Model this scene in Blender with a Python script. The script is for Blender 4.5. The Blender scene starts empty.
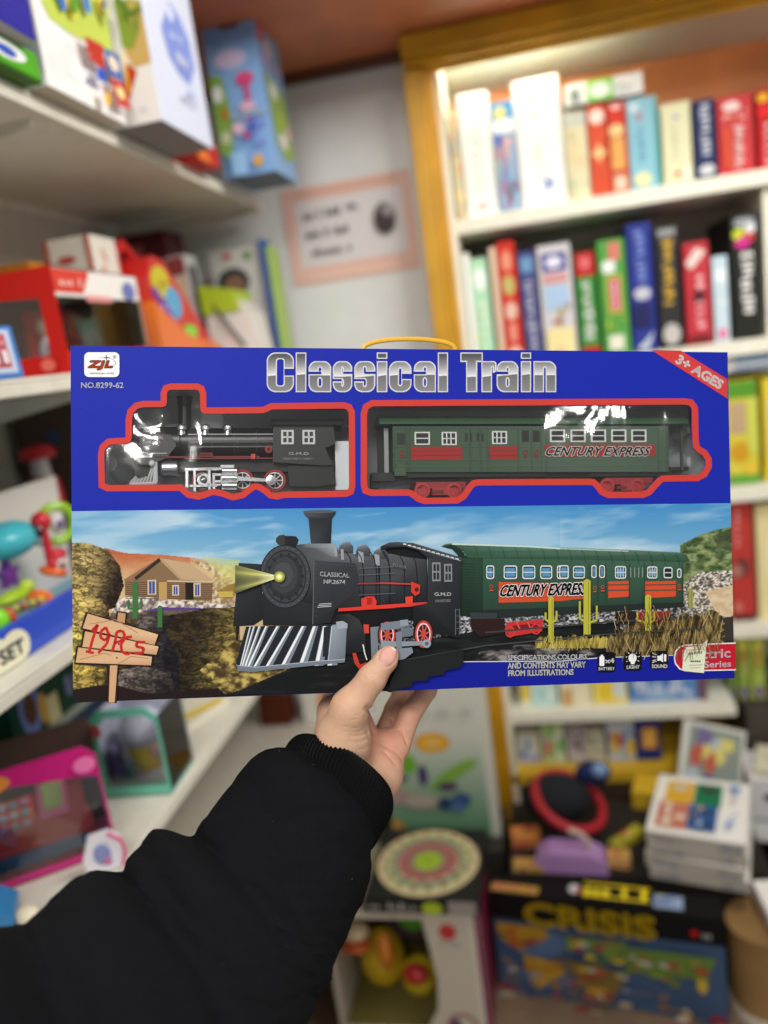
import bpy, bmesh, math, random
import numpy as np
from mathutils import Vector, Matrix, Euler
from mathutils.geometry import tessellate_polygon

SC = bpy.context.scene
COL = SC.collection
PI = math.pi

# ------------------------------------------------------------------ camera geometry (measured from the room's vanishing points)
FPX = 795.0
def nrm(v):
    v = np.array(v, float); return v/np.linalg.norm(v)
_dY = nrm((140, -185, 795)); _dX = nrm((4000, -389, -795)); _dX = nrm(_dX-_dX.dot(_dY)*_dY); _dZ = np.cross(_dX, _dY)
R = np.stack([_dX, _dY, _dZ])                      # world = R @ camera(x right, y down, z forward)
CAM = np.array([0, 0, 1.5])
def ray(px, py): return R @ np.array([(px-384)/FPX, (py-512)/FPX, 1.0])
def atY(px, py, Y): r = ray(px, py); return CAM + r*(Y/r[1])
def atX(px, py, X): r = ray(px, py); return CAM + r*(X/r[0])
def atZ(px, py, Z): r = ray(px, py); return CAM + r*((Z-1.5)/r[2])
def cam2w(p): return CAM + R @ np.array(p)

# ------------------------------------------------------------------ materials
def lin(c):
    r = []
    for v in c[:3]:
        v = max(0.0, min(1.0, v/255.0))
        r.append(v/12.92 if v <= .04045 else ((v+.055)/1.055)**2.4)
    return (r[0], r[1], r[2], 1.0)

_M = {}
def finish(name, rough=.5, metal=0., coat=0., bump=0., bscale=200., spec=.5, sheen=0., mott=0., sss=0., aniso=None):
    """a procedural material whose colour is the object's own colour attribute, mottled and bumped by noise"""
    if name in _M: return _M[name]
    m = bpy.data.materials.new(name); m.use_nodes = True
    nt = m.node_tree; N = nt.nodes; L = nt.links
    b = N['Principled BSDF']
    a = N.new('ShaderNodeAttribute'); a.attribute_name = 'Col'
    tc = N.new('ShaderNodeTexCoord')
    b.inputs['Roughness'].default_value = rough
    b.inputs['Metallic'].default_value = metal
    b.inputs['Coat Weight'].default_value = coat
    b.inputs['Coat Roughness'].default_value = .12
    b.inputs['Specular IOR Level'].default_value = spec
    if sheen: b.inputs['Sheen Weight'].default_value = sheen
    if sss:
        b.inputs['Subsurface Weight'].default_value = sss
        b.inputs['Subsurface Radius'].default_value = (.012, .004, .002)
        b.inputs['Subsurface Scale'].default_value = .5
    src = a.outputs['Color']
    if mott:
        n = N.new('ShaderNodeTexNoise'); n.inputs['Scale'].default_value = bscale*.25; n.inputs['Detail'].default_value = 4
        L.new(tc.outputs['Object'], n.inputs['Vector'])
        mr = N.new('ShaderNodeMapRange'); mr.inputs['From Min'].default_value = .3; mr.inputs['From Max'].default_value = .7
        mr.inputs['To Min'].default_value = 1-mott; mr.inputs['To Max'].default_value = 1+mott
        L.new(n.outputs['Fac'], mr.inputs['Value'])
        mx = N.new('ShaderNodeVectorMath'); mx.operation = 'SCALE'
        L.new(src, mx.inputs[0]); L.new(mr.outputs['Result'], mx.inputs['Scale'])
        src = mx.outputs['Vector']
    L.new(src, b.inputs['Base Color'])
    if bump:
        n = N.new('ShaderNodeTexNoise'); n.inputs['Scale'].default_value = bscale; n.inputs['Detail'].default_value = 3
        if aniso:
            mp = N.new('ShaderNodeMapping'); mp.inputs['Scale'].default_value = aniso
            L.new(tc.outputs['Object'], mp.inputs['Vector']); L.new(mp.outputs['Vector'], n.inputs['Vector'])
        else: L.new(tc.outputs['Object'], n.inputs['Vector'])
        bp = N.new('ShaderNodeBump'); bp.inputs['Strength'].default_value = bump; bp.inputs['Distance'].default_value = .001
        L.new(n.outputs['Fac'], bp.inputs['Height']); L.new(bp.outputs['Normal'], b.inputs['Normal'])
    _M[name] = m
    return m
def F(n):
    return {
     'card':   lambda: finish('glossy printed card', .38, coat=.25, bump=.06, bscale=300),
     'box':    lambda: finish('laminated carton board', .5, coat=.0, spec=.12, bump=.12, bscale=900, mott=.03),
     'art':    lambda: finish('printed ink', .5, coat=.0, spec=.12, bump=.05, bscale=900),
     'paint':  lambda: finish('painted board', .55, bump=.08, bscale=150, mott=.05),
     'wall':   lambda: finish('painted plaster', .8, bump=.25, bscale=60, mott=.03),
     'wood':   lambda: finish('stained wood', .5, bump=.2, bscale=25, mott=.22, aniso=(1, 12, 12)),
     'floor':  lambda: finish('wooden floor boards', .45, bump=.2, bscale=30, mott=.2, aniso=(1, 12, 1)),
     'plastic':lambda: finish('moulded plastic', .3, bump=.02, bscale=200),
     'matte':  lambda: finish('matte plastic', .55, bump=.05, bscale=500),
     'chrome': lambda: finish('chromed plastic', .22, metal=.9, bump=.05, bscale=300),
     'cloth':  lambda: finish('black fleece jersey', .95, bump=.7, bscale=1500, spec=.10, mott=.12),
     'rib':    lambda: finish('rib knit', .95, bump=.5, bscale=1800, spec=.12, sheen=.05),
     'skin':   lambda: finish('skin', .52, bump=.22, bscale=900, spec=.35, mott=.04, sss=.12),
     'paper':  lambda: finish('plain paper', .8, bump=.1, bscale=400),
    }[n]()

def mat_film(name='clear packaging film', wr=.55, scale=28.):
    if name in _M: return _M[name]
    m = bpy.data.materials.new(name); m.use_nodes = True
    nt = m.node_tree; N = nt.nodes; L = nt.links
    for x in list(N): N.remove(x)
    o = N.new('ShaderNodeOutputMaterial'); mix = N.new('ShaderNodeMixShader')
    t = N.new('ShaderNodeBsdfTransparent'); t.inputs['Color'].default_value = (.93, .94, .94, 1)
    g = N.new('ShaderNodeBsdfGlossy'); g.inputs['Roughness'].default_value = .05
    fr = N.new('ShaderNodeFresnel'); fr.inputs['IOR'].default_value = 1.5
    tc = N.new('ShaderNodeTexCoord'); n = N.new('ShaderNodeTexNoise')
    mp = N.new('ShaderNodeMapping'); mp.inputs['Scale'].default_value = (1.0, 1, .45); mp.inputs['Rotation'].default_value = (0, .5, 0)
    n.inputs['Scale'].default_value = scale; n.inputs['Detail'].default_value = 2.5; n.inputs['Distortion'].default_value = 1.2
    bp = N.new('ShaderNodeBump'); bp.inputs['Strength'].default_value = wr; bp.inputs['Distance'].default_value = .0012
    L.new(tc.outputs['Object'], mp.inputs['Vector']); L.new(mp.outputs['Vector'], n.inputs['Vector']); L.new(n.outputs['Fac'], bp.inputs['Height'])
    L.new(bp.outputs['Normal'], g.inputs['Normal']); L.new(bp.outputs['Normal'], fr.inputs['Normal'])
    mul = N.new('ShaderNodeMath'); mul.operation = 'MULTIPLY_ADD'; mul.inputs[1].default_value = 1.2; mul.inputs[2].default_value = .01; mul.use_clamp = True
    L.new(fr.outputs['Fac'], mul.inputs[0]); L.new(mul.outputs[0], mix.inputs['Fac'])
    L.new(t.outputs[0], mix.inputs[1]); L.new(g.outputs[0], mix.inputs[2]); L.new(mix.outputs[0], o.inputs['Surface'])
    _M[name] = m
    return m
def mat_emit(name, col, s):
    m = bpy.data.materials.new(name); m.use_nodes = True
    b = m.node_tree.nodes['Principled BSDF']; b.inputs['Emission Color'].default_value = lin(col); b.inputs['Emission Strength'].default_value = s
    return m

# ------------------------------------------------------------------ mesh collector
class MB:
    def __init__(s, off=(0, 0, 0)):
        s.v = []; s.f = []; s.c = []; s.off = np.array(off, float); s.col = (200, 200, 200)
    def add(s, verts, faces, col=None, cols=None):
        b = len(s.v)
        s.v += [tuple(np.array(p, float)-s.off) for p in verts]
        c = lin(col or s.col)
        for f in faces:
            s.f.append([i+b for i in f])
            s.c.append([lin(cols[i]) for i in f] if cols else c)
    def box(s, x0, y0, z0, x1, y1, z1, col=None, M=None):
        P = [(x0,y0,z0),(x1,y0,z0),(x1,y1,z0),(x0,y1,z0),(x0,y0,z1),(x1,y0,z1),(x1,y1,z1),(x0,y1,z1)]
        if M is not None: P = [tuple(M @ Vector(p)) for p in P]
        s.add(P, [(0,3,2,1),(4,5,6,7),(0,1,5,4),(1,2,6,5),(2,3,7,6),(3,0,4,7)], col)
    def tube(s, pts, rad, n=10, col=None, caps=True, sq=None):
        pts = [np.array(p, float) for p in pts]
        if not hasattr(rad, '__len__'): rad = [rad]*len(pts)
        V = []; Fc = []
        t0 = nrm(pts[1]-pts[0]); a = np.array((0, 0, 1.)) if abs(t0[2]) < .9 else np.array((1., 0, 0))
        u = nrm(np.cross(t0, a))
        for i, p in enumerate(pts):
            t = nrm(pts[min(i+1, len(pts)-1)]-pts[max(i-1, 0)])
            u = nrm(u-u.dot(t)*t); w = np.cross(t, u)
            for k in range(n):
                an = 2*PI*k/n
                V.append(p+rad[i]*(math.cos(an)*u+math.sin(an)*w*(sq or 1)))
        for i in range(len(pts)-1):
            for k in range(n):
                Fc.append((i*n+k, i*n+(k+1) % n, (i+1)*n+(k+1) % n, (i+1)*n+k))
        if caps: Fc.append(tuple(range(n-1, -1, -1))); Fc.append(tuple((len(pts)-1)*n+k for k in range(n)))
        s.add(V, Fc, col)
    def lathe(s, base, axis, prof, n=20, col=None, cols=None, start=None):
        """prof: (distance along axis, radius)"""
        base = np.array(base, float); ax = nrm(axis); a = np.array((0, 0, 1.)) if abs(ax[2]) < .9 else np.array((1., 0, 0))
        u = nrm(np.cross(ax, a)); w = np.cross(ax, u)
        for j in range(len(prof)-1):
            V = []
            for (d, r) in (prof[j], prof[j+1]):
                for k in range(n):
                    an = 2*PI*k/n; V.append(base+ax*d+max(r, 1e-5)*(math.cos(an)*u+math.sin(an)*w))
            s.add(V, [(k, (k+1) % n, n+(k+1) % n, n+k) for k in range(n)], (cols[j] if cols else col))
    def ball(s, c, r, col=None, n=14, m=9, M=None):
        if not hasattr(r, '__len__'): r = (r, r, r)
        V = []; Fc = []
        for i in range(m+1):
            th = PI*i/m
            for k in range(n):
                ph = 2*PI*k/n
                p = Vector((r[0]*math.sin(th)*math.cos(ph), r[1]*math.sin(th)*math.sin(ph), r[2]*math.cos(th)))
                if M is not None: p = M @ p
                V.append((c[0]+p[0], c[1]+p[1], c[2]+p[2]))
        for i in range(m):
            for k in range(n): Fc.append((i*n+k, (i+1)*n+k, (i+1)*n+(k+1) % n, i*n+(k+1) % n))
        s.add(V, Fc, col)
    def torus(s, c, R0, r, axis=(0, 0, 1), n=28, m=8, col=None, a0=0, a1=2*PI, sx=1.0):
        ax = nrm(axis); a = np.array((0, 0, 1.)) if abs(ax[2]) < .9 else np.array((1., 0, 0))
        u = nrm(np.cross(ax, a)); w = np.cross(ax, u)
        full = abs(a1-a0-2*PI) < 1e-6; k_ = n if full else n+1
        V = []; Fc = []
        for i in range(k_):
            an = a0+(a1-a0)*i/n; d = math.cos(an)*u*sx+math.sin(an)*w; dn = nrm(d)
            for j in range(m):
                b = 2*PI*j/m; V.append(np.array(c)+d*R0+r*(math.cos(b)*dn+math.sin(b)*ax))
        for i in range(n):
            for j in range(m):
                i2 = (i+1) % k_; Fc.append((i*m+j, i2*m+j, i2*m+(j+1) % m, i*m+(j+1) % m))
        s.add(V, Fc, col)
    def prism(s, pts, fr, d0, d1, col=None, holes=(), side=None):
        """pts: 2-D outline placed by fr(x, y, depth) and given thickness d0..d1"""
        loops = [list(pts)]+[list(h) for h in holes]
        flat = [p for l in loops for p in l]; n = len(flat)
        tris = tessellate_polygon([[Vector((p[0]*1000, p[1]*1000, 0)) for p in l] for l in loops])
        V = [fr(p[0], p[1], d0) for p in flat]+[fr(p[0], p[1], d1) for p in flat]
        Fc = [tuple(t) for t in tris]+[tuple(n+i for i in reversed(t)) for t in tris]
        s.add(V, Fc, col)
        b = 0; S = []
        for l in loops:
            k = len(l)
            for i in range(k): S.append((b+i, b+(i+1) % k, n+b+(i+1) % k, n+b+i))
            b += k
        s.add(V, S, side or col)
    def build(s, name, fin='matte', parent=None, smooth=False, bevel=0., fix=True, matrix=None):
        me = bpy.data.meshes.new(name)
        me.from_pydata([tuple(map(float, v)) for v in s.v], [], s.f)
        ca = me.color_attributes.new('Col', 'FLOAT_COLOR', 'CORNER')
        out = np.empty((len(me.loops), 4), dtype=np.float32); i = 0
        for f, c in zip(s.f, s.c):
            k = len(f)
            out[i:i+k] = c; i += k
        ca.data.foreach_set('color', out.ravel())
        if fix:
            bm = bmesh.new(); bm.from_mesh(me); bmesh.ops.recalc_face_normals(bm, faces=bm.faces); bm.to_mesh(me); bm.free()
        o = bpy.data.objects.new(name, me); COL.objects.link(o)
        me.materials.append(F(fin) if isinstance(fin, str) else fin)
        if smooth:
            me.polygons.foreach_set('use_smooth', [True]*len(me.polygons))
            try: me.set_sharp_from_angle(angle=math.radians(38))
            except Exception: pass
        if bevel:
            b = o.modifiers.new('edge', 'BEVEL'); b.width = bevel; b.segments = 2; b.limit_method = 'ANGLE'
        if parent is not None: o.parent = parent
        if matrix is not None: o.matrix_world = matrix
        return o

def empty(name, M=None):
    o = bpy.data.objects.new(name, None); COL.objects.link(o); o.empty_display_size = .05
    if M is not None: o.matrix_world = M
    return o
def tag(o, label, cat, group=None):
    o['label'] = label; o['category'] = cat
    if group: o['group'] = group
    return o
def struct(o): o['kind'] = 'structure'; return o

# ------------------------------------------------------------------ printing on faces
_T = {}
def glyphs(s, off=0.0, res=3):
    k = (s, off)
    if k in _T: return _T[k]
    cu = bpy.data.curves.new('tmp', 'FONT'); cu.body = s; cu.offset = off; cu.resolution_u = res; cu.fill_mode = 'FRONT'
    o = bpy.data.objects.new('tmp', cu); COL.objects.link(o)
    me = bpy.data.meshes.new_from_object(o.evaluated_get(bpy.context.evaluated_depsgraph_get()))
    me.calc_loop_triangles()
    V = [(v.co.x, v.co.y) for v in me.vertices]; T = [tuple(t.vertices) for t in me.loop_triangles]
    bpy.data.objects.remove(o); bpy.data.curves.remove(cu); bpy.data.meshes.remove(me)
    _T[k] = (V, T); return _T[k]

class Art:
    """flat print on a face: frame O + x*U + y*V, each further shape a hair further out along N"""
    def __init__(s, O, U, V, N, w=1., h=1., eps=.00004, mb=None):
        s.O, s.U, s.V, s.N = [np.array(a, float) for a in (O, U, V, N)]
        s.w, s.h, s.eps = w, h, eps; s.k = 1; s.mb = mb or MB()
    def P(s, x, y):
        if s.w != 1 or s.h != 1: x = min(.997, max(.003, x)); y = min(.997, max(.003, y))
        return s.O+s.U*x*s.w+s.V*y*s.h+s.N*s.eps*s.k
    def poly(s, pts, c, cols=None):
        tris = tessellate_polygon([[Vector((p[0]*s.w*1000, p[1]*s.h*1000, 0)) for p in pts]])
        if c is None and cols is None: return
        s.mb.add([s.P(*p) for p in pts], [tuple(t) for t in tris], c, cols); s.k += 1
    def rect(s, x0, y0, x1, y1, c, cols=None): 
        s.mb.add([s.P(x0, y0), s.P(x1, y0), s.P(x1, y1), s.P(x0, y1)], [(0, 1, 2, 3)], c, cols); s.k += 1
    def ell(s, cx, cy, rx, ry, c, n=20, rot=0, a0=0, a1=2*PI):
        pts = []
        for i in range(n):
            a = a0+(a1-a0)*i/n
            x, y = rx*math.cos(a), ry*math.sin(a)
            pts.append((cx+x*math.cos(rot)-y*math.sin(rot), cy+x*math.sin(rot)+y*math.cos(rot)))
        s.poly(pts, c)
    def ring(s, cx, cy, rx, ry, t, c, n=28):
        V = []; 
        for i in range(n):
            a = 2*PI*i/n; V += [s.P(cx+rx*math.cos(a), cy+ry*math.sin(a)), s.P(cx+(rx-t)*math.cos(a), cy+(ry-t*ry/rx)*math.sin(a))]
        s.mb.add(V, [(2*i, 2*((i+1) % n), 2*((i+1) % n)+1, 2*i+1) for i in range(n)], c); s.k += 1
    def line(s, pts, wd, c):
        V = []; Fc = []
        for i in range(len(pts)-1):
            a = np.array(pts[i], float); b = np.array(pts[i+1], float); d = b-a; L = math.hypot(*d)
            if L < 1e-9: continue
            n_ = np.array((-d[1], d[0]))/L*wd/2
            k = len(V); V += [s.P(*(a+n_)), s.P(*(b+n_)), s.P(*(b-n_)), s.P(*(a-n_))]; Fc.append((k, k+1, k+2, k+3))
        s.mb.add(V, Fc, c); s.k += 1
    def text(s, t, quad, c, off=0., shear=0.):
        """text fitted in quad (bl, br, tr, tl) of the face's coordinates"""
        V, T = glyphs(t, 0.)
        xs = [p[0] for p in V]; ys = [p[1] for p in V]; x0, x1, y0, y1 = min(xs), max(xs), min(ys), max(ys)
        bl, br, tr, tl = [np.array(q, float) for q in quad]
        def mp(p, dx, dy):
            u = (p[0]+dx-x0)/(x1-x0); v = (p[1]+dy-y0)/(y1-y0); u += shear*(v-.5)
            q = bl*(1-u)*(1-v)+br*u*(1-v)+tr*u*v+tl*(1-u)*v
            return s.P(q[0], q[1])
        # weight: the same strokes laid again a little to every side (kept equal on the print, not on the em square)
        hx = np.linalg.norm((br-bl)*np.array((s.w, s.h)))/(x1-x0); hy = np.linalg.norm((tl-bl)*np.array((s.w, s.h)))/(y1-y0); g = off*2.2*(y1-y0)*hy
        sh = [(0, 0)]+([(g*math.cos(k*PI/4)/hx, g*math.sin(k*PI/4)/hy) for k in range(8)] if off else [])
        for dx, dy in sh: s.mb.add([mp(p, dx, dy) for p in V], T, c)
        s.k += 1
    def scrawl(s, x0, y0, x1, y1, c, seed=0, n=9):
        """marks where the photograph's lettering is too soft to read"""
        r = random.Random(seed); w = (x1-x0)/n
        for i in range(n):
            if r.random() < .12: continue
            a = x0+i*w; hh = (y1-y0)*(1 if r.random() < .3 else .68)
            if r.random() < .5: s.ell(a+w*.42, y0+hh*.5, w*.38, hh*.5, c, 8)
            else: s.rect(a+w*.1, y0, a+w*.1+w*r.uniform(.3, .7), y0+hh, c)
    def deco(s, x0, y0, x1, y1, pal, n, seed=0, sz=.3):
        r = random.Random(seed)
        for i in range(n):
            rx = (x1-x0)*sz*r.uniform(.25, .6); ry = (y1-y0)*sz*r.uniform(.25, .6)
            cx = r.uniform(x0+rx, x1-rx); cy = r.uniform(y0+ry, y1-ry); c = r.choice(pal); q = r.random()
            if q < .5: s.ell(cx, cy, rx, ry, c, 12, r.uniform(0, 3))
            elif q < .8:
                k = r.randint(4, 7); s.poly([(cx+rx*r.uniform(.5, 1)*math.cos(2*PI*i_/k), cy+ry*r.uniform(.5, 1)*math.sin(2*PI*i_/k)) for i_ in range(k)], c)
            else: s.rect(cx-rx, cy-ry*.5, cx+rx, cy+ry*.5, c)
    def run(s, ops):
        for o in ops:
            getattr(s, {'r': 'rect', 'e': 'ell', 'p': 'poly', 'l': 'line', 'o': 'ring', 's': 'scrawl', 'd': 'deco', 't': 'text'}[o[0]])(*o[1:])

def face(kind, w, d, h, eps=.0003):
    x, y = w/2, d/2
    return {'front': Art((-x, -y, 0), (1, 0, 0), (0, 0, 1), (0, -1, 0), w, h, eps),
            'right': Art((x, -y, 0), (0, 1, 0), (0, 0, 1), (1, 0, 0), d, h, eps),
            'left': Art((-x, y, 0), (0, -1, 0), (0, 0, 1), (-1, 0, 0), d, h, eps),
            'top': Art((-x, -y, h), (1, 0, 0), (0, 1, 0), (0, 0, 1), w, d, eps)}[kind]

def place(o, loc, rot=(0, 0, 0)):
    o.location = (float(loc[0]), float(loc[1]), float(loc[2])+.0008); o.rotation_euler = rot; return o

def carton(name, label, cat, loc, size, base, arts=None, rot=(0, 0, 0), group=None, sides=None, bev=.0015, eps=.0003, fin='box'):
    """a closed printed carton standing on its base centre; arts: face -> list of print shapes in 0..1"""
    w, d, h = size
    b = MB(); b.box(-w/2, -d/2, 0, w/2, d/2, h, base)
    if sides:
        for k, c in sides.items():
            i = {'bottom': 0, 'top': 1, 'front': 2, 'right': 3, 'back': 4, 'left': 5}[k]; b.c[i] = lin(c)
    o = b.build(name, fin, bevel=bev)
    for k, ops in (arts or {}).items():
        a = face(k, w, d, h, eps); a.k = 2; a.run(ops)
        a.mb.build('printed_panel', 'art', o, fix=False)
    place(o, loc, rot); tag(o, label, cat, group)
    return o
# ================================================================== the train-set box held up in the middle
BW, BH, BD = .48, .246, .062
_u = nrm((.477, -.006, .052)); _v = np.array((.003, .246, -.004)); _n = nrm(np.cross(_u, _v)); _v = np.cross(_n, _u)
_o = np.array((-.217, -.115, .55))
BO = _o+_u*BW/2+_v*BH                         # bottom centre of the front face, camera frame
def box_matrix():
    W = R @ np.stack([_u, _n, -_v], axis=1); p = cam2w(BO)
    return Matrix(((W[0,0], W[0,1], W[0,2], p[0]), (W[1,0], W[1,1], W[1,2], p[1]), (W[2,0], W[2,1], W[2,2], p[2]), (0, 0, 0, 1)))
BM = box_matrix()
def bp(px, py, d=0.):
    """photo measurement -> (x, z) on the plane at depth d behind the box's front face"""
    r = np.array([(px-384)/FPX, (py-512)/FPX, 1.0]); c = BO+_n*d
    t = c.dot(_n)/r.dot(_n); q = r*t-BO
    return (q.dot(_u), -q.dot(_v))
def zc(ox, oy, s): return lambda x, y: (ox+x/s, oy+y/s)
A_ = zc(65, 340, 5.12); B_ = zc(200, 340, 4.8); C_ = zc(350, 340, 3.84); D_ = zc(540, 340, 3.84)
E_ = zc(65, 500, 4.518); G_ = zc(225, 500, 4.518); H_ = zc(380, 520, 4.042); I_ = zc(560, 520, 4.267)

BLUE = (24, 40, 166)
hole1 = [(105,483.5),(104.3,455),(105.5,449),(110,444.8),(127,443.7),(131,441.5),(132,437),(132,420),(133.5,413),(138,408.6),(144,407.2),(162,407.2),(165.8,406),(167,402),(167,393.5),(168.3,390.7),(171.4,389.8),(196.5,389.8),(199,391),(200,394),(200.2,409),(202,412.5),(206,413.8),(262,413.3),(266,412.4),(271.9,409.5),(343,408.6),(347,409.8),(348.6,413),(349,486),(348,489.4),(345,490.6),(283,491.7),(277,493.2),(272,492.4),(266.7,488),(261,484.4),(256,483.2),(252,484),(246.9,487.8),(241.7,492),(233.3,494),(223,490.4),(212.5,488.5),(204,491.7),(198,493.3),(190,491.8),(182,484.6),(108,485)]
hole2 = [(367,484),(367,414),(368.5,409),(373,406.4),(684,404.6),(689,405.4),(691.6,409),(692.3,441),(693.5,448),(697,452.2),(702,455),(705.2,460),(705.4,466),(702,472),(696.3,474.9),(663,475.4),(658.5,477),(653,483),(647,489.6),(642,491.6),(609,491.8),(604,489.5),(599,483),(595,479.4),(590,478.7),(478,479.2),(472,480.4),(467.5,485),(461.5,494),(456,497.3),(425,497.8),(420,496),(412.5,490.4),(408,489.4),(372,489.7),(368,488.3)]
def offs(pts, d):
    n = len(pts); P = [np.array(p, float) for p in pts]; out = []
    area = sum(P[i][0]*P[(i+1) % n][1]-P[(i+1) % n][0]*P[i][1] for i in range(n)); sg = 1 if area > 0 else -1
    for i in range(n):
        a = nrm(P[i]-P[i-1]); b = nrm(P[(i+1) % n]-P[i])
        na = np.array((a[1], -a[0]))*sg; nb = np.array((b[1], -b[0]))*sg; m = nrm(na+nb)
        out.append(P[i]+m*d/max(.55, m.dot(na)))
    return out

box = empty('toy_train_box', BM)
tag(box, 'large blue train set box with two clear windows, held up by a hand', 'toy box')
fr3 = lambda x, y, d: (x, d, y)
H1 = [bp(*p) for p in hole1]; H2 = [bp(*p) for p in hole2]
b = MB(); hw = BW/2
b.prism([(-hw, 0), (hw, 0), (hw, BH), (-hw, BH)], fr3, 0, .0008, BLUE, holes=[H1, H2])
t = .0012
b.box(-hw, .0008, 0, -hw+t, BD, BH, BLUE); b.box(hw-t, .0008, 0, hw, BD, BH, BLUE)
b.box(-hw+t, .0008, 0, hw-t, BD, t, (24, 30, 120)); b.box(-hw+t, .0008, BH-t, hw-t, BD, BH, BLUE)
b.box(-hw+t, BD-t, t, hw-t, BD, BH-t, (240, 240, 240))
b.build('carton', 'box', box)
# red borders round the windows
b = MB()
for h in (hole1, hole2):
    b.prism([bp(*p) for p in offs(h, 6.3)], fr3, -.00025, 0, (200, 64, 56), holes=[[bp(*p) for p in h]])
b.build('red_window_border', 'art', box)
# white vacuum-formed tray behind the windows
b = MB()
for h, dp in ((hole1, .05), (hole2, .05)):
    o1 = [bp(*p) for p in offs(h, 2)]; x0 = min(p[0] for p in o1)-.002; x1 = max(p[0] for p in o1)+.002; z0 = min(p[1] for p in o1)-.001; z1 = max(p[1] for p in o1)+.001
    TR = (186, 188, 192)
    b.box(x0, dp, z0, x1, dp+.001, z1, TR); b.box(x0, .003, z0, x0+.001, dp, z1, TR); b.box(x1-.001, .003, z0, x1, dp, z1, TR)
    b.box(x0, .003, z0-.001, x1, dp, z0, TR); b.box(x0, .003, z1, x1, dp, z1+.001, TR)
# moulded pillars of the tray beside the coach and behind the tender
for (px, py, r, c) in ((690, 430, .0045, (215, 218, 222)), (691, 462, .0065, (205, 208, 214))):
    x, z = bp(px, py, .03); b.lathe((x, .048, z), (0, -1, 0), [(0, r*1.5), (.012, r), (.02, r*.7), (.021, 0)], 20, c)
x, z = bp(342, 470, .04); b.box(x-.006, .02, z-.016, x+.008, .05, z+.02, (225, 228, 232))
x, z = bp(112, 465, .04); b.lathe((x, .05, z), (0, -1, 0), [(0, .016), (.012, .012), (.026, .007), (.027, 0)], 24, (170, 172, 176))
b.build('inner_tray', 'plastic', box, smooth=True)
# clear film
for h in (hole1, hole2):
    pts = [bp(*p) for p in offs(h, 1.5)]; x0 = min(p[0] for p in pts); x1 = max(p[0] for p in pts); z0 = min(p[1] for p in pts); z1 = max(p[1] for p in pts)
    nx, nz = 90, 34; V = []; Fc = []; rr = random.Random(5)
    wv = [(rr.uniform(60, 260), rr.uniform(-90, 90), rr.uniform(0, 6), rr.uniform(.00002, .00007)) for _ in range(7)]
    for j in range(nz+1):
        for i in range(nx+1):
            x = x0+(x1-x0)*i/nx; z = z0+(z1-z0)*j/nz
            e = min(i, nx-i, j, nz-j); y = .0022+min(1, e/3)*sum(a*math.sin(f*x+g*z+p) for f, g, p, a in wv)
            V.append((x, y, z))
    Fc = [(j*(nx+1)+i, j*(nx+1)+i+1, (j+1)*(nx+1)+i+1, (j+1)*(nx+1)+i) for j in range(nz) for i in range(nx)]
    m = MB(); m.add(V, Fc, (255, 255, 255)); m.build('clear_window_film', mat_film(), box, smooth=True)
# yellow handle
b = MB(); hp = []
for i in range(25):
    a = PI*i/24; x0, z0 = bp(409-46*math.cos(a), 350-11*math.sin(a)**.8, .03); hp.append((x0, .03, z0 if 0 < i < 24 else BH-.004))
b.tube(hp, .0011, 8, (236, 182, 40), sq=1.6)
b.build('carry_handle', 'plastic', box, smooth=True)

# ------------------------------------------------------------------ printed front (in photo measurements on the face)
def front_art(e0=.0003, eps=.00002):
    a = Art((0, -e0, 0), (1, 0, 0), (0, 0, 1), (0, -1, 0), 1, 1, eps); return a
def T4(f, x0, y0, x1, y1, dy=0.): return [bp(*f(x0, y1)), bp(*f(x1, y1+dy)), bp(*f(x1, y0+dy)), bp(*f(x0, y0))]
def pl(f, pts): return [bp(*f(*p)) for p in pts]
PX = bp(401, 500)[0]-bp(400, 500)[0]
I0 = lambda x, y: (x, y)

a = front_art()
def rrect(f, x0, y0, x1, y1, r, n=5):
    P = []
    for cx, cy, s0 in ((x1-r, y0+r, -PI/2), (x1-r, y1-r, 0), (x0+r, y1-r, PI/2), (x0+r, y0+r, PI)):
        for i in range(n+1): an = s0+PI/2*i/n; P.append((cx+r*math.cos(an), cy+r*math.sin(an)))
    return pl(f, P)
a.poly(rrect(A_, 96, 60, 282, 194, 26), (20, 22, 60)); a.poly(rrect(A_, 99, 63, 279, 190, 24), (240, 240, 246))
a.k += 1
cx, cy = bp(*A_(190, 118)); a.ring(cx, cy, 66/5.12*PX, 28/5.12*PX, .5*PX, (90, 90, 110))
a.rect(*bp(*A_(118, 152)), *bp(*A_(170, 88)), (240, 240, 246))
zq = [bp(*A_(*p)) for p in ((122, 152), (246, 152), (246, 108), (122, 108))]
a.text('ZJL', zq, (90, 30, 20), .05, .12); a.text('ZJL', zq, (222, 92, 44), .016, .12)
a.line(pl(A_, [(213, 78), (213, 104)]), .8*PX, (60, 60, 80)); a.line(pl(A_, [(198, 91), (228, 91)]), .8*PX, (60, 60, 80))
a.text('ZHONG JIN LONG', T4(A_, 128, 168, 250, 177), (40, 40, 60), .01)
cx, cy = bp(*A_(255, 88)); a.ring(cx, cy, 1.5*PX, 1.5*PX, .35*PX, (40, 40, 60)); a.text('R', T4(A_, 252, 84, 258, 92), (40, 40, 60))
a.text('NO.8299-62', T4(A_, 84, 218, 300, 246), (235, 235, 245), .012)
a.mb.build('maker_logo', 'art', box, fix=False)
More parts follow.
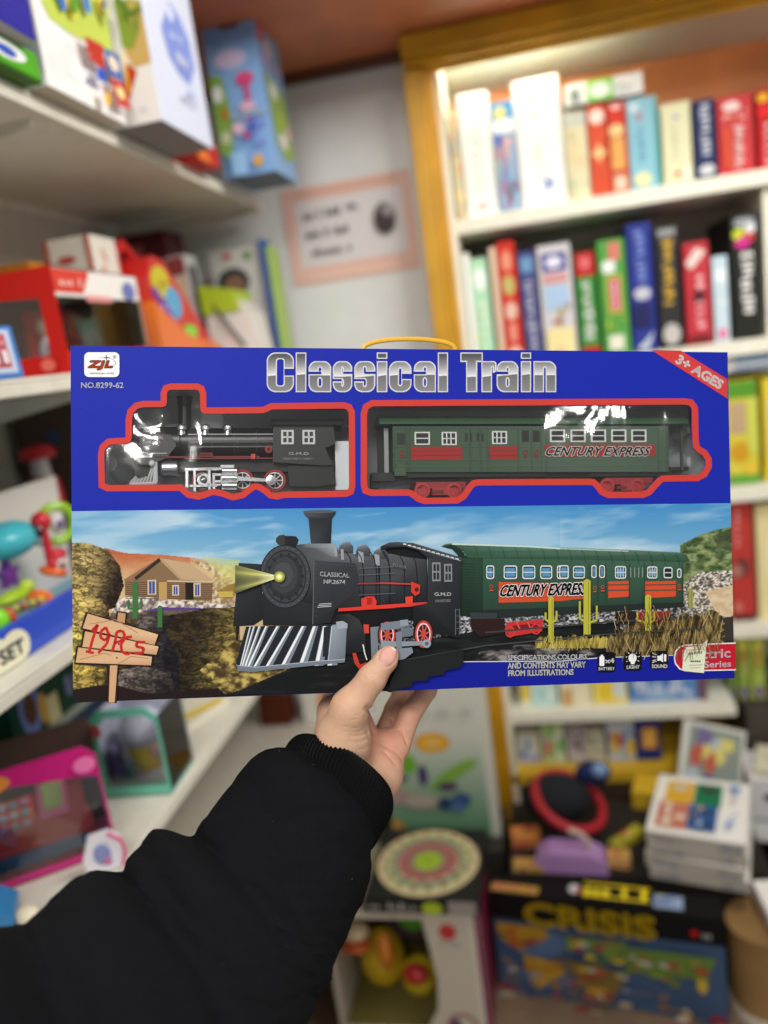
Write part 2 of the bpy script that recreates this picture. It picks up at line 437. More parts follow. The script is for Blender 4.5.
# title
def rb(X_, Y_, x0, y0, x1, y1, r=0.):
    qx = np.abs(X_-(x0+x1)/2)-(x1-x0)/2+r; qy = np.abs(Y_-(y0+y1)/2)-(y1-y0)/2+r
    return np.hypot(np.maximum(qx, 0), np.maximum(qy, 0))+np.minimum(np.maximum(qx, qy), 0)-r
def glyph(ch, X_, Y_, w, xh=30.6, cap=39.2, s=10.):
    g = lambda *a_: rb(X_, Y_, *a_); U = np.minimum; S = lambda a_, b_: np.maximum(a_, -b_)
    if ch == 'l': return g(0, 0, w, cap)
    if ch == 'i': return U(g(0, 0, w, xh), g(0, xh+2.6, w, cap))
    if ch == 'T': return U(g(0, cap-9, w, cap), g(w/2-s/2-.3, 0, w/2+s/2+.3, cap-1))
    if ch in 'cC':
        H = xh if ch == 'c' else cap
        f = S(g(0, 0, w, H, 9), g(s-.3, 6.2, w-s+.3, H-6.2, 2.4)); return S(f, g(w-s+.2, H*.41, w+3, H*.60))
    if ch == 'a':
        f = S(g(0, 0, w, xh, 8), g(s-.5, 20.0, w-s+.5, xh-5.6, 2)); f = S(f, g(s-.5, 5.4, w-s+.5, 14, 2)); f = S(f, g(-3, 17.4, w-s+.5, 20.6)); return U(f, g(w-s+.5, 0, w, xh-6))
    if ch == 's':
        f = S(g(0, 0, w, xh, 8), g(s-1, 17.6, w-s+1, xh-5.4, 2)); f = S(f, g(s, 17.6, w+3, 20.4)); f = S(f, g(s-1, 5.4, w-s+1, 13, 2)); return S(f, g(-3, 10.2, w-s, 13))
    if ch == 'r': return U(g(0, 0, s, xh), S(g(s-3, 19.5, w, xh, 3), g(s, 10, s+1.2, 25)))
    if ch == 'n': return U(g(0, 0, s, xh), S(U(g(0, 0, w, xh, 8), g(w-s, 0, w, 12)), g(s, -2, w-s, xh-5.8, 1.5)))
TC = np.array; st_t = .32; TV = []; TF = []; TCo = []
for ch, x0, x1 in (('C', 267, 293.7), ('l', 296, 306), ('a', 308.8, 331), ('s', 333, 352), ('s', 354.5, 375), ('i', 377, 387), ('c', 389, 411.2), ('a', 414, 435.6), ('l', 438, 447.8), ('T', 460.5, 482.4), ('r', 481.6, 496), ('a', 496.8, 518), ('i', 521, 530.8), ('n', 533.6, 555.8)):
    xs = np.arange(x0-.6, x1+.7, st_t); ys = np.arange(-.6, 40.2, st_t); X_, Y_ = np.meshgrid(xs, ys)
    sd = glyph(ch, X_-x0, Y_, x1-x0); yb = 392.0
    hy = Y_/39.2; wv = .40+.03*np.sin((X_-267)/288*PI*5)+.03*(X_-x0)/(x1-x0)
    up = np.clip((hy-wv)/(1-wv), 0, 1)
    gr = np.where(hy < wv, 136-26*np.clip(hy/wv, 0, 1), 236-150*np.clip(up*1.15, 0, 1)**.8)
    gr = np.where(sd > -.95, 208, gr); keep = (sd < .15)
    px_, py_ = X_, yb-Y_
    r_ = np.stack([(px_-384)/FPX, (py_-512)/FPX, np.ones_like(px_)], -1); tt = BO.dot(_n)/(r_@_n); q_ = r_*tt[..., None]-BO
    nn_ = len(TV); idx = np.arange(X_.size).reshape(X_.shape)+nn_
    TV += np.stack([q_@_u, np.full(X_.shape, -.0004), -(q_@_v)], -1).reshape(-1, 3).tolist()
    kc = keep[:-1, :-1] | keep[1:, 1:] | keep[1:, :-1] | keep[:-1, 1:]
    TF += np.stack([idx[:-1, :-1], idx[:-1, 1:], idx[1:, 1:], idx[1:, :-1]], -1)[kc].tolist()
    TCo += np.stack([gr, gr, gr+3], -1).reshape(-1, 3).tolist()
me = bpy.data.meshes.new('title_lettering'); me.from_pydata(TV, [], TF)
cc = np.clip(np.array(TCo)/255, 0, 1); cc = np.where(cc <= .04045, cc/12.92, ((cc+.055)/1.055)**2.4)
ca = me.color_attributes.new('Col', 'FLOAT_COLOR', 'POINT'); ca.data.foreach_set('color', np.concatenate([cc, np.ones((len(cc), 1))], 1).astype(np.float32).ravel())
me.materials.append(F('art')); to = bpy.data.objects.new('title_lettering', me); COL.objects.link(to); to.parent = box
# age ribbon
a = front_art()
a.poly(pl(D_, [(428, 40), (540, 41), (719, 151), (720, 226)]), (206, 62, 60))
a.text('3+ AGES', pl(D_, [(519, 86), (688, 189), (706, 160), (537, 57)]), (244, 240, 242), .03)
a.mb.build('age_ribbon', 'art', box, fix=False)

# ---- painted panorama
def vnoise(X, Y, seed):
    rs = np.random.RandomState(seed); g = rs.rand(64, 64)
    xi = np.floor(X).astype(int); yi = np.floor(Y).astype(int); fx = X-xi; fy = Y-yi; fx = fx*fx*(3-2*fx); fy = fy*fy*(3-2*fy)
    q = lambda i, j: g[(yi+j) % 64, (xi+i) % 64]
    return (q(0,0)*(1-fx)+q(1,0)*fx)*(1-fy)+(q(0,1)*(1-fx)+q(1,1)*fx)*fy
def fbm(X, Y, sx, sy, seed, o=4):
    s = 0; t = 0; am = 1
    for i in range(o): s = s+am*vnoise(X/sx*2**i+7.3*i, Y/sy*2**i+3.1*i, seed+i); t += am; am *= .55
    return s/t
def inpoly(X, Y, pts):
    m = np.zeros(X.shape, bool); n = len(pts)
    for i in range(n):
        x0, y0 = pts[i]; x1, y1 = pts[(i+1) % n]
        if y0 == y1: continue
        c = ((y0 > Y) != (y1 > Y)) & (X < (x1-x0)*(Y-y0)/(y1-y0)+x0); m ^= c
    return m
st = .8
gx = np.arange(70, 734.5, st); gy = np.arange(0, 1.0001, .8/196)
X, TT = np.meshgrid(gx, gy)
ytop = 511.2+(503.2-511.2)*(X-72)/(730-72); ybot = 702.6+(677.6-702.6)*(X-72)/(733-72); Y = ytop+(ybot-ytop)*TT
Cc = np.zeros(X.shape+(3,))
def mixc(m, c, k=None):
    c = np.array(c, float)
    if k is None: Cc[m] = c if c.ndim == 1 else c[m]
    else:
        kk = (k*m)[..., None]; Cc[:] = Cc*(1-kk)+c*kk
def ramp(t, a, b): t = np.clip(t, 0, 1)[..., None]; return np.array(a, float)*(1-t)+np.array(b, float)*t
ALL = np.ones(X.shape, bool)
mixc(ALL, ramp((Y-505)/65+.2*np.clip((260-X)/160, 0, 1), (66, 138, 196), (136, 182, 208)))
cl = np.clip((fbm(X-.5*Y, Y+.12*X, 90, 20, 3)-.44)*3.6, 0, 1)*np.clip(.45+1.0*np.exp(-((X-300)/110)**2)+.3*(X > 560), 0, 1)
mixc(ALL, (212, 224, 232), cl*.95)
# far hills and ground
mixc(inpoly(X, Y, [(60, 590), (240, 590), (400, 600), (740, 600), (740, 710), (60, 710)]), (40, 36, 34))
hill = [(70, 560), (105, 548), (125, 553), (165, 555), (195, 558), (240, 570), (300, 600), (300, 640), (70, 640)]
n1 = fbm(X, Y, 14, 6, 11)
mixc(inpoly(X, Y, hill), ramp((Y-553)/28+.5*(n1-.5)+(X > 190)*.35, (182, 98, 62), (206, 178, 134)))
sp = fbm(X, Y, 3.0, 2.4, 23, 3)
mixc(inpoly(X, Y, [(190, 560), (240, 568), (240, 612), (150, 610), (205, 590), (215, 575)]), ramp((sp-.35)*3, (150, 120, 90), (214, 206, 170)))
mixc(inpoly(X, Y, [(200, 556), (240, 560), (240, 580), (215, 570)]), (196, 200, 128), .6*np.ones(X.shape))
# right-hand brush, gravel, sand
ghill = [(680, 545), (700, 535), (715, 530), (740, 525), (740, 610), (680, 610)]
gn = fbm(X, Y, 7, 4, 31)
mixc(inpoly(X, Y, ghill), ramp((gn-.3)*2.2, (52, 74, 40), (146, 158, 108)))
mixc(inpoly(X, Y, [(712, 536), (740, 524), (740, 552), (718, 548)]), (58, 66, 46), .6*np.ones(X.shape))
gv = fbm(X, Y, 1.7, 1.2, 41, 2)
mixc(inpoly(X, Y, [(676, 590), (700, 572), (740, 570), (740, 625), (660, 625)]), ramp((gv-.3)*2.6, (70, 66, 60), (226, 218, 204)))
mixc(inpoly(X, Y, [(705, 592), (740, 583), (740, 626), (722, 624)]), ramp((gn-.3)*2, (196, 170, 134), (218, 200, 170)))
# gravel and track beneath the train
mixc(inpoly(X, Y, [(395, 618), (690, 604), (690, 640), (395, 668)]), ramp((gv-.36)*3, (36, 36, 40), (206, 208, 212)))
mixc(inpoly(X, Y, [(600, 632), (735, 616), (735, 640), (600, 652)]), (54, 50, 44))
# bushes in front of the house
bs = fbm(X, Y, 3.2, 3.0, 55, 3)
mixc(inpoly(X, Y, [(112, 603), (124, 598), (150, 594), (165, 600), (200, 602), (236, 606), (236, 614), (112, 614)]), ramp((bs-.3)*2.8, (112, 98, 92), (232, 222, 216)))
mixc(inpoly(X, Y, [(143, 611), (160, 607), (205, 608), (175, 616), (150, 617)]), (86, 62, 128))
mixc(inpoly(X, Y, [(110, 613), (240, 608), (240, 640), (150, 640), (110, 625)]), ramp((n1-.3)*2, (66, 58, 56), (150, 130, 92)))
mixc(inpoly(X, Y, [(162, 620), (178, 616), (165, 630), (160, 629)]), (196, 178, 140))
# boulders
def rock(pts, hi, lo, seed, lx, ly, th=.0):
    m = inpoly(X, Y, pts); w = fbm(X, Y, 11, 8, seed); rg = np.maximum(1-np.abs(fbm(X+9*w, Y+9*w, 15, 5.5, seed+5)*2-1)*6, .8*(1-np.abs(fbm(X-4*w, Y+7*w, 8, 3.2, seed+7)*2-1)*5))
    sh = (X-lx[0])/(lx[1]-lx[0])*.75+(Y-ly[0])/(ly[1]-ly[0])*.45
    k = np.clip(sh*1.5-.35+th, 0, 1); base = ramp(k, hi, lo)
    st_r = fbm(X+6*w, Y*1.0+5*w, 26, 2.6, seed+9, 3)
    base = base*(1-.55*np.clip(rg*1.2, 0, 1)[..., None])*(.82+.42*np.clip((st_r-.3)*2, 0, 1)[..., None]); mixc(m, base)
rock([(70, 640), (90, 625), (240, 606), (236, 700), (70, 706)], (126, 106, 66), (30, 26, 28), 71, (90, 170), (600, 700))
rock([(176, 615), (205, 608), (236, 607), (236, 670), (240, 700), (150, 705), (160, 640)], (214, 190, 100), (60, 48, 30), 81, (236, 168), (760, 600), .18)
rock([(140, 614), (150, 613), (165, 630), (178, 655), (180, 690), (150, 700), (132, 640)], (104, 96, 92), (34, 32, 40), 87, (140, 172), (600, 690))
rock([(110, 672), (140, 666), (170, 672), (176, 690), (140, 698), (108, 690)], (138, 126, 118), (40, 36, 38), 89, (110, 180), (664, 720))
rock([(70, 582), (92, 585), (108, 606), (112, 626), (88, 640), (70, 640)], (206, 180, 104), (70, 54, 40), 91, (70, 112), (585, 720), -.1)
rock([(70, 543), (88, 543), (108, 550), (120, 566), (124, 586), (115, 608), (108, 610), (96, 592), (78, 584), (70, 584)], (214, 188, 118), (48, 34, 28), 95, (72, 116), (540, 660), -.05)
rock([(70, 625), (88, 634), (86, 662), (70, 666)], (206, 190, 96), (120, 100, 50), 99, (60, 140), (600, 720), -.3)
rock([(70, 664), (108, 668), (104, 684), (70, 690)], (214, 186, 90), (90, 66, 34), 101, (60, 130), (640, 720), -.25)
mixc(inpoly(X, Y, [(70, 690), (112, 684), (150, 694), (238, 686), (238, 702), (70, 706)]), (34, 24, 24))
# black train-shadow ground and track bed
mixc(inpoly(X, Y, [(205, 700), (240, 688), (300, 668), (350, 652), (470, 632), (620, 622), (620, 640), (560, 650), (460, 664), (390, 690), (200, 706)]), ramp((fbm(X, Y, 30, 4, 60)-.4)*2, (20, 22, 24), (46, 48, 50)))
mixc(inpoly(X, Y, [(236, 640), (300, 664), (240, 690), (225, 694), (200, 670)]), ramp((fbm(X, Y, 7, 5, 63)-.35)*3, (70, 56, 34), (198, 176, 96)))
# grey stones and dry grass
rk = fbm(X, Y, 12, 4.5, 66, 3)
mixc(inpoly(X, Y, [(472, 660), (480, 652), (500, 646), (620, 640), (640, 650), (600, 664), (475, 664)]), ramp((rk-.38)*3.4, (26, 26, 30), (146, 140, 136)))
gs = fbm(X+.25*Y, Y, 1.6, 12, 68, 3)*.6+fbm(X-.35*Y, Y, 1.8, 11, 69, 3)*.4
gt = Y-(628-14*fbm(X, Y*0, 9, 9, 70, 2)-.10*(X-620)*(X > 620)+.45*np.clip(640-X, 0, 60))
mixc((X > 606) & (X < 722+3*np.sin(Y)) & (gt > 0) & (Y < 668), ramp((gs-.36)*3.2, (50, 40, 24), (176, 152, 96)))
mixc((X > 535) & (X < 606) & (Y > 634+6*vnoise(X/2.3, Y*0, 77)) & (Y < 648), ramp((gs-.3)*3, (96, 82, 34), (196, 178, 84)))
bd = np.clip((X-205)/30, 0, 1)*np.clip(1-np.abs(Y-(576+ (236-X)*.12))/(15+(236-X)*.12)*.9, 0, 1)
mixc((X > 198) & (X < 240), (214, 210, 120), .75*bd)
# assemble grid mesh
r_ = np.stack([(X-384)/FPX, (Y-512)/FPX, np.ones_like(X)], -1); tt = BO.dot(_n)/(r_@_n); q_ = r_*tt[..., None]-BO
LX = np.clip(q_@_u, -hw, hw); LZ = np.clip(-(q_@_v), 0, BH)
ny, nx = X.shape
me = bpy.data.meshes.new('printed_panorama')
vs = np.stack([LX, np.full_like(LX, -.00012), LZ], -1).reshape(-1, 3)
idx = np.arange(ny*nx).reshape(ny, nx)
fs = np.stack([idx[1:, :-1], idx[1:, 1:], idx[:-1, 1:], idx[:-1, :-1]], -1).reshape(-1, 4)
me.vertices.add(len(vs)); me.vertices.foreach_set('co', vs.astype(np.float32).ravel())
me.loops.add(fs.size); me.loops.foreach_set('vertex_index', fs.astype(np.int32).ravel())
me.polygons.add(len(fs)); me.polygons.foreach_set('loop_start', np.arange(0, fs.size, 4, dtype=np.int32))
me.update(calc_edges=True); me.validate()
cc = np.clip(Cc.reshape(-1, 3)/255, 0, 1); cc = np.where(cc <= .04045, cc/12.92, ((cc+.055)/1.055)**2.4)
ca = me.color_attributes.new('Col', 'FLOAT_COLOR', 'POINT'); ca.data.foreach_set('color', np.concatenate([cc, np.ones((len(cc), 1))], 1).astype(np.float32).ravel())
me.materials.append(F('art')); po = bpy.data.objects.new('printed_panorama', me); COL.objects.link(po); po.parent = box

# ---- printed house, sign, plants
a = front_art()
W_ = (132, 104, 78)
a.poly(pl(E_, [(262, 362), (425, 262), (440, 262), (330, 362)]), (150, 104, 78))
a.poly(pl(E_, [(440, 264), (560, 285), (672, 362), (524, 360)]), (190, 160, 126))
a.poly(pl(E_, [(270, 362), (330, 356), (430, 276), (522, 360), (668, 368), (664, 455), (560, 452), (272, 430)]), W_)
for y in range(372, 452, 9): a.line(pl(E_, [(274, y), (664, y+2)]), .5*PX, (84, 60, 42))
a.line(pl(E_, [(318, 356), (430, 268)]), 3.2*PX, (52, 40, 34)); a.line(pl(E_, [(432, 264), (526, 360)]), 2.2*PX, (176, 150, 116))
a.rect(*bp(*E_(545, 450)), *bp(*E_(580, 372)), (34, 30, 28)); a.rect(*bp(*E_(425, 452)), *bp(*E_(461, 370)), (186, 150, 92))
for (x0, y0, x1, y1) in ((374, 360, 413, 428), (485, 383, 516, 432), (582, 374, 614, 436)):
    a.rect(*bp(*E_(x0, y1)), *bp(*E_(x1, y0)), (200, 186, 160)); a.rect(*bp(*E_(x0+7, y1-5)), *bp(*E_(x1-7, y0+7)), (62, 74, 150)); a.line(pl(E_, [((x0+x1)/2, y0), ((x0+x1)/2, y1)]), .6*PX, (200, 186, 160))
a.line(pl(E_, [(462, 366), (672, 370)]), 1.6*PX, (200, 180, 150))
a.poly(pl(E_, [(690, 415), (735, 385), (768, 375), (768, 412)]), (150, 120, 60)); a.rect(*bp(*E_(695, 440)), *bp(*E_(760, 412)), (196, 170, 80))
CG = (62, 112, 62)
for (x, y0, y1, w) in ((318, 365, 535, 24), (288, 448, 492, 10), (345, 440, 490, 9), (430, 475, 575, 22)): a.poly(pl(E_, [(x-w/2, y1), (x-w/2, y0+6), (x, y0), (x+w/2, y0+6), (x+w/2, y1)]), CG)
a.line(pl(E_, [(285, 490), (345, 488)]), 1.6*PX, CG)
# wooden sign
WD = (206, 164, 124); DK = (44, 30, 24)
a.poly(pl(E_, [(234, 500), (281, 506), (274, 580), (226, 570)]), DK); a.poly(pl(E_, [(241, 507), (275, 512), (270, 575), (235, 570)]), (190, 146, 104))
a.poly(pl(E_, [(190, 740), (244, 744), (236, 916), (194, 916)]), DK); a.poly(pl(E_, [(205, 740), (239, 744), (226, 914), (199, 914)]), WD)
for q in ([(96, 504), (430, 602), (410, 660), (72, 584)], [(84, 586), (430, 656), (418, 704), (70, 668)], [(54, 658), (400, 700), (395, 752), (42, 740)]): a.poly(pl(E_, q), DK)
for q in ([(104, 512), (422, 607), (406, 654), (82, 578)], [(93, 592), (424, 661), (414, 698), (80, 662)], [(62, 665), (394, 707), (390, 746), (50, 733)]): a.poly(pl(E_, q), None, [WD, (222, 184, 146), (196, 152, 112), (214, 172, 132)])
for q in ([(110, 560), (230, 540), (330, 600)], [(70, 720), (180, 690), (210, 700)], [(240, 740), (300, 705), (380, 715)]): a.line(pl(E_, q), .8*PX, (176, 132, 96))
RD = (196, 40, 40)
for q in ([(122, 592), (150, 562), (128, 625), (112, 684)], [(96, 682), (132, 690)], [(200, 606), (186, 574), (164, 592), (162, 620), (184, 634), (204, 604), (190, 650), (152, 690)],
          [(214, 686), (228, 640), (236, 594), (262, 590), (272, 612), (254, 636), (224, 646)], [(304, 616), (276, 620), (254, 650), (258, 684), (282, 696), (300, 688)], [(364, 642), (328, 640), (322, 660), (358, 668), (352, 690), (314, 690)]):
    a.line(pl(E_, q), 2.6*PX, RD)
for q in ((250, 588), (245, 650), (236, 712)): cx, cy = bp(*E_(*q)); a.ell(cx, cy, .8*PX, .8*PX, DK, 8)
a.mb.build('printed_sign_and_house', 'art', box, fix=False)

# ---- printed locomotive
a = front_art(.0003, .00002)
K1, K2, K3 = (30, 32, 36), (46, 49, 54), (70, 74, 80); GR = (118, 128, 140)
def gp(pts, c, cols=None): a.poly(pl(G_, pts), c, cols)
def hp_(pts, c, cols=None): a.poly(pl(H_, pts), c, cols)
gp([(62, 284), (166, 290), (170, 540), (130, 566), (36, 572), (50, 420)], None, [(52, 54, 58), (44, 46, 50), (30, 32, 36), (28, 30, 34), (34, 36, 40), (46, 48, 52)])
gp([(500, 250), (768, 275), (768, 700), (640, 720), (500, 700)], (24, 25, 28))
gp([(270, 206), (350, 200), (490, 196), (520, 232), (600, 246), (690, 250), (768, 262), (768, 490), (500, 500), (400, 480), (270, 470)], None, [(60,63,68), (66,70,76), (92,97,104), (100,104,110), (92,97,104), (80,84,90), (78,82,88), (34,36,40), (30,32,36), (36,38,42), (30,32,36)])
hp_([(-10, 130), (0, 112), (40, 98), (130, 100), (190, 150), (196, 352), (188, 400), (0, 420)], (22, 24, 27))
hp_([(0, 140), (40, 136), (110, 150), (190, 160), (190, 350), (0, 362)], None, [(84,88,94), (90,94,100), (80,84,90), (60,64,70), (30,32,36), (30,32,36)])
gp([(345, 214), (372, 196), (490, 196), (505, 218), (510, 268), (480, 256), (400, 216)], None, [(84,88,94), (120,126,132), (150,156,162), (150,156,162), (90,94,100), (110,114,120), (90,94,100)])
for (x, y, w, h) in ((545, 215, 34, 26), (622, 228, 34, 26), (700, 242, 34, 24)):
    gp([(x-w, y+h), (x-w*.8, y-h*.3), (x-w*.3, y-h), (x+w*.5, y-h), (x+w, y-h*.2), (x+w, y+h)], None, [(60,64,68), (96,100,106), (150,156,162), (120,126,132), (76,80,86), (56,60,64)])
for (x, y) in ((492, 206), (522, 222), (600, 232), (612, 236), (674, 244), (684, 248)): gp([(x, y), (x+13, y), (x+15, y+48), (x+4, y+48)], (150, 156, 164))
for x in (560, 610, 668, 730): a.line(pl(G_, [(x-14, 232), (x+6, 262), (x+16, 320), (x+14, 470)]), .9*PX, (24, 26, 30))
for x in (40, 100, 150): a.line(pl(H_, [(x-30, 128), (x-6, 170), (x, 240), (x-2, 330)]), .8*PX, (24, 26, 30))
gp([(377, 80), (483, 80), (478, 196), (388, 196)], None, [(44,47,52), (36,38,42), (30,32,36), (62,66,72)])
gp([(354, 50), (500, 50), (499, 62), (484, 84), (376, 84), (358, 66)], None, [(70,74,80), (46,48,54), (40,42,48), (38,40,46), (52,56,62), (76,80,86)])
cx, cy = bp(*G_(427, 52)); a.ell(cx, cy, 73/4.518*PX, 7/4.518*PX, (84, 90, 98), 24)
gp([(232, 172), (244, 160), (320, 164), (332, 178), (326, 200), (240, 200), (230, 188)], (36, 37, 40)); gp([(244, 160), (268, 156), (272, 200), (240, 202), (230, 180)], (56, 58, 62)); gp([(280, 200), (320, 200), (322, 212), (282, 212)], K1)
gp([(165, 420), (400, 470), (400, 562), (172, 566)], None, [(40,42,46), (44,46,52), (36,38,42), (32,34,38)])
cx, cy = bp(*G_(272, 346)); s_ = PX/4.518
a.ell(cx, cy, 112*s_, 141*s_, (30, 32, 35), 40); a.ell(cx, cy, 108*s_, 136*s_, (66, 69, 74), 40); a.ell(cx, cy, 92*s_, 118*s_, (34, 36, 39), 40); a.ell(cx, cy, 88*s_, 112*s_, (62, 65, 70), 40); a.ell(cx, cy, 78*s_, 99*s_, (48, 50, 54), 36); a.ell(cx-6*s_, cy+8*s_, 62*s_, 80*s_, (58, 61, 65), 32); a.ell(cx-8*s_, cy+10*s_, 42*s_, 54*s_, (70, 73, 77), 28); 
for i in range(14):
    an = 2*PI*i/14; px_, py_ = cx+84*s_*math.cos(an), cy+106*s_*math.sin(an); a.line([(px_, py_), (cx+68*s_*math.cos(an), cy+86*s_*math.sin(an))], 12*s_, (40, 42, 46))
for i in range(26):
    an = 2*PI*i/26; a.ell(cx+100*s_*math.cos(an), cy+127*s_*math.sin(an), 3*s_, 3*s_, (96, 100, 106), 6)
gp([(402, 272), (588, 286), (604, 400), (616, 484), (500, 490), (478, 552), (396, 562)], None, [(62,65,70), (52,55,60), (48,51,56), (40,42,46), (36,38,42), (36,38,42), (42,44,48)])
a.line(pl(G_, [(402, 272), (396, 560)]), .9*PX, (92, 96, 102)); 
for i in range(12):
    x, y = bp(*G_(412, 292+i*21)); a.ell(x, y, 2*s_, 2*s_, (90, 94, 98), 6)
    x, y = bp(*G_(412+i*15, 284+i*1.2)); a.ell(x, y, 2*s_, 2*s_, (90, 94, 98), 6)
a.text('CLASSICAL', pl(G_, [(429, 343), (560, 350), (560, 331), (429, 322)]), (226, 228, 230), .01); a.text('NP.2674', pl(G_, [(446, 376), (542, 378), (542, 361), (446, 359)]), (226, 228, 230), .02)
for y in (466, 473, 480): a.line(pl(G_, [(424-(y-466)*.5, y+3), (480, y-1)]), .5*PX, (210, 212, 214))
a.line(pl(G_, [(600, 377), (768, 374)]), 1.2*PX, (176, 52, 44)); a.line(pl(H_, [(0, 254), (130, 258)]), 1.3*PX, (214, 64, 50))
for y in (300, 330, 420): a.line(pl(G_, [(604, y+8), (768, y)]), .6*PX, (96, 100, 106))
gp([(512, 488), (768, 468), (768, 486), (510, 502)], (218, 58, 50)); hp_([(0, 342), (188, 330), (188, 344), (0, 356)], (218, 62, 52))
gp([(614, 446), (640, 434), (672, 434), (684, 458), (680, 476), (616, 480)], (214, 60, 50)); gp([(640, 440), (664, 440), (662, 470), (640, 472)], (170, 36, 34))
hp_([(124, 248), (160, 262), (158, 296), (140, 306), (124, 290)], (206, 58, 48)); hp_([(100, 310), (130, 306), (130, 334), (102, 336)], (224, 70, 52)); cx, cy = bp(*H_(146, 280)); a.ell(cx, cy, 2.2*PX, 2.2*PX, (90, 24, 22), 12)
# cylinder and cow-catcher
gp([(500, 516), (560, 512), (606, 540), (634, 600), (634, 680), (560, 696), (500, 690)], None, [(26,27,30), (52,54,58), (56,58,62), (40,42,46), (30,32,35), (24,25,28), (20,22,24)])
gp([(574, 690), (590, 688), (608, 740), (640, 730), (640, 756), (604, 760), (584, 735)], (190, 58, 48)); gp([(624, 560), (648, 560), (650, 600), (628, 600)], (206, 70, 56)); a.line(pl(G_, [(622, 650), (630, 690), (640, 720)]), 1.2*PX, (220, 222, 224))
gp([(96, 570), (550, 556), (540, 722), (420, 736), (120, 770), (58, 766), (52, 734)], (34, 38, 44))
tops = [112, 128, 152, 182, 232, 290, 345, 395, 440, 478]; bots = [66, 74, 86, 100, 128, 182, 250, 330, 402, 460]
for i, (x0, x1) in enumerate(zip(tops, bots)):
    w = 8+i*2.6
    gp([(x0, 568), (x0+w, 567), (x1+w*1.5, 752-i), (x1, 754-i)], (122, 133, 146)); gp([(x0+w*.1, 568), (x0+w*.55, 567), (x1+w*.7, 752-i), (x1+w*.1, 753-i)], (232, 236, 240))
gp([(484, 562), (550, 556), (541, 722), (466, 728)], None, [(150,160,172), (128,138,150), (100,110,124), (120,130,144)]); gp([(446, 572), (474, 566), (466, 700), (440, 706)], (38, 42, 48))
gp([(50, 732), (60, 744), (140, 752), (420, 722), (540, 716), (540, 730), (420, 742), (120, 774), (60, 768)], (112, 122, 134)); a.line(pl(G_, [(60, 744), (140, 752), (420, 724), (540, 717)]), .7*PX, (176, 186, 196))
gp([(500, 548), (530, 544), (552, 556), (552, 576), (508, 580)], (156, 166, 178))
gp([(655, 572), (768, 562), (768, 580), (690, 586), (690, 720), (660, 724)], GR)
for q in ([(700, 590), (700, 700)], [(735, 588), (735, 690)], [(676, 650), (768, 640)]): a.line(pl(G_, q), 2.2*PX, GR)
cx, cy = bp(*G_(722, 640)); a.ell(cx, cy, 24*s_, 26*s_, (150, 160, 172), 16)
gp([(700, 570), (768, 545), (768, 560), (720, 580)], (150, 48, 44))
# headlamp beam, as printed
for i in range(16):
    k0, k1 = i/16, (i+1)/16; g = [.62, .55, .60, .80, .85, .62, .50, .42, .36, .34, .36, .42, .55, .72, .60, .40][i]
    e_ = tuple(44+(c_-44)*g*.62 for c_ in (216, 220, 110)); m_ = tuple(44+(c_-44)*min(1, g*.9+.12) for c_ in (230, 232, 130))
    y0_, y1_ = 292+128*k0, 292+128*k1
    gp([(150, (y0_+345)/2), (48, y0_), (47, y1_), (150, (y1_+345)/2)], None, [m_, e_, e_, m_]); gp([(252, 345), (150, (y0_+345)/2), (150, (y1_+345)/2)], None, [(252, 252, 190), m_, m_])
cx, cy = bp(*G_(246, 345)); 
for r, c in ((24, (150, 150, 70)), (16, (204, 206, 110)), (10, (244, 246, 170)), (5, (255, 255, 230))): a.ell(cx, cy, r*s_, r*s_, c, 16)
# cab
hp_([(190, 150), (322, 166), (318, 474), (190, 452), (130, 430), (130, 345), (188, 335)], None, [(58,61,66), (44,46,51), (26,28,31), (28,30,33), (24,25,28), (30,32,35), (44,46,50)])
hp_([(0, 106), (36, 90), (64, 88), (130, 92), (328, 152), (324, 166), (188, 152), (150, 122), (100, 108), (30, 112), (0, 124)], None, [(40,42,46), (70,74,80), (60,64,70), (74,78,84), (70,74,80), (36,38,42), (40,42,48), (40,42,46), (36,38,42), (30,32,36), (30,32,36)])
for i in range(12): a.line(pl(H_, [(90+i*19, 96+i*5.4), (104+i*19, 98+i*5.4)]), 1.3*PX, (206, 210, 214))
a.line(pl(H_, [(120, 106), (322, 164)]), .7*PX, (150, 156, 162))
for (x0, y0, x1, y1) in ((207, 170, 240, 246), (255, 176, 286, 248)):
    a.rect(*bp(*H_(x0, y1)), *bp(*H_(x1, y0)), (132, 138, 144)); xm, ym = (x0+x1)/2, (y0+y1)/2
    for (p, q) in ((x0+5, xm-2), (xm+2, x1-5)):
        for (r, s) in ((y0+7, ym-3), (ym+3, y1-7)): a.rect(*bp(*H_(p, s)), *bp(*H_(q, r)), (44, 47, 52))
a.text('G.M.D', T4(H_, 216, 291, 283, 304), (226, 228, 230), .02); a.text('STEAM KINETIC ENERGY', T4(H_, 218, 320, 282, 330, -2), (170, 172, 176), .01); a.text('POWER', pl(H_, [(50, 186), (104, 196), (104, 186), (50, 172)]), (150, 156, 162), .01)
for x in (300, 316): a.line(pl(H_, [(x, 355), (x, 462)]), .9*PX, (92, 96, 102))
for y in (360, 385, 410, 435): a.line(pl(H_, [(300, y), (316, y)]), .7*PX, (92, 96, 102))
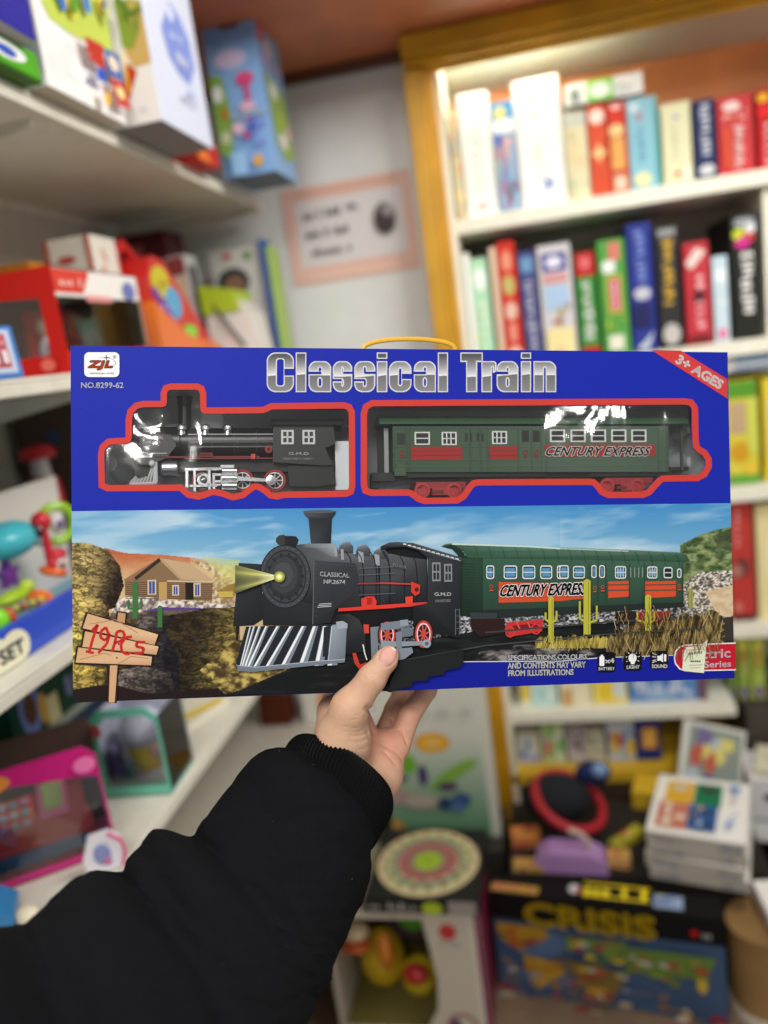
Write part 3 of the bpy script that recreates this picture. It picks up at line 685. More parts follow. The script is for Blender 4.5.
# driving wheel and rods
def wheel_print(px, py, rx, ry):
    cx, cy = bp(px, py); X_, Y_ = rx*PX, ry*PX
    a.ell(cx-1.3*PX, cy, X_, Y_, (30, 22, 22), 26); a.ell(cx, cy, X_, Y_, (200, 62, 54), 28); a.ell(cx, cy, X_*.8, Y_*.82, (226, 224, 222), 26); a.ell(cx, cy, X_*.68, Y_*.72, (40, 28, 28), 26)
    for i in range(8):
        an = PI*i/4+.2; a.line([(cx, cy), (cx+X_*.7*math.cos(an), cy+Y_*.74*math.sin(an))], 1.3*PX, (214, 90, 84))
    a.ell(cx, cy, X_*.3, Y_*.28, (196, 70, 62), 14)
wheel_print(*H_(172, 458), 8.6, 13.5); wheel_print(*H_(26, 460), 8, 13)
hp_([(0, 414), (70, 404), (110, 402), (112, 424), (70, 436), (0, 442)], GR); hp_([(78, 430), (128, 432), (130, 462), (84, 470)], (104, 114, 126)); hp_([(0, 482), (60, 486), (160, 486), (190, 478), (202, 492), (190, 512), (160, 502), (0, 512)], (136, 146, 158)); hp_([(60, 450), (84, 448), (86, 560), (64, 560)], GR)
cx, cy = bp(*H_(184, 495)); a.ell(cx, cy, 4.2*PX, 4.2*PX, (150, 160, 172), 16); a.ell(cx, cy, 2*PX, 2*PX, (90, 98, 108), 12)
hp_([(80, 514), (124, 510), (130, 530), (96, 556), (76, 560)], (128, 138, 150)); hp_([(76, 402), (108, 398), (112, 420), (80, 426)], (142, 152, 164))
# track sleepers, step by step into the blue footer
a.poly([bp(*p) for p in ((398, 660), (425, 655), (462, 648), (462, 661), (458, 666), (444, 669), (442, 673), (428, 675), (426, 679), (412, 680), (410, 685), (396, 688), (390, 691), (386, 690))], (30, 32, 34))
a.mb.build('printed_locomotive', 'art', box, fix=False)

# ---- printed coach
a = front_art(.0003, .00002)
a.poly(pl(H_, [(316, 140), (416, 154), (416, 402), (324, 386)]), None, [(44,72,58), (42,70,56), (26,42,34), (28,44,36)])
for y in range(175, 380, 11): a.line(pl(H_, [(322, y), (384, y+5)]), .5*PX, (28, 48, 38))
sd = [(482.7, 558.2), (683, 561.4), (683, 607), (482.7, 619)]
a.poly([bp(*p) for p in sd], None, [(56,92,74), (62,96,78), (40,62,50), (36,60,48)])
a.poly([bp(482.7, 610), bp(683, 602), bp(684, 607), bp(482.7, 619)], (36, 44, 42))
a.poly([bp(*H_(*p)) for p in ((244, 108), (262, 98), (290, 94))]+[bp(*I_(*p)) for p in ((0, 118), (300, 128), (515, 139), (540, 150), (552, 176), (520, 179), (0, 168))]+[bp(*H_(*p)) for p in ((410, 154), (352, 153), (338, 128), (310, 108), (280, 104))], None,
       [(60,88,72), (70,104,86), (84,120,100), (92,132,112), (84,120,100), (80,112,94), (60,92,76), (48,78,62), (44,72,58), (48,80,64), (46,76,60), (48,80,64), (50,84,68), (60,92,76), (48,72,60)])
a.poly([bp(*H_(*q)) for q in ((250, 108), (290, 98), (325, 116), (352, 154), (316, 152), (312, 140), (290, 118))], (30, 50, 40))
a.line([bp(*H_(290, 97)), bp(*H_(600, 107)), bp(*I_(0, 122))], 1.5*PX, (196, 214, 204)); a.line([bp(*I_(0, 122)), bp(*I_(290, 133))], 1.0*PX, (176, 196, 186))
for i in range(17): 
    x = 460+i*13.4; y0 = 544.5+(x-452)*.04; a.line([bp(x, y0), bp(x+3, y0+4), bp(x+4.5, y0+13)], .5*PX, (40, 66, 54))
OR = (206, 78, 46)
a.poly([bp(*H_(478, 250)), bp(*H_(768, 256)), bp(*I_(106, 259)), bp(*I_(106, 336)), bp(*I_(0, 342)), bp(*H_(768, 326)), bp(*H_(478, 334))], OR)
for x0, x1 in ((203, 291), (358, 491)):
    a.poly(pl(I_, [(x0, 262), (x1, 259), (x1, 326), (x0, 333)]), OR)
    for y in (276, 299): a.line(pl(I_, [(x0, y+1), (x1, y-1)]), 1.2*PX, (46, 76, 60))
def win(f, x0, y0, x1, y1, bars='h', blue=True):
    a.poly(rrect(f, x0, y0, x1, y1, 9, 3), (216, 220, 220)); a.poly(rrect(f, x0+4, y0+5, x1-4, y1-5, 6, 3), (30, 40, 44))
    if blue: a.rect(*bp(*f(x0+8, y1-9)), *bp(*f(x1-8, y0+10)), (84, 140, 180))
    if 'h' in bars: a.line(pl(f, [(x0, (y0+y1)/2), (x1, (y0+y1)/2)]), .9*PX, (210, 214, 214))
    if 'v' in bars:
        for k in (.25, .5, .75): a.line(pl(f, [(x0+(x1-x0)*k, y0), (x0+(x1-x0)*k, y1)]), .6*PX, (200, 206, 206))
for x0, x1 in ((428, 460), (498, 552), (573, 625), (645, 693), (712, 760)): win(H_, x0, 183, x1, 238)
win(I_, -6, 192, 33, 250); win(I_, 52, 196, 102, 249); win(I_, 130, 192, 152, 247, ''); win(I_, 163, 192, 187, 247, ''); win(I_, 230, 196, 277, 250, 'hv'); win(I_, 367, 197, 410, 249, 'hv'); win(I_, 436, 200, 474, 248, 'h', False); win(I_, 493, 206, 512, 247, '')
for x in (296, 313, 330, 346): a.line(pl(I_, [(x, 202), (x, 244)]), 1.0*PX, (136, 150, 142))
for x in (120, 157, 190, 290, 355, 515): a.line(pl(I_, [(x, 182), (x, 352)]), .6*PX, (38, 62, 50))
for (f, x, y) in ((H_, 446, 268), (I_, 143, 288), (I_, 176, 285), (I_, 502, 280)):
    cx, cy = bp(*f(x, y)); a.ring(cx, cy, 1.8*PX, 1.8*PX, .5*PX, OR); a.rect(cx-1.8*PX, cy-4.4*PX, cx+1.8*PX, cy-3.2*PX, OR)
q = [bp(499.3, 596), bp(584.5, 594.3), bp(584.5, 582.6), bp(500.5, 585.2)]
a.text('CENTURY EXPRESS', q, (240, 240, 240), .05, .03); a.text('CENTURY EXPRESS', q, (14, 16, 20), .018, .03)
a.poly(pl(H_, [(358, 372), (470, 374), (470, 396), (366, 400)]), (52, 60, 64)); a.poly(pl(H_, [(366, 398), (500, 396), (500, 455), (400, 470), (366, 440)]), (44, 26, 26))
a.poly(pl(H_, [(508, 412), (655, 400), (650, 448), (520, 470), (500, 440)]), (196, 48, 50)); a.poly(pl(H_, [(530, 425), (640, 415), (630, 436), (540, 446)]), (120, 26, 32))
for x, y in ((522, 450), (626, 438)): cx, cy = bp(*H_(x, y)); a.ring(cx, cy, 5*PX, 5.6*PX, 1.3*PX, (206, 60, 60))
for x in (548, 592): a.line(pl(H_, [(x, 410), (x+14, 442)]), 1.4*PX, (222, 84, 80))
a.poly(pl(I_, [(228, 392), (315, 386), (316, 440), (240, 446)]), (38, 30, 30)); a.poly(pl(I_, [(318, 392), (470, 386), (455, 420), (330, 444)]), (140, 38, 42))
a.line([bp(484, 632), bp(600, 622), bp(690, 616)], 1.6*PX, (60, 62, 64)); a.line([bp(400, 660), bp(484, 645), bp(600, 634), bp(700, 628)], 1.3*PX, (66, 68, 70))
# cacti
def cactus(f, x, y0, y1, w, arms, c=(182, 178, 62), d=(128, 130, 44)):
    a.poly(pl(f, [(x-w/2, y1), (x-w/2, y0+8), (x, y0), (x+w/2, y0+8), (x+w/2, y1)]), c); a.line(pl(f, [(x+w*.2, y0+12), (x+w*.2, y1)]), .7*PX, d)
    for (ax, ay0, ay1) in arms: a.line(pl(f, [(ax, ay0), (ax, ay1), (x, ay1+14)]), 2.0*PX, c)
cactus(H_, 686, 305, 492, 22, ((664, 372, 400), (708, 366, 400))); cactus(I_, 109, 250, 486, 30, ((78, 345, 420), (150, 364, 425))); cactus(I_, 368, 315, 470, 26, ((322, 392, 425), (394, 388, 425))); cactus(I_, 549, 286, 374, 17, (), (150, 152, 70))
r = random.Random(4)
for i in range(200):
    x = r.uniform(612, 718); y = r.uniform(618, 662)-(x-612)*.02; l = r.uniform(6, 15); t_ = r.uniform(-.5, .6)
    a.line([bp(x, y), bp(x+l*t_, y-l)], r.uniform(.4, .8)*PX, r.choice([(186, 164, 108), (150, 128, 76), (104, 86, 50), (64, 52, 30), (128, 108, 60)]))
for i in range(50):
    x = r.uniform(536, 604); y = r.uniform(640, 650); l = r.uniform(4, 9)
    a.line([bp(x, y), bp(x+l*r.uniform(-.5, .5), y-l)], .6*PX, r.choice([(190, 172, 80), (140, 122, 52), (206, 190, 104)]))
a.mb.build('printed_coach', 'art', box, fix=False)

# ---- blue footer with small print, icons and badge
a = front_art(.0008, .00002)
a.poly([bp(*p) for p in ((378, 692.4), (386, 691), (396, 688), (410, 685), (412, 680), (426, 679), (428, 675), (442, 673), (444, 669), (458, 666), (458, 661.5), (560, 661), (600, 657.5), (679, 655.5), (733, 644), (732.5, 677.6), (386, 690.8))], (18, 28, 150))
a.line([bp(458, 661.5), bp(560, 661), bp(600, 657.5), bp(676, 655)], .8*PX, (220, 224, 236))
for s, (x0, x1, y0, y1) in (('SPECIFICATIONS,COLOURS', (507.5, 586.5, 654.6, 660.2)), ('AND CONTENTS MAY VARY', (507.5, 585, 662, 667.8)), ('FROM ILLUSTRATIONS', (508, 573, 669.6, 675.2))):
    q = [bp(x0, y1+.6), bp(x1, y1-.6), bp(x1, y0-.6), bp(x0, y0+.6)]
    a.text(s, q, (20, 22, 40), .07); a.text(s, q, (236, 238, 244), .018)
for (x0, y0, x1, y1) in ((157, 562, 235, 650), (269, 560, 347, 643), (381, 557, 459, 636)): a.poly(rrect(I_, x0, y0, x1, y1, 14), (14, 16, 22))
WH = (238, 240, 242)
a.poly(rrect(I_, 166, 580, 187, 622, 5), WH); a.rect(*bp(*I_(172, 581)), *bp(*I_(181, 574)), WH); a.text('x4', T4(I_, 191, 590, 228, 609, -1), WH, .03); a.text('BATTERY', T4(I_, 163, 628, 230, 639, -1), WH, .03)
cx, cy = bp(*I_(307, 588)); a.ell(cx, cy, 4.4*PX, 4.6*PX, WH, 18); a.poly(pl(I_, [(298, 600), (318, 598), (315, 614), (300, 614)]), WH)
for i in range(7): an = -PI*.15+PI*1.3*i/6; a.line([(cx+5.8*PX*math.cos(an), cy+5.8*PX*math.sin(an)), (cx+7.6*PX*math.cos(an), cy+7.6*PX*math.sin(an))], .7*PX, WH)
a.text('LIGHT', T4(I_, 282, 620, 336, 633, -1), WH, .03)
a.poly(pl(I_, [(412, 578), (424, 578), (424, 598), (412, 600)]), WH); a.poly(pl(I_, [(424, 578), (436, 568), (436, 606), (424, 598)]), WH); a.poly(rrect(I_, 440, 572, 450, 602, 3), WH)
for y, y2 in ((566, 574), (582, 584), (600, 594), (608, 600)): a.line(pl(I_, [(390, y), (408, y2)]), .7*PX, WH)
a.text('SOUND', T4(I_, 389, 616, 454, 630, -1), WH, .03)
a.poly(pl(I_, [(530, 530), (746, 521), (747, 640), (530, 645), (505, 636), (486, 612), (481, 585), (488, 556), (506, 537)]), (240, 232, 236)); a.poly(pl(I_, [(532, 535), (746, 526), (747, 635), (532, 640), (509, 631), (491, 610), (487, 585), (493, 559), (510, 541)]), (190, 26, 48))
a.text('Electric', pl(I_, [(520, 594), (722, 584), (722, 546), (520, 554)]), (240, 232, 236), .014); a.text('Series', pl(I_, [(612, 629), (725, 624), (725, 598), (612, 602)]), (240, 232, 236), .014)
a.mb.build('printed_footer', 'art', box, fix=False)
# price sticker, a little crooked
a = front_art(.0030, .00003)
b = MB(); b.prism(pl(I_, [(526, 540), (560, 537), (592, 534), (622, 508), (614, 560), (606, 650), (560, 646), (514, 640), (518, 590)]), lambda x, y, d: (x, d, y), -.0028, -.0024, (222, 226, 200)); st_ = b.build('price_sticker', 'paper', box)
a.O = np.array((0, -.0029, 0))
for i in range(8): x, y = bp(*I_(540+i*7.5, 574-i)); a.rect(x, y, x+1.1*PX, y+2.6*PX, (96, 112, 96))
for i in range(5): x, y = bp(*I_(548+i*9, 603)); a.rect(x, y, x+1.5*PX, y+1.5*PX, (30, 36, 34))
a.line(pl(I_, [(532, 552), (606, 548)]), .5*PX, (206, 120, 110)); a.line(pl(I_, [(540, 617), (598, 614)]), .5*PX, (150, 160, 140)); a.line(pl(I_, [(545, 628), (590, 626)]), .5*PX, (206, 150, 160))
a.mb.build('printed_price', 'art', st_, fix=False)

# ================================================================== toy locomotive behind the left window
def q3(f, x, y, d): p = bp(*f(x, y), d); return (p[0], d, p[1])
DC = .028
lx, lz = bp(240, 492, DC); LOFF = (lx, DC, lz)
loco = empty('toy_locomotive', BM @ Matrix.Translation(Vector(LOFF)))
tag(loco, 'black toy steam locomotive behind the left window of the blue box', 'toy train')
def lb(): return MB(LOFF)
def bx3(m, f, x0, y0, x1, y1, d0, d1, c):
    p, q = bp(*f(x0, y1), (d0+d1)/2), bp(*f(x1, y0), (d0+d1)/2); m.box(p[0], d0, p[1], q[0], d1, q[1], c)
BK = (34, 35, 38)
m = lb(); x0, z0 = bp(140, 443, DC); x1, _ = bp(274, 443, DC)
m.lathe((x0, DC, z0), (1, 0, 0), [(0, 0), (.0001, .0105), (.004, .0118), (.03, .0118), (.0305, .0108), (x1-x0, .0108)], 28, BK)
for k in (.036, .052, .068, .084): m.lathe((x0+k, DC, z0), (1, 0, 0), [(0, .0112), (.0012, .0112), (.0013, .0108)], 28, (50, 52, 56))
for dz, c in ((.0045, (150, 152, 156)), (-.001, (70, 72, 76)), (-.0045, (84, 86, 90))): m.box(x0+.036, DC-.0116, z0+dz, x1, DC-.0105, z0+dz+.0009, c)
m.build('boiler', 'plastic', loco, smooth=True)
m = lb(); x, z = bp(185, 432, DC); m.lathe((x, DC, z), (0, 0, 1), [(0, .0062), (.004, .0048), (.018, .0046), (.026, .006), (.0262, .0048), (.026, 0)], 22, BK); m.build('chimney', 'plastic', loco, smooth=True)
for px in (182, 205.6, 228):
    m = lb(); x, z = bp(px, 432.5, DC-.009); y = DC-.009
    m.lathe((x, y, z), (0, 0, 1), [(-.002, .0032), (.001, .0026), (.002, .0036), (.0045, .0036), (.006, .0022), (.0068, 0)], 14, (214, 216, 220)); m.build('dome', 'chrome', loco, smooth=True)
m = lb()
m.prism([bp(*A_(*p), .014) for p in ((384, 472), (540, 486), (572, 540), (520, 604), (430, 640), (368, 632))], fr3, .0135, .0150, (30, 31, 34))
m.prism([bp(*A_(*p), .042) for p in ((384, 472), (540, 486), (572, 540), (520, 604), (430, 640), (368, 632))], fr3, .0410, .0425, (30, 31, 34))
sdf = m.build('smoke_deflector', 'plastic', loco)
a = Art((-LOFF[0], .0132-LOFF[1], -LOFF[2]), (1, 0, 0), (0, 0, 1), (0, -1, 0), 1, 1, .00003)
def q4(f, x0, y0, x1, y1, d): return [bp(*f(x0, y1), d), bp(*f(x1, y1), d), bp(*f(x1, y0), d), bp(*f(x0, y0), d)]
a.text('CLASSICAL', q4(A_, 400, 493, 506, 508, .0132), (216, 218, 220), .02); a.text('NP.2674', q4(A_, 415, 516, 488, 529, .0132), (216, 218, 220), .02)
a.rect(*bp(*A_(436, 583), .0132), *bp(*A_(522, 577), .0132), (170, 172, 176)); a.rect(*bp(*A_(382, 602), .0132), *bp(*A_(446, 594), .0132), (190, 192, 196)); a.rect(*bp(*A_(392, 593), .0132), *bp(*A_(436, 586), .0132), (150, 152, 156))
a.mb.build('deflector_lettering', 'art', sdf, fix=False)
# running board, cab
m = lb(); bx3(m, A_, 372, 606, 560, 700, .018, .04, (26, 27, 29)); bx3(m, B_, -140, 580, 640, 640, .019, .039, (22, 23, 25)); bx3(m, A_, 478, 602, 1000, 612, .0135, .0425, (112, 26, 26)); bx3(m, B_, -60, 572, 350, 580, .0135, .0425, (120, 28, 26))
bx3(m, A_, 690, 582, 758, 600, .012, .016, (116, 24, 28)); bx3(m, B_, 0, 542, 58, 560, .012, .016, (124, 26, 28)); bx3(m, B_, 246, 548, 266, 572, .011, .016, (206, 52, 40)); x, z = bp(*B_(330, 524), .014)
m.lathe((x, .017, z), (0, -1, 0), [(0, .0028), (.003, .0028), (.0031, .0012), (.002, 0)], 12, (128, 28, 28)); m.build('running_board', 'matte', loco)
m = lb(); cabp = [(352, 408), (640, 412), (648, 500), (600, 520), (636, 600), (600, 604), (350, 588)]
P_ = [bp(*B_(*p), .016) for p in cabp]; m.prism(P_, fr3, .0125, .0445, (38, 40, 43)); 
P_ = [bp(*B_(*p), .016) for p in ((420, 604), (636, 604), (652, 690), (560, 704), (430, 700))]; m.prism(P_, fr3, .016, .042, (28, 29, 31))
cab = m.build('cab', 'plastic', loco, bevel=.0004)
m = lb(); n = 14; V = []; xa, za = bp(*B_(345, 418), DC); xb, _ = bp(*B_(686, 418), DC)
for xx in (xa, xb):
    for i in range(n+1): an = PI*i/n; V.append((xx, DC-.019*math.cos(an), za+.0052*math.sin(an)))
    for i in range(n+1): an = PI*(1-i/n); V.append((xx, DC-.0182*math.cos(an), za-.001+.0052*math.sin(an)))
k = 2*(n+1); m.add(V, [(i, (i+1) % k, k+(i+1) % k, k+i) for i in range(k)]+[tuple(range(k)), tuple(range(2*k-1, k-1, -1))], (44, 46, 49))
m.build('roof', 'plastic', loco, smooth=True)
for x0 in (390, 492):
    m = lb(); d = .0122
    for (p0, r0, p1, r1) in ((0, 0, 60, 9), (0, 60, 60, 69), (0, 9, 9, 60), (51, 9, 60, 60), (26, 9, 34, 60), (9, 30, 51, 39)): bx3(m, B_, x0+p0, 432+r0, x0+p1, 432+r1, d-.0008, d+.001, (206, 208, 206))
    m.build('window_frame', 'matte', cab)
a = Art((-LOFF[0], .0122-LOFF[1], -LOFF[2]), (1, 0, 0), (0, 0, 1), (0, -1, 0), 1, 1, .00003)
a.text('G.M.D', q4(B_, 426, 539, 522, 551, .0122), (212, 214, 216), .03); a.text('STEAM KINETIC ENERGY', q4(B_, 398, 565, 546, 574, .0122), (190, 192, 194), .01)
a.mb.build('cab_lettering', 'art', cab, fix=False)
# cylinder, cow-catcher, wheels, rods
m = lb(); x0, z0 = bp(162, 468, .02); x1, _ = bp(179, 468, .02)
for dd in (.020, .037): m.lathe((x0, dd, z0), (1, 0, 0), [(0, 0), (.0001, .0052), (.001, .0058), (x1-x0-.001, .0058), (x1-x0, .005), (x1-x0+.0001, 0)], 20, (196, 198, 202))
m.build('cylinder', 'chrome', loco, smooth=True)
m = lb()
for i in range(9):
    k = i/8; d0 = .0135+.012*k; d1 = .0425-.012*k; xt, zt = bp(158-11*k, 464.5, .02); xb, zb = bp(158.5-30*k, 482.5, .02)
    for dd in (d0, d1): m.tube([(xt, dd, zt), (xb, dd, zb)], .0008, 6, (196, 198, 200))
xt, zt = bp(158, 464, .02); xb, zb = bp(129, 483.5, .02); xc, zc_ = bp(158.5, 483.5, .02)
m.tube([(xc, .0135, zc_), (xb, .0255, zc_), (xb, .0305, zc_), (xc, .0425, zc_)], .0011, 6, (206, 208, 210)); m.box(xt-.002, .0135, zt-.014, xt+.0005, .0425, zt+.001, (190, 192, 196)); m.ball((xt-.003, .0135, zt), .0024, (206, 208, 212))
m.build('cow_catcher', 'matte', loco, smooth=True)
def wheel(px, py, rr_, nm='wheel'):
    m = lb(); x, z = bp(px, py, .018); y = .0175; n_ = (0, -1, 0)
    m.torus((x, y, z), rr_-.0006, .0011, n_, 28, 6, (150, 30, 34)); m.torus((x, y-.0008, z), rr_-.0022, .0005, n_, 28, 6, (226, 224, 222))
    m.lathe((x, y+.002, z), n_, [(0, rr_), (.0018, rr_), (.0019, rr_-.002)], 26, (150, 32, 34)); m.lathe((x, y+.0006, z), n_, [(0, rr_-.001), (.0001, 0)], 20, (52, 20, 22))
    for i in range(8): an = PI*i/4; m.tube([(x, y-.0006, z), (x+(rr_-.0022)*math.cos(an), y-.0006, z+(rr_-.0022)*math.sin(an))], .0005, 5, (216, 200, 198))
    m.lathe((x, y, z), n_, [(0, .0018), (.002, .0016), (.0021, 0)], 12, (200, 202, 206)); m.build(nm, 'matte', loco, smooth=True)
wheel(275, 480.6, .0079); wheel(242.7, 480.6, .0079); wheel(203, 481, .0079)
m = lb(); CH = (206, 208, 210)
for (f, x0, y0, x1, y1) in ((A_, 615, 655, 790, 668), (A_, 618, 668, 632, 760), (A_, 640, 740, 780, 752), (A_, 660, 660, 670, 775), (A_, 735, 660, 745, 775), (B_, -10, 612, 165, 624), (B_, 100, 600, 165, 622), (B_, 60, 640, 180, 652), (B_, 60, 672, 182, 684), (B_, 62, 640, 72, 720), (B_, 100, 640, 112, 690), (B_, 105, 705, 178, 718), (B_, 0, 690, 100, 700)):
    bx3(m, f, x0, y0, x1, y1, .0125, .0145, CH)
for (px, py) in (A_(705, 716), B_(20, 668)):
    x, z = bp(px, py, .0125); m.torus((x, .0135, z), .0036, .0008, (0, 1, 0), 20, 6, CH); m.ball((x, .013, z), .0017, CH)
for (xx, yy) in ((108, 628), (108, 662), (108, 698)):
    p = bp(*B_(xx, yy), .012); q = bp(*B_(xx+70, yy), .012); m.tube([(p[0], .012, p[1]), (q[0], .012, q[1])], .0021, 10, (214, 216, 218))
m.build('valve_gear', 'chrome', loco, smooth=True)
m = lb(); p0 = bp(*B_(170, 664), .012); p1 = bp(*B_(340, 674), .012)
V = [(p0[0], .0115, p0[1]+.0016), (p1[0], .0115, p1[1]+.001), (p1[0], .0115, p1[1]-.001), (p0[0], .0115, p0[1]-.0016)]
m.add(V+[(v[0], .0128, v[2]) for v in V], [(0, 1, 2, 3), (7, 6, 5, 4), (0, 4, 5, 1), (1, 5, 6, 2), (2, 6, 7, 3), (3, 7, 4, 0)], CH); m.lathe((p1[0], .0132, p1[1]), (0, -1, 0), [(0, .0036), (.002, .0036), (.0022, .002), (.003, .0018), (.0031, 0)], 18, CH)
m.build('connecting_rod', 'chrome', loco)

# ================================================================== toy coach behind the right window
cx_, cz_ = bp(525, 494, DC); COFF = (cx_, DC, cz_)
coach = empty('toy_coach', BM @ Matrix.Translation(Vector(COFF)))
tag(coach, 'dark green toy passenger coach behind the right window of the blue box', 'toy train')
def cb(): return MB(COFF)
GN = (54, 82, 58); d0 = .0125; d1 = .0435
m = cb(); m.prism([bp(393, 426, d0), bp(668, 426, d0), bp(668, 472, d0), bp(393, 472, d0)], fr3, d0, d1, GN)
for y in (427.5, 446.6, 459, 465.5): p, q = bp(393, y+.8, d0), bp(668, y, d0); m.box(p[0], d0-.0005, p[1], q[0], d0+.001, q[1], (64, 96, 68))
for x in (393, 406, 409, 470, 480, 487, 518, 531, 541, 546, 658, 667): p, q = bp(x, 471, d0), bp(x+1, 427, d0); m.box(p[0], d0-.0003, p[1], q[0], d0+.001, q[1], (44, 70, 48))
body = m.build('body', 'plastic', coach)
m = cb(); V = []; n = 14; xa, za = bp(377, 427, DC); xb, _ = bp(678, 427, DC)
for xx in (xa, xb):
    for i in range(n+1): an = PI*i/n; V.append((xx, DC-.0185*math.cos(an), za+.0072*math.sin(an)**.8))
k = n+1; m.add(V, [(i, i+1, k+i+1, k+i) for i in range(n)]+[tuple(range(k)), tuple(range(2*k-1, k-1, -1)), (0, k, 2*k-1, k-1)], (58, 88, 62))
for i in range(16):
    xx = xa+(xb-xa)*(i+.5)/16; m.tube([(xx, DC-.0187*math.cos(PI*j/8), za+.0074*math.sin(PI*j/8)**.8) for j in range(1, 8)], .0004, 5, (66, 98, 70))
m.build('roof', 'plastic', coach, smooth=True)
def cwin(f, x0, y0, x1, y1, kind):
    m = cb(); bx3(m, f, x0, y0, x1, y1, d0-.0003, d0+.001, (20, 24, 24)); cw = (222, 224, 222); t = 5
    if kind:
        for (p, r, s, u) in ((x0, y0, x1, y0+t), (x0, y1-t, x1, y1), (x0, y0+t, x0+t, y1-t), (x1-t, y0+t, x1, y1-t), (x0+t, (y0+y1)/2-2, x1-t, (y0+y1)/2+2)): bx3(m, f, p, r, s, u, d0-.0009, d0+.0005, cw)
        if kind == 'g':
            for k in (.33, .62): bx3(m, f, x0+(x1-x0)*k-2, y0+t, x0+(x1-x0)*k+2, y1-t, d0-.0009, d0+.0005, cw)
    m.build('window_frame', 'matte', body)
cwin(C_, 180, 358, 211, 402, ''); cwin(C_, 248, 353, 306, 403, 'h'); cwin(C_, 352, 353, 409, 404, 'g'); cwin(C_, 545, 350, 602, 400, 'g'); cwin(C_, 660, 348, 686, 392, ''); cwin(C_, 702, 348, 727, 392, '')
for x in (38, 117, 195, 273, 350): cwin(D_, x, 344, x+57, 392, 'h')
m = cb()
for i, x in enumerate((442, 460, 486, 504)): bx3(m, C_, x, 356, x+9, 390, d0-.0003, d0+.001, (26, 36, 30))
m.build('louvre', 'matte', body)
a = Art((-COFF[0], d0-.0006-COFF[1], -COFF[2]), (1, 0, 0), (0, 0, 1), (0, -1, 0), 1, 1, .00003); dd = d0-.0006
CR = (168, 44, 44)
for (f, x0, y0, x1, y1) in ((C_, 235, 410, 430, 460), (C_, 535, 408, 642, 458), (D_, 20, 402, 440, 448)): a.rect(*bp(*f(x0, y1), dd), *bp(*f(x1, y0), dd), CR)
for (x0, x1) in ((235, 430), (535, 642)):
    for y in (424, 442): a.rect(*bp(*C_(x0, y+3), dd), *bp(*C_(x1, y), dd), (70, 74, 52))
for x in (200, 675, 716): cx, cy = bp(*C_(x, 432), dd); a.ring(cx, cy, 2.6*PX, 2.8*PX, .8*PX, (150, 46, 44)); a.rect(cx-2*PX, cy-5*PX, cx+2*PX, cy-3.6*PX, (150, 46, 44))
q = q4(D_, 24, 411, 420, 444, dd); a.text('CENTURY EXPRESS', q, (236, 236, 232), .05, .035); a.text('CENTURY EXPRESS', q, (18, 20, 24), .016, .035)
a.mb.build('coach_lettering', 'art', body, fix=False)
m = cb(); bx3(m, C_, 165, 506, 900, 532, .015, .041, (24, 24, 27)); bx3(m, D_, 0, 506, 480, 530, .015, .041, (24, 24, 27)); bx3(m, C_, 80, 512, 170, 545, .018, .038, (30, 30, 33)); bx3(m, D_, 480, 490, 552, 504, .02, .036, (34, 34, 38)); bx3(m, D_, 500, 504, 530, 516, .022, .034, (34, 34, 38))
bx3(m, C_, 78, 545, 112, 570, .022, .034, (26, 26, 28)); m.build('underframe', 'matte', coach)
m = cb(); bx3(m, C_, 132, 338, 146, 510, .018, .020, (150, 152, 154)); bx3(m, C_, 106, 338, 165, 512, .034, .036, (40, 44, 42)); bx3(m, C_, 170, 492, 214, 522, .010, .014, (54, 82, 58)); bx3(m, C_, 178, 480, 205, 492, .010, .014, (54, 82, 58)); bx3(m, D_, 540, 330, 546, 500, .018, .020, (70, 74, 72)); m.build('end_platform', 'matte', coach)
for f, x0, x1, yb, yt in ((C_, 244, 430, 598, 548), (D_, 222, 402, 582, 532)):
    m = cb(); bx3(m, f, x0, yt, x1, yt+26, .014, .042, (150, 34, 38)); bx3(m, f, x0+60, yt+20, x1-60, yb, .013, .043, (166, 42, 44)); bx3(m, f, x0+72, yt+28, x1-72, yb-10, .0122, .0132, (110, 22, 28))
    for xx in (x0+32, x1-32):
        x, z = bp(*f(xx, yt+30), .015); m.lathe((x, .015, z), (0, -1, 0), [(0, .0058), (.002, .0058), (.0021, .004), (.001, .0035), (.001, 0)], 20, (176, 48, 50)); m.lathe((x, .041, z), (0, 1, 0), [(0, .0058), (.002, .0058), (.0021, 0)], 20, (150, 34, 38))
    m.build('bogie', 'matte', coach, smooth=True)
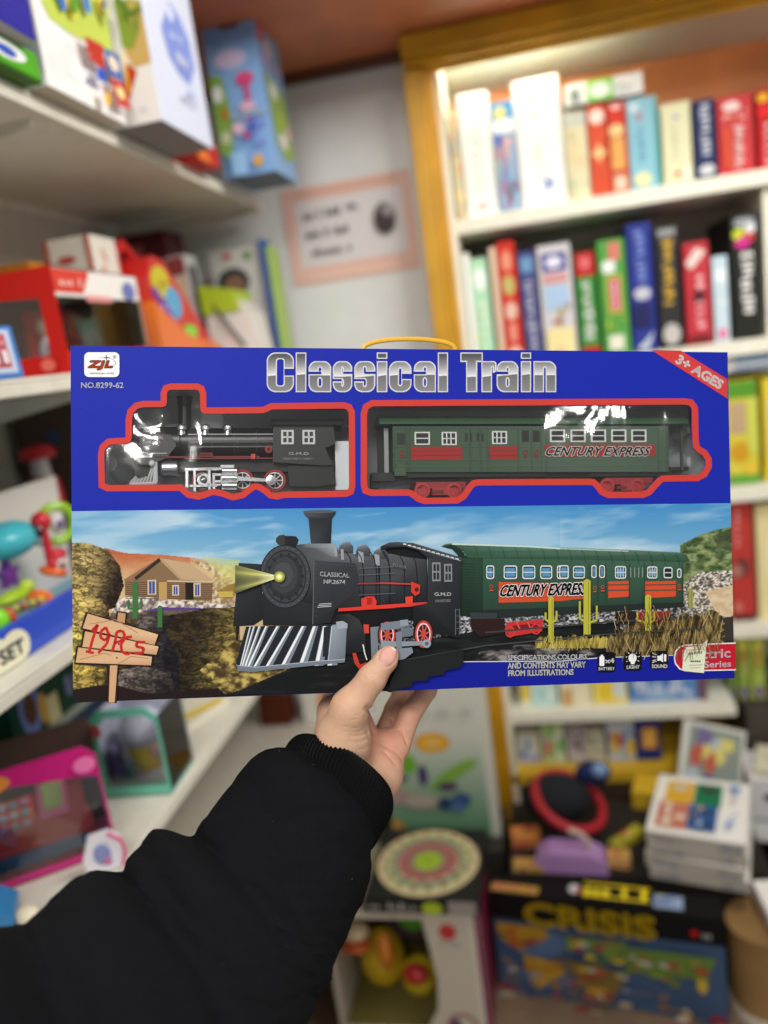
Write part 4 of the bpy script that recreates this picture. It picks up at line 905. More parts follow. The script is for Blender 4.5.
# ================================================================== the hand and the sleeve
def pc(px, py, z): return np.array([(px-384)/FPX*z, (py-512)/FPX*z, z])
def surface_nets(Fv, org, h):
    s = Fv < 0; nx, ny, nz = Fv.shape
    acc = np.zeros((nx-1, ny-1, nz-1, 3)); cnt = np.zeros((nx-1, ny-1, nz-1)); quads = []
    for ax in range(3):
        a = [slice(None)]*3; b_ = [slice(None)]*3; a[ax] = slice(0, -1); b_[ax] = slice(1, None); a = tuple(a); b_ = tuple(b_)
        cr = s[a] != s[b_]; i = np.argwhere(cr)
        fa = Fv[a][cr]; fb = Fv[b_][cr]; t = fa/(fa-fb); p = i.astype(float); p[:, ax] += t
        o1, o2 = [k for k in range(3) if k != ax]
        ok = (i[:, o1] > 0) & (i[:, o2] > 0) & (i[:, o1] < Fv.shape[o1]-1) & (i[:, o2] < Fv.shape[o2]-1)
        i = i[ok]; p = p[ok]; sg = fa[ok] < 0; cs = []
        for (u, v) in ((0, 0), (1, 0), (1, 1), (0, 1)):
            c = i.copy(); c[:, o1] -= u; c[:, o2] -= v
            np.add.at(acc, (c[:, 0], c[:, 1], c[:, 2]), p); np.add.at(cnt, (c[:, 0], c[:, 1], c[:, 2]), 1); cs.append(c)
        quads.append((cs, sg if ax != 1 else ~sg))
    act = cnt > 0; ids = -np.ones(cnt.shape, int); ids[act] = np.arange(act.sum())
    V = acc[act]/cnt[act][:, None]*h+org; Q = []
    for cs, sg in quads:
        q = np.stack([ids[c[:, 0], c[:, 1], c[:, 2]] for c in cs], 1); q[~sg] = q[~sg][:, ::-1]; Q.append(q)
    return V, np.concatenate(Q)
def build_hand():
    h = .00085
    lo = np.array([-.075, .085, .520]); hi = np.array([.055, .245, .700]); n = ((hi-lo)/h).astype(int)
    G = np.stack(np.meshgrid(*[lo[k]+h*np.arange(n[k]) for k in range(3)], indexing='ij'), -1).astype(np.float32)
    def cone(a, b, ra, rb, sq=None):
        a = np.array(a, np.float32); b = np.array(b, np.float32); d = b-a; L = d@d
        t = np.clip(((G-a)@d)/L, 0, 1); q = G-(a+t[..., None]*d)
        return np.sqrt((q**2).sum(-1))-(ra+(rb-ra)*t)
    def ell(c, r, Rm=None):
        q = G-np.array(c, np.float32)
        if Rm is not None: q = q @ np.array(Rm, np.float32)
        k = np.sqrt(((q/np.array(r, np.float32))**2).sum(-1)); return (k-1)*min(r)
    def smin(a, b, k):
        hh = np.clip(.5+.5*(b-a)/k, 0, 1); return b*(1-hh)+a*hh-k*hh*(1-hh)
    # thumb: tip - knuckle - base
    T0, T0b, T1, T2, T3 = pc(389.5, 654.5, .5612), pc(386, 660, .5597), pc(371.5, 679, .5585), pc(350, 708, .5600), pc(341, 735, .5680)
    f = cone(T0, T0b, .0062, .0078)
    f = smin(f, cone(T0b, T1, .0080, .0094), .003)
    f = smin(f, cone(T1, T2, .0096, .0126), .004)
    f = smin(f, ell(T1, (.0096, .0096, .0094)), .002)
    f = smin(f, cone(T2, T3, .0130, .0160), .006)
    f = smin(f, ell(pc(344, 738, .5690), (.0190, .0200, .0140)), .006)              # thenar mound
    f = smin(f, cone(pc(344, 748, .583), pc(340, 800, .594), .0195, .0225), .010)
    # palm body, heel of the hand and wrist
    f2 = cone(pc(352, 722, .596), pc(372, 775, .600), .0150, .0170)
    f2 = smin(f2, cone(pc(388, 742, .603), pc(380, 780, .596), .0105, .0140), .008)
    f2 = smin(f2, cone(pc(394, 744, .602), pc(384, 775, .594), .0085, .0120), .006)
    f2 = smin(f2, cone(pc(334, 712, .600), pc(340, 775, .598), .0130, .0200), .010)
    f2 = smin(f2, cone(pc(380, 772, .596), pc(345, 830, .590), .0140, .0190), .010)
    f2 = smin(f2, cone(pc(338, 752, .592), pc(318, 815, .585), .0200, .0215), .010)
    f = smin(f, f2, .0045)
    # four fingers under the carton and up its back, each two bends
    def finger(pts, rad, k=.0035):
        g = None
        for (a, b_, ra, rb) in zip(pts[:-1], pts[1:], rad[:-1], rad[1:]):
            c = cone(a, b_, ra, rb); g = c if g is None else smin(g, c, .002)
        return g
    little = finger([pc(398, 747, .602), pc(409, 716, .612), pc(427, 690.5, .628), pc(437, 664, .648), pc(438, 640, .651)], [.0092, .0085, .0076, .0068, .0058])
    ringf = finger([pc(385, 738, .616), pc(396, 710, .634), pc(408, 684, .648), pc(416, 655, .6525), pc(418, 630, .6525)], [.0100, .0092, .0086, .0074, .0062])
    middle = finger([pc(354, 724, .618), pc(357, 700, .642), pc(367, 677, .656), pc(374, 645, .6570), pc(376, 618, .6570)], [.0105, .0096, .0092, .0078, .0066])
    index = finger([pc(334, 712, .604), pc(334, 701, .640), pc(344, 680, .658), pc(352, 652, .6580), pc(356, 628, .6580)], [.0120, .0100, .0092, .0078, .0064])
    for g in (little, ringf, middle, index): f = smin(f, g, .0035)
    # creases: thin grooves pressed into the skin
    def groove(pts, r, dep):
        nonlocal f
        d = None
        for a, b_ in zip(pts[:-1], pts[1:]):
            c = cone(a, b_, 0, 0); d = c if d is None else np.minimum(d, c)
        f = f+dep*1.5*np.exp(-(d/r)**2)
    def surf(px, py):                       # front surface depth under a photo point
        r_ = np.array([(px-384)/FPX, (py-512)/FPX, 1.0])
        for z in np.arange(.530, .66, .0006):
            q = ((r_*z-lo)/h).astype(int)
            if (q < 0).any() or (q >= n).any(): continue
            if f[tuple(q)] < 0: return z
        return .60
    S = lambda x, y: pc(x, y, surf(x, y))
    Z = lambda x, y: (300+x/5.12, 640+y/5.12)
    for pts, r, dp in (([(372, 470), (358, 400), (346, 350)], .0022, .0016), ([(360, 540), (430, 575), (490, 640)], .0012, .0007), ([(370, 505), (430, 540), (500, 585), (525, 620)], .0011, .0007), ([(470, 410), (515, 470), (548, 530)], .0013, .0012), ([(345, 470), (362, 560), (345, 640)], .0014, .0010),
                       ([(306, 172), (330, 195), (352, 205)], .0006, .0005), ([(318, 155), (345, 178), (372, 190)], .0006, .0006), ([(335, 140), (362, 162), (384, 178)], .0006, .0005), ([(375, 170), (400, 195), (418, 200)], .0006, .0003),
                       ([(200, 352), (260, 365), (330, 352)], .0008, .0004), ([(220, 380), (290, 385), (345, 365)], .0008, .0005), ([(215, 410), (280, 405), (345, 385)], .0008, .0004), ([(230, 440), (290, 450), (350, 425)], .0008, .0004), ([(255, 490), (310, 490), (350, 470)], .0008, .0004), ([(235, 465), (300, 470), (352, 448)], .0007, .0003), ([(250, 520), (310, 520), (345, 505)], .0008, .0003), ([(300, 560), (335, 555), (352, 540)], .0008, .0003),
                       ([(500, 300), (540, 330), (580, 345)], .0008, .0003), ([(500, 310), (545, 345), (575, 350)], .0008, .0003)):
        groove([S(*Z(*p)) for p in pts], r, dp)
    # thumbnail: a slightly raised, flattened plate with a groove around it
    ax = nrm(T0-T1); cen = S(*Z(452, 82)); nn = nrm(np.array((.12, -.20, -1.)))
    nn = nrm(nn-ax*nn.dot(ax)); sd = np.cross(ax, nn)
    q = G-cen.astype(np.float32); qa = q@ax.astype(np.float32); qs = q@sd.astype(np.float32); qn = q@nn.astype(np.float32)
    rr = np.sqrt((qa/.0082)**2+(qs/.0058)**2)
    near = np.abs(qn) < .006
    f = np.where(near, f+.0008*np.exp(-((rr-1.0)/.09)**2)-.00025*np.clip((1.0-rr)*8, 0, 1), f)
    V, Q = surface_nets(f, lo, h)
    # colour by region
    base = np.array((214, 170, 142.)); colr = np.tile(base, (len(V), 1))
    def tint(c, r, col, k, sh=1):
        d = ((V-np.array(c))**2).sum(1); w = np.exp(-d/r**2)*k; colr[:] = colr*(1-w[:, None])+np.array(col)*w[:, None]
    tint(pc(383, 728, .595), .020, (222, 150, 128), .75); tint(pc(392, 745, .592), .014, (220, 154, 132), .6); tint(T0, .008, (226, 166, 142), .3); tint(pc(412, 712, .605), .014, (220, 158, 134), .5)
    tint(pc(330, 705, .60), .016, (196, 148, 118), .4); tint(pc(345, 745, .55), .022, (232, 194, 160), .5)
    q = V-cen; qa = q@ax; qs = q@sd; qn = q@nn; rr = np.sqrt((qa/.0082)**2+(qs/.0058)**2); w = (np.clip((1.02-rr)*14, 0, 1)*(np.abs(qn) < .004))[:, None]
    nail = np.where((qa > .0058)[:, None], np.array((244, 232, 222.)), np.where((qa < -.0062)[:, None], np.array((232, 190, 180.)), np.array((220, 166, 152.))))
    colr[:] = colr*(1-w)+nail*w
    W = V @ R.T + CAM
    me = bpy.data.meshes.new('person'); me.from_pydata(W.tolist(), [], Q.tolist())
    c = np.clip(colr/255, 0, 1); c = np.where(c <= .04045, c/12.92, ((c+.055)/1.055)**2.4)
    ca = me.color_attributes.new('Col', 'FLOAT_COLOR', 'POINT'); ca.data.foreach_set('color', np.concatenate([c, np.ones((len(c), 1))], 1).astype(np.float32).ravel())
    me.polygons.foreach_set('use_smooth', [True]*len(me.polygons))
    bm = bmesh.new(); bm.from_mesh(me)
    for _ in range(2): bmesh.ops.smooth_vert(bm, verts=bm.verts, factor=.4, use_axis_x=True, use_axis_y=True, use_axis_z=True)
    bmesh.ops.recalc_face_normals(bm, faces=bm.faces); bm.to_mesh(me); bm.free()
    me.materials.append(F('skin')); o = bpy.data.objects.new('person', me); COL.objects.link(o)
    return o
person = build_hand()
tag(person, 'person reaching in with a bare left hand and black sweatshirt sleeve, gripping the blue box', 'person')

# sleeve: rings between the two edges seen in the photo
ST = [(290,747,374,836,.583),(282,749,368,848,.580),(262,751,365,862,.572),(246,765,364,885,.562),(222,794,354,912,.550),(204,818,346,932,.540),(191,834,338,950,.530),(168,831,331,966,.518),(152,834,325,980,.510),(134,851,317,996,.500),(122,869,310,1012,.490),(103,871,302,1030,.478),(86,878,294,1050,.466),(56,897,280,1080,.448),(32,916,265,1112,.432),(0,927,245,1150,.412),(-40,936,222,1200,.390),(-95,975,180,1270,.360),(-150,1020,130,1350,.335)]
def catmull(P, t):
    i = int(min(len(P)-2, math.floor(t))); u = t-i; p = [P[max(0, min(len(P)-1, i+k-1))] for k in range(4)]
    return .5*((2*p[1])+(-p[0]+p[2])*u+(2*p[0]-5*p[1]+4*p[2]-p[3])*u*u+(-p[0]+3*p[1]-3*p[2]+p[3])*u**3)
STA = [np.array(s, float) for s in ST]
def ring(t, th, grow=0., arr=STA, fl=.86, tilt=lambda t: 40-min(12, t*2)):
    s = catmull(arr, t); z = s[4]; L = pc(s[0], s[1], z); Rr = pc(s[2], s[3], z); c = (L+Rr)/2; a = (Rr-L)/2
    rr_ = np.linalg.norm(a); ah = a/rr_; hd = nrm(np.cross(ah, (0, 0, -1.)))*(1 if np.cross(ah, (0, 0, -1.))[1] < 0 else -1)
    tl = math.radians(tilt(t) if callable(tilt) else tilt); dz = nrm(np.array((0, 0, 1.))*math.cos(tl)-hd*math.sin(tl))
    return c+ah*(rr_+grow)*math.cos(th)-dz*(rr_*fl+grow)*math.sin(th)
NS, NT = 300, 160
rs = np.random.RandomState(3)
V = np.zeros((NS, NT, 3))
for i in range(NS):
    t = (len(ST)-1)*i/(NS-1)
    for k in range(NT):
        V[i, k] = ring(t, 2*PI*k/NT)
# fold relief: soft rolls running from the outer notches across the sleeve
ii, kk = np.meshgrid(np.arange(NS), np.arange(NT), indexing='ij'); tt_ = (len(ST)-1)*ii/(NS-1); th_ = 2*PI*kk/NT
C0 = V.mean(1, keepdims=True); nv = V-C0; nv /= np.linalg.norm(nv, axis=2, keepdims=True)
u_ = (1-np.cos(th_))/2                    # 0 on the right edge, 1 on the left edge
disp = np.zeros(V.shape[:2])
for (t0, sl, wd, dp, pw) in ((6.1, 3.2, .42, -.0060, .9), (7.6, 4.0, .8, .0040, .9), (10.4, 3.6, .40, -.0075, .8), (12.1, 4.4, .9, .0050, .8), (14.6, 3.6, .42, -.0080, .8), (16.0, 3.5, .6, .0040, .9), (4.0, -1.2, .5, -.0020, .5), (3.4, 5.0, .35, -.0022, .6), (8.8, 6.0, .5, -.0025, .5)):
    d = (tt_-(t0+sl*(1-u_)**1.3))/wd
    disp += dp*np.exp(-d*d)*np.clip(u_*1.25, 0, 1)**pw*np.clip(np.sin(th_)*2+.6, 0, 1)
nz_ = fbm(tt_*10+3*np.cos(th_)*10, 12*np.sin(th_)*2+tt_*4, 9, 9, 120, 3)-.5
disp += .0042*nz_*np.clip(tt_/1.0, .2, 1)
V = V+nv*disp[..., None]
V[0] = C0[0]+(V[0]-C0[0])*.93
W = V.reshape(-1, 3) @ R.T + CAM
idx = np.arange(NS*NT).reshape(NS, NT)
fs = np.stack([idx[:-1], np.roll(idx, -1, 1)[:-1], np.roll(idx, -1, 1)[1:], idx[1:]], -1).reshape(-1, 4).tolist()
fs.append(idx[-1].tolist())
m = MB(); m.v = [tuple(p) for p in W]; m.f = fs; m.c = [lin((20, 21, 24))]*len(fs)
sleeve = m.build('sweatshirt_sleeve', 'cloth', person, smooth=True)
# lint specks on the cloth
m = MB(); rl = random.Random(8)
for _ in range(12):
    i = rl.randrange(8, NS-60); k = rl.randrange(6, NT//2-6); p = W[idx[i, k]]; nn_ = R @ nv[i, k]; rr_ = rl.choice([.00014, .0002, .00026])
    m.ball(p+nn_*.0003, (rr_, rr_*rl.uniform(.6, 1.6), rr_), (120, 122, 126), 6, 4)
m.build('lint', 'paper', sleeve)
# ribbed cuff
CF = [np.array(s, float) for s in [(286,756,366,852,.582),(289,747,374,838,.582),(293,741,380,827,.582),(298,737,386,816,.582),(303,736,388,806,.582),(308,737.5,388,798,.582)]]
NC, NR = 26, 90*6; Vc = []
for i in range(NC):
    t = (len(CF)-1)*i/(NC-1)
    for k in range(NR):
        th = 2*PI*k/NR; g = .00055*math.cos(90*th)-(.0012 if i in (0,) else 0)
        bul = .0012*math.sin(PI*i/(NC-1)); Vc.append(ring(t, th, g+bul, CF, .93, 34))
for t, g in ((5.0, -.0016), (4.6, -.0024), (3.0, -.003)):
    for k in range(NR): Vc.append(ring(t, 2*PI*k/NR, g, CF, .93, 34))
Vc = np.array(Vc) @ R.T + CAM; n_ = NC+3; idx = np.arange(n_*NR).reshape(n_, NR)
fs = np.stack([idx[:-1], np.roll(idx, -1, 1)[:-1], np.roll(idx, -1, 1)[1:], idx[1:]], -1).reshape(-1, 4).tolist()
m = MB(); m.v = [tuple(p) for p in Vc]; m.f = fs; m.c = [lin((10, 10, 12))]*len(fs)
m.build('ribbed_cuff', 'rib', sleeve, smooth=True)
# ================================================================== the shop
def V3(p): return tuple(float(a) for a in p)
# ---- shell
def slab(name, x0, y0, z0, x1, y1, z1, c, fin, kind='structure'):
    m = MB(); m.box(x0, y0, z0, x1, y1, z1, c); o = m.build(name, fin); o['kind'] = kind; return o
slab('floor', -1.05, -.6, -.05, 1.9, 2.45, 0, (116, 96, 76), 'floor')
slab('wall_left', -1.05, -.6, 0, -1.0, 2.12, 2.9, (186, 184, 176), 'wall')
# back wall with the opening of the bookcase niche
m = MB()
m.box(-1.0, 2.07, 0, -.19, 2.12, 2.9, (216, 218, 216)); m.box(-.19, 2.07, 2.15, 1.9, 2.12, 2.9, (216, 218, 216)); m.box(1.6, 2.07, 0, 1.9, 2.12, 2.15, (216, 218, 216))
struct(m.build('wall_back', 'wall'))
m = MB(); m.box(-1.0, 1.45, 2.172, 1.9, 2.07, 2.21, (184, 108, 68)); struct(m.build('ceiling', 'wood'))
m = MB(); m.box(-1.0, 2.045, 2.150, -.215, 2.07, 2.172, (92, 56, 34)); struct(m.build('trim_1', 'wood'))

# ---- left shelving unit
shelving = empty('shelving_unit'); tag(shelving, 'cream metal shelving unit full of toys along the left wall', 'shelving unit')
CRM = (222, 218, 204)
TOPS = (1.885, 1.522, 1.187, .865)
for z in TOPS:
    m = MB(); m.box(-.97, .1, z-.006, -.6, 2.0, z, CRM); m.box(-.604, .1, z-.022, -.6, 2.0, z-.006, CRM); m.box(-.97, .1, z-.022, -.966, 2.0, z-.006, CRM); m.box(-.966, 1.996, z-.022, -.604, 2.0, z-.006, CRM)
    m.build('shelf', 'paint', shelving, bevel=.002)
m = MB(); m.box(-.99, .1, .0, -.972, 2.0, 2.15, (196, 192, 182)); m.build('back_panel', 'paint', shelving)
for y in (.12, 1.06, 1.97):
    m = MB(); m.box(-.972, y-.015, 0, -.96, y+.015, 2.15, (176, 172, 164)); m.build('upright', 'paint', shelving)
for z in TOPS:
    for y in (1.06, 1.94):
        m = MB(); m.prism([(-.96, z-.024), (-.62, z-.024), (-.62, z-.034), (-.96, z-.085)], lambda x, zz, d: (x, d, zz), y, y+.003, (186, 182, 172)); m.build('bracket', 'paint', shelving)
m = MB(); m.box(-.97, .1, .478, -.475, 2.05, .5, (206, 200, 188)); m.box(-.48, .1, .44, -.475, 2.05, .478, (206, 200, 188)); m.build('base_deck', 'paint', shelving, bevel=.002)

# ---- bookcase niche with yellow frame
bookcase = empty('bookcase', Matrix.Translation((-.15, 2.0, 0))); tag(bookcase, 'white shelved bookcase of board games set in a yellow wooden frame', 'bookcase')
def kb(): return MB((-.15, 2.0, 0))
YL = (198, 146, 6); SW = (232, 230, 212); XR = 1.55
m = kb()
def fprof(x0, x1, z0, z1, vert):
    # stepped and sloped moulding
    for (a_, b_, y) in ((0, .6, 1.945), (.6, .82, 1.965), (.82, 1., 1.99)):
        if vert: m.box(x0+(x1-x0)*a_, y, z0, x0+(x1-x0)*b_, 2.07, z1, YL)
        else: m.box(x0, y, z1-(z1-z0)*b_, x1, 2.0, z1-(z1-z0)*a_, YL)
fprof(-.212, -.15, 0, 2.094, True); fprof(-.212, 1.6, 2.094, 2.168, False)
m.build('frame', 'wood', bookcase, bevel=.003)
m = kb(); m.box(-.15, 2.0, 0, -.135, 2.36, 2.125, SW); m.box(.555, 2.03, 1.402, .572, 2.36, 1.74, SW); m.box(XR, 2.07, 0, XR+.015, 2.36, 2.12, SW); m.build('side_panel', 'paint', bookcase)
m = kb(); m.box(-.15, 2.36, 1.76, XR+.015, 2.375, 2.14, (206, 128, 76)); m.box(-.15, 2.36, 0, XR+.015, 2.375, 1.76, (196, 190, 172)); m.build('back_panel', 'wood', bookcase)
m = kb(); m.box(-.15, 2.0, 2.125, XR, 2.36, 2.14, (206, 204, 188)); m.build('top_panel', 'paint', bookcase)
SHZ = (1.769, 1.402, 1.052, .700, .487)
for z in SHZ:
    m = kb(); m.box(-.135, 2.0, z-.034, XR, 2.36, z, SW) if z > .6 or z < .5 and False else m.box(-.135, 2.0, z-.030, .44 if z < .5 else XR, 2.36, z, SW)
    m.build('shelf', 'paint', bookcase, bevel=.002)
m = kb(); m.box(-.15, 2.0, .275, .46, 2.36, .308, (214, 172, 40)); m.box(-.15, 2.005, 0, .46, 2.02, .275, (70, 56, 40)); m.build('base_deck', 'paint', bookcase, bevel=.002)
# strip light above the top row
sl = MB((.02, 1.985, 2.062)); sl.box(-.13, 2.003, 2.116, .20, 2.03, 2.122, (230, 230, 226)); slo = sl.build('strip_light', 'matte'); place(slo, (.02, 1.985, 2.0612)); tag(slo, 'slim strip light under the top rail of the yellow frame', 'light')
tb = MB((.02, 1.985, 2.062)); tb.tube([(-.125, 2.012, 2.109), (.19, 2.012, 2.109)], .006, 10); tb.build('tube', mat_emit('lit tube', (252, 255, 236), 85), slo)

# ---- boxed games standing in rows: (left px, right px, top px, name, label, colour, print)
WHT = (244, 244, 238)
def row(items, z, ymid, group, ydepth=.24, Y=2.035):
    for it in items:
        x0, x1, yt, name, label, cat, base, ops = it[:8]; tilt = it[8] if len(it) > 8 else 0
        a0 = atY(x0, ymid, Y)[0]; a1 = atY(x1, ymid, Y)[0]; zt = atY((x0+x1)/2, yt, Y)[2]
        carton(name, label, cat, ((a0+a1)/2, Y+ydepth/2, z), (a1-a0-.002, ydepth, zt-z), base, {'front': ops}, rot=(0, tilt, 0), group=group, eps=.0004)
S = lambda c, x0=.25, x1=.75, y0=.15, y1=.7, n=9, sd=1: ('sv', c, x0, x1, y0, y1, n, sd)
def vscr(a, c, x0, x1, y0, y1, n, sd):
    """soft upright lettering running up a spine"""
    r = random.Random(sd); h = (y1-y0)/n
    for i in range(n):
        b = y0+i*h; t = r.uniform(.62, 1)
        if r.random() < .5: a.ell(x0+(x1-x0)*.5, b+h*.45, (x1-x0)*.5*t, h*.4, c, 8)
        else: a.rect(x0, b+h*.1, x0+(x1-x0)*t, b+h*.1+h*r.uniform(.35, .75), c)
Art.sv = lambda s, c, x0, x1, y0, y1, n, sd: vscr(s, c, x0, x1, y0, y1, n, sd)
_run = Art.run
def run2(s, ops):
    for o in ops:
        if o[0] == 'sv': s.sv(*o[1:])
        else: _run(s, [o])
Art.run = run2
g1 = 'boxed games on the top bookcase shelf'
row([
 (451.5, 462, 110, 'game_box', 'tan patterned game box squeezed against the yellow frame', 'game box', (206, 196, 160), [('d', 0, .35, 1, .98, [(232, 200, 150), (150, 180, 190), (222, 150, 110), (240, 226, 180)], 14, 4), ('e', .5, .22, .4, .06, (244, 214, 160)), ('d', 0, .02, 1, .16, [(200, 120, 100), (120, 130, 120)], 5, 7)]),
 (462.5, 494, 92, 'game_box', 'plain white game box near the yellow frame on the top shelf', 'game box', WHT, [S((232, 228, 222), .3, .7, .2, .75, 6, 3), ('r', .3, .07, .7, .1, (214, 150, 150))]),
 (494.5, 518, 101, 'game_box', 'blue and pink patterned box between two white boxes', 'game box', (150, 178, 206), [('r', 0, .84, 1, 1, (70, 150, 206)), ('e', .4, .9, .3, .06, (220, 210, 140)), ('r', 0, .72, 1, .84, (236, 246, 250)), ('d', 0, .3, 1, .72, [(226, 190, 186), (60, 100, 200), (180, 200, 196), (206, 150, 160)], 10, 5), ('d', 0, 0, 1, .3, [(206, 60, 110), (60, 120, 110), (50, 50, 80), (150, 160, 200)], 9, 6)]),
 (518.5, 565, 77, 'game_box', 'large white box with a small blue arrow mark, tallest on the top shelf', 'game box', WHT, [('d', .3, .82, .75, .95, [(90, 150, 120), (190, 210, 200)], 3, 2), ('e', .4, .72, .05, .02, (150, 160, 150)), ('p', [(.45, .24), (.75, .18), (.5, .11), (.58, .18)], (50, 100, 200)), ('d', .35, .3, .8, .5, [(222, 226, 206), (226, 222, 200)], 4, 8)]),
 (566, 589, 112, 'game_box', 'cream box with faint pattern left of the orange red box', 'game box', (226, 218, 180), [('r', 0, .85, 1, 1, (200, 204, 190)), ('d', 0, .35, 1, .82, [(236, 222, 160), (210, 196, 150), (230, 210, 170)], 10, 3), ('d', 0, .0, 1, .3, [(190, 200, 170), (206, 210, 190)], 6, 9)]),
 (590, 609, 104, 'game_box', 'orange red box with a white disc and a cream star on its spine', 'game box', (214, 84, 54), [('e', .5, .87, .42, .08, (244, 226, 214)), ('p', [(.02, .48), (.35, .52), (.5, .6), (.65, .52), (.98, .48), (.65, .44), (.5, .37), (.35, .44)], (236, 200, 140)), S((190, 66, 44), .4, .6, .05, .3, 4, 4)]),
 (609.5, 629, 102, 'game_box', 'red box with a tan panel and pale discs on its spine', 'game box', (206, 58, 44), [('e', .5, .95, .3, .03, (236, 200, 190)), ('e', .45, .7, .42, .07, (232, 204, 140)), ('r', .1, .27, .85, .62, (222, 166, 92)), ('r', .12, .03, .88, .22, (206, 160, 130)), ('e', .5, .12, .3, .07, (226, 200, 176))]),
 (629.5, 660, 97, 'game_box', 'light blue box with a pale circle low on its spine', 'game box', (142, 196, 212), [('r', .05, .86, .4, .95, (206, 226, 232)), ('e', .4, .8, .08, .05, (196, 110, 130)), S((110, 166, 190), .3, .55, .3, .7, 7, 5), ('e', .4, .12, .3, .08, (226, 222, 170)), ('r', .9, 0, 1, 1, (100, 186, 180))]),
 (663, 693, 102, 'game_box', 'cream white box between the light blue and navy boxes', 'game box', (226, 224, 184), [('r', .4, .8, .6, .84, (150, 160, 200)), S((196, 196, 160), .35, .5, .3, .75, 8, 6), ('e', .45, .13, .12, .03, (206, 120, 100)), ('r', .65, .04, .95, .2, (240, 238, 214))]),
 (696, 717, 99, 'game_box', 'narrow navy box with white spine lettering on the top shelf', 'game box', (44, 54, 96), [S((196, 202, 214), .25, .8, .3, .95, 9, 7), ('e', .5, .12, .4, .07, (206, 210, 214))]),
 (719, 755, 95, 'game_box', 'pink red box with white blossom and lettering on its spine', 'game box', (202, 62, 66), [('e', .4, .87, .25, .06, (240, 220, 214)), ('d', .1, .68, .9, .82, [(226, 180, 140), (240, 200, 190)], 6, 4), S((232, 196, 190), .4, .75, .08, .62, 9, 8), ('r', .15, .12, .3, .6, (214, 90, 50))]),
 (758, 775, 89, 'game_box', 'bright red box with a yellow disc at the top of its spine', 'game box', (190, 34, 38), [('e', .4, .9, .4, .06, (232, 176, 40)), ('r', .0, .66, 1, .8, (226, 40, 44)), S((226, 180, 180), .4, .8, .05, .6, 6, 9)]),
], 1.769, 160, g1)
zt_ = atY(600, 100, 2.035)[2]; p0 = atY(566, 100, 2.035); p1 = atY(643, 82, 2.035)
carton('game_box', 'green, white and black box lying flat on top of the upright game boxes', 'game box', ((p0[0]+p1[0])/2, 2.035+.11, atY(600, 104, 2.035)[2]), (p1[0]-p0[0], .22, .052), (240, 240, 232),
       {'front': [('r', 0, 0, 1, .12, (44, 44, 40)), ('r', .02, .15, .2, .9, (214, 220, 214)), ('e', .12, .5, .05, .3, (120, 130, 120)), ('r', .28, .12, .62, 1, (140, 206, 90)), ('e', .45, .55, .14, .3, (240, 250, 236)), ('d', .64, .1, .85, .95, [(60, 80, 70), (180, 190, 190)], 5, 3)]}, group=g1)
g2 = 'boxed games on the second bookcase shelf'
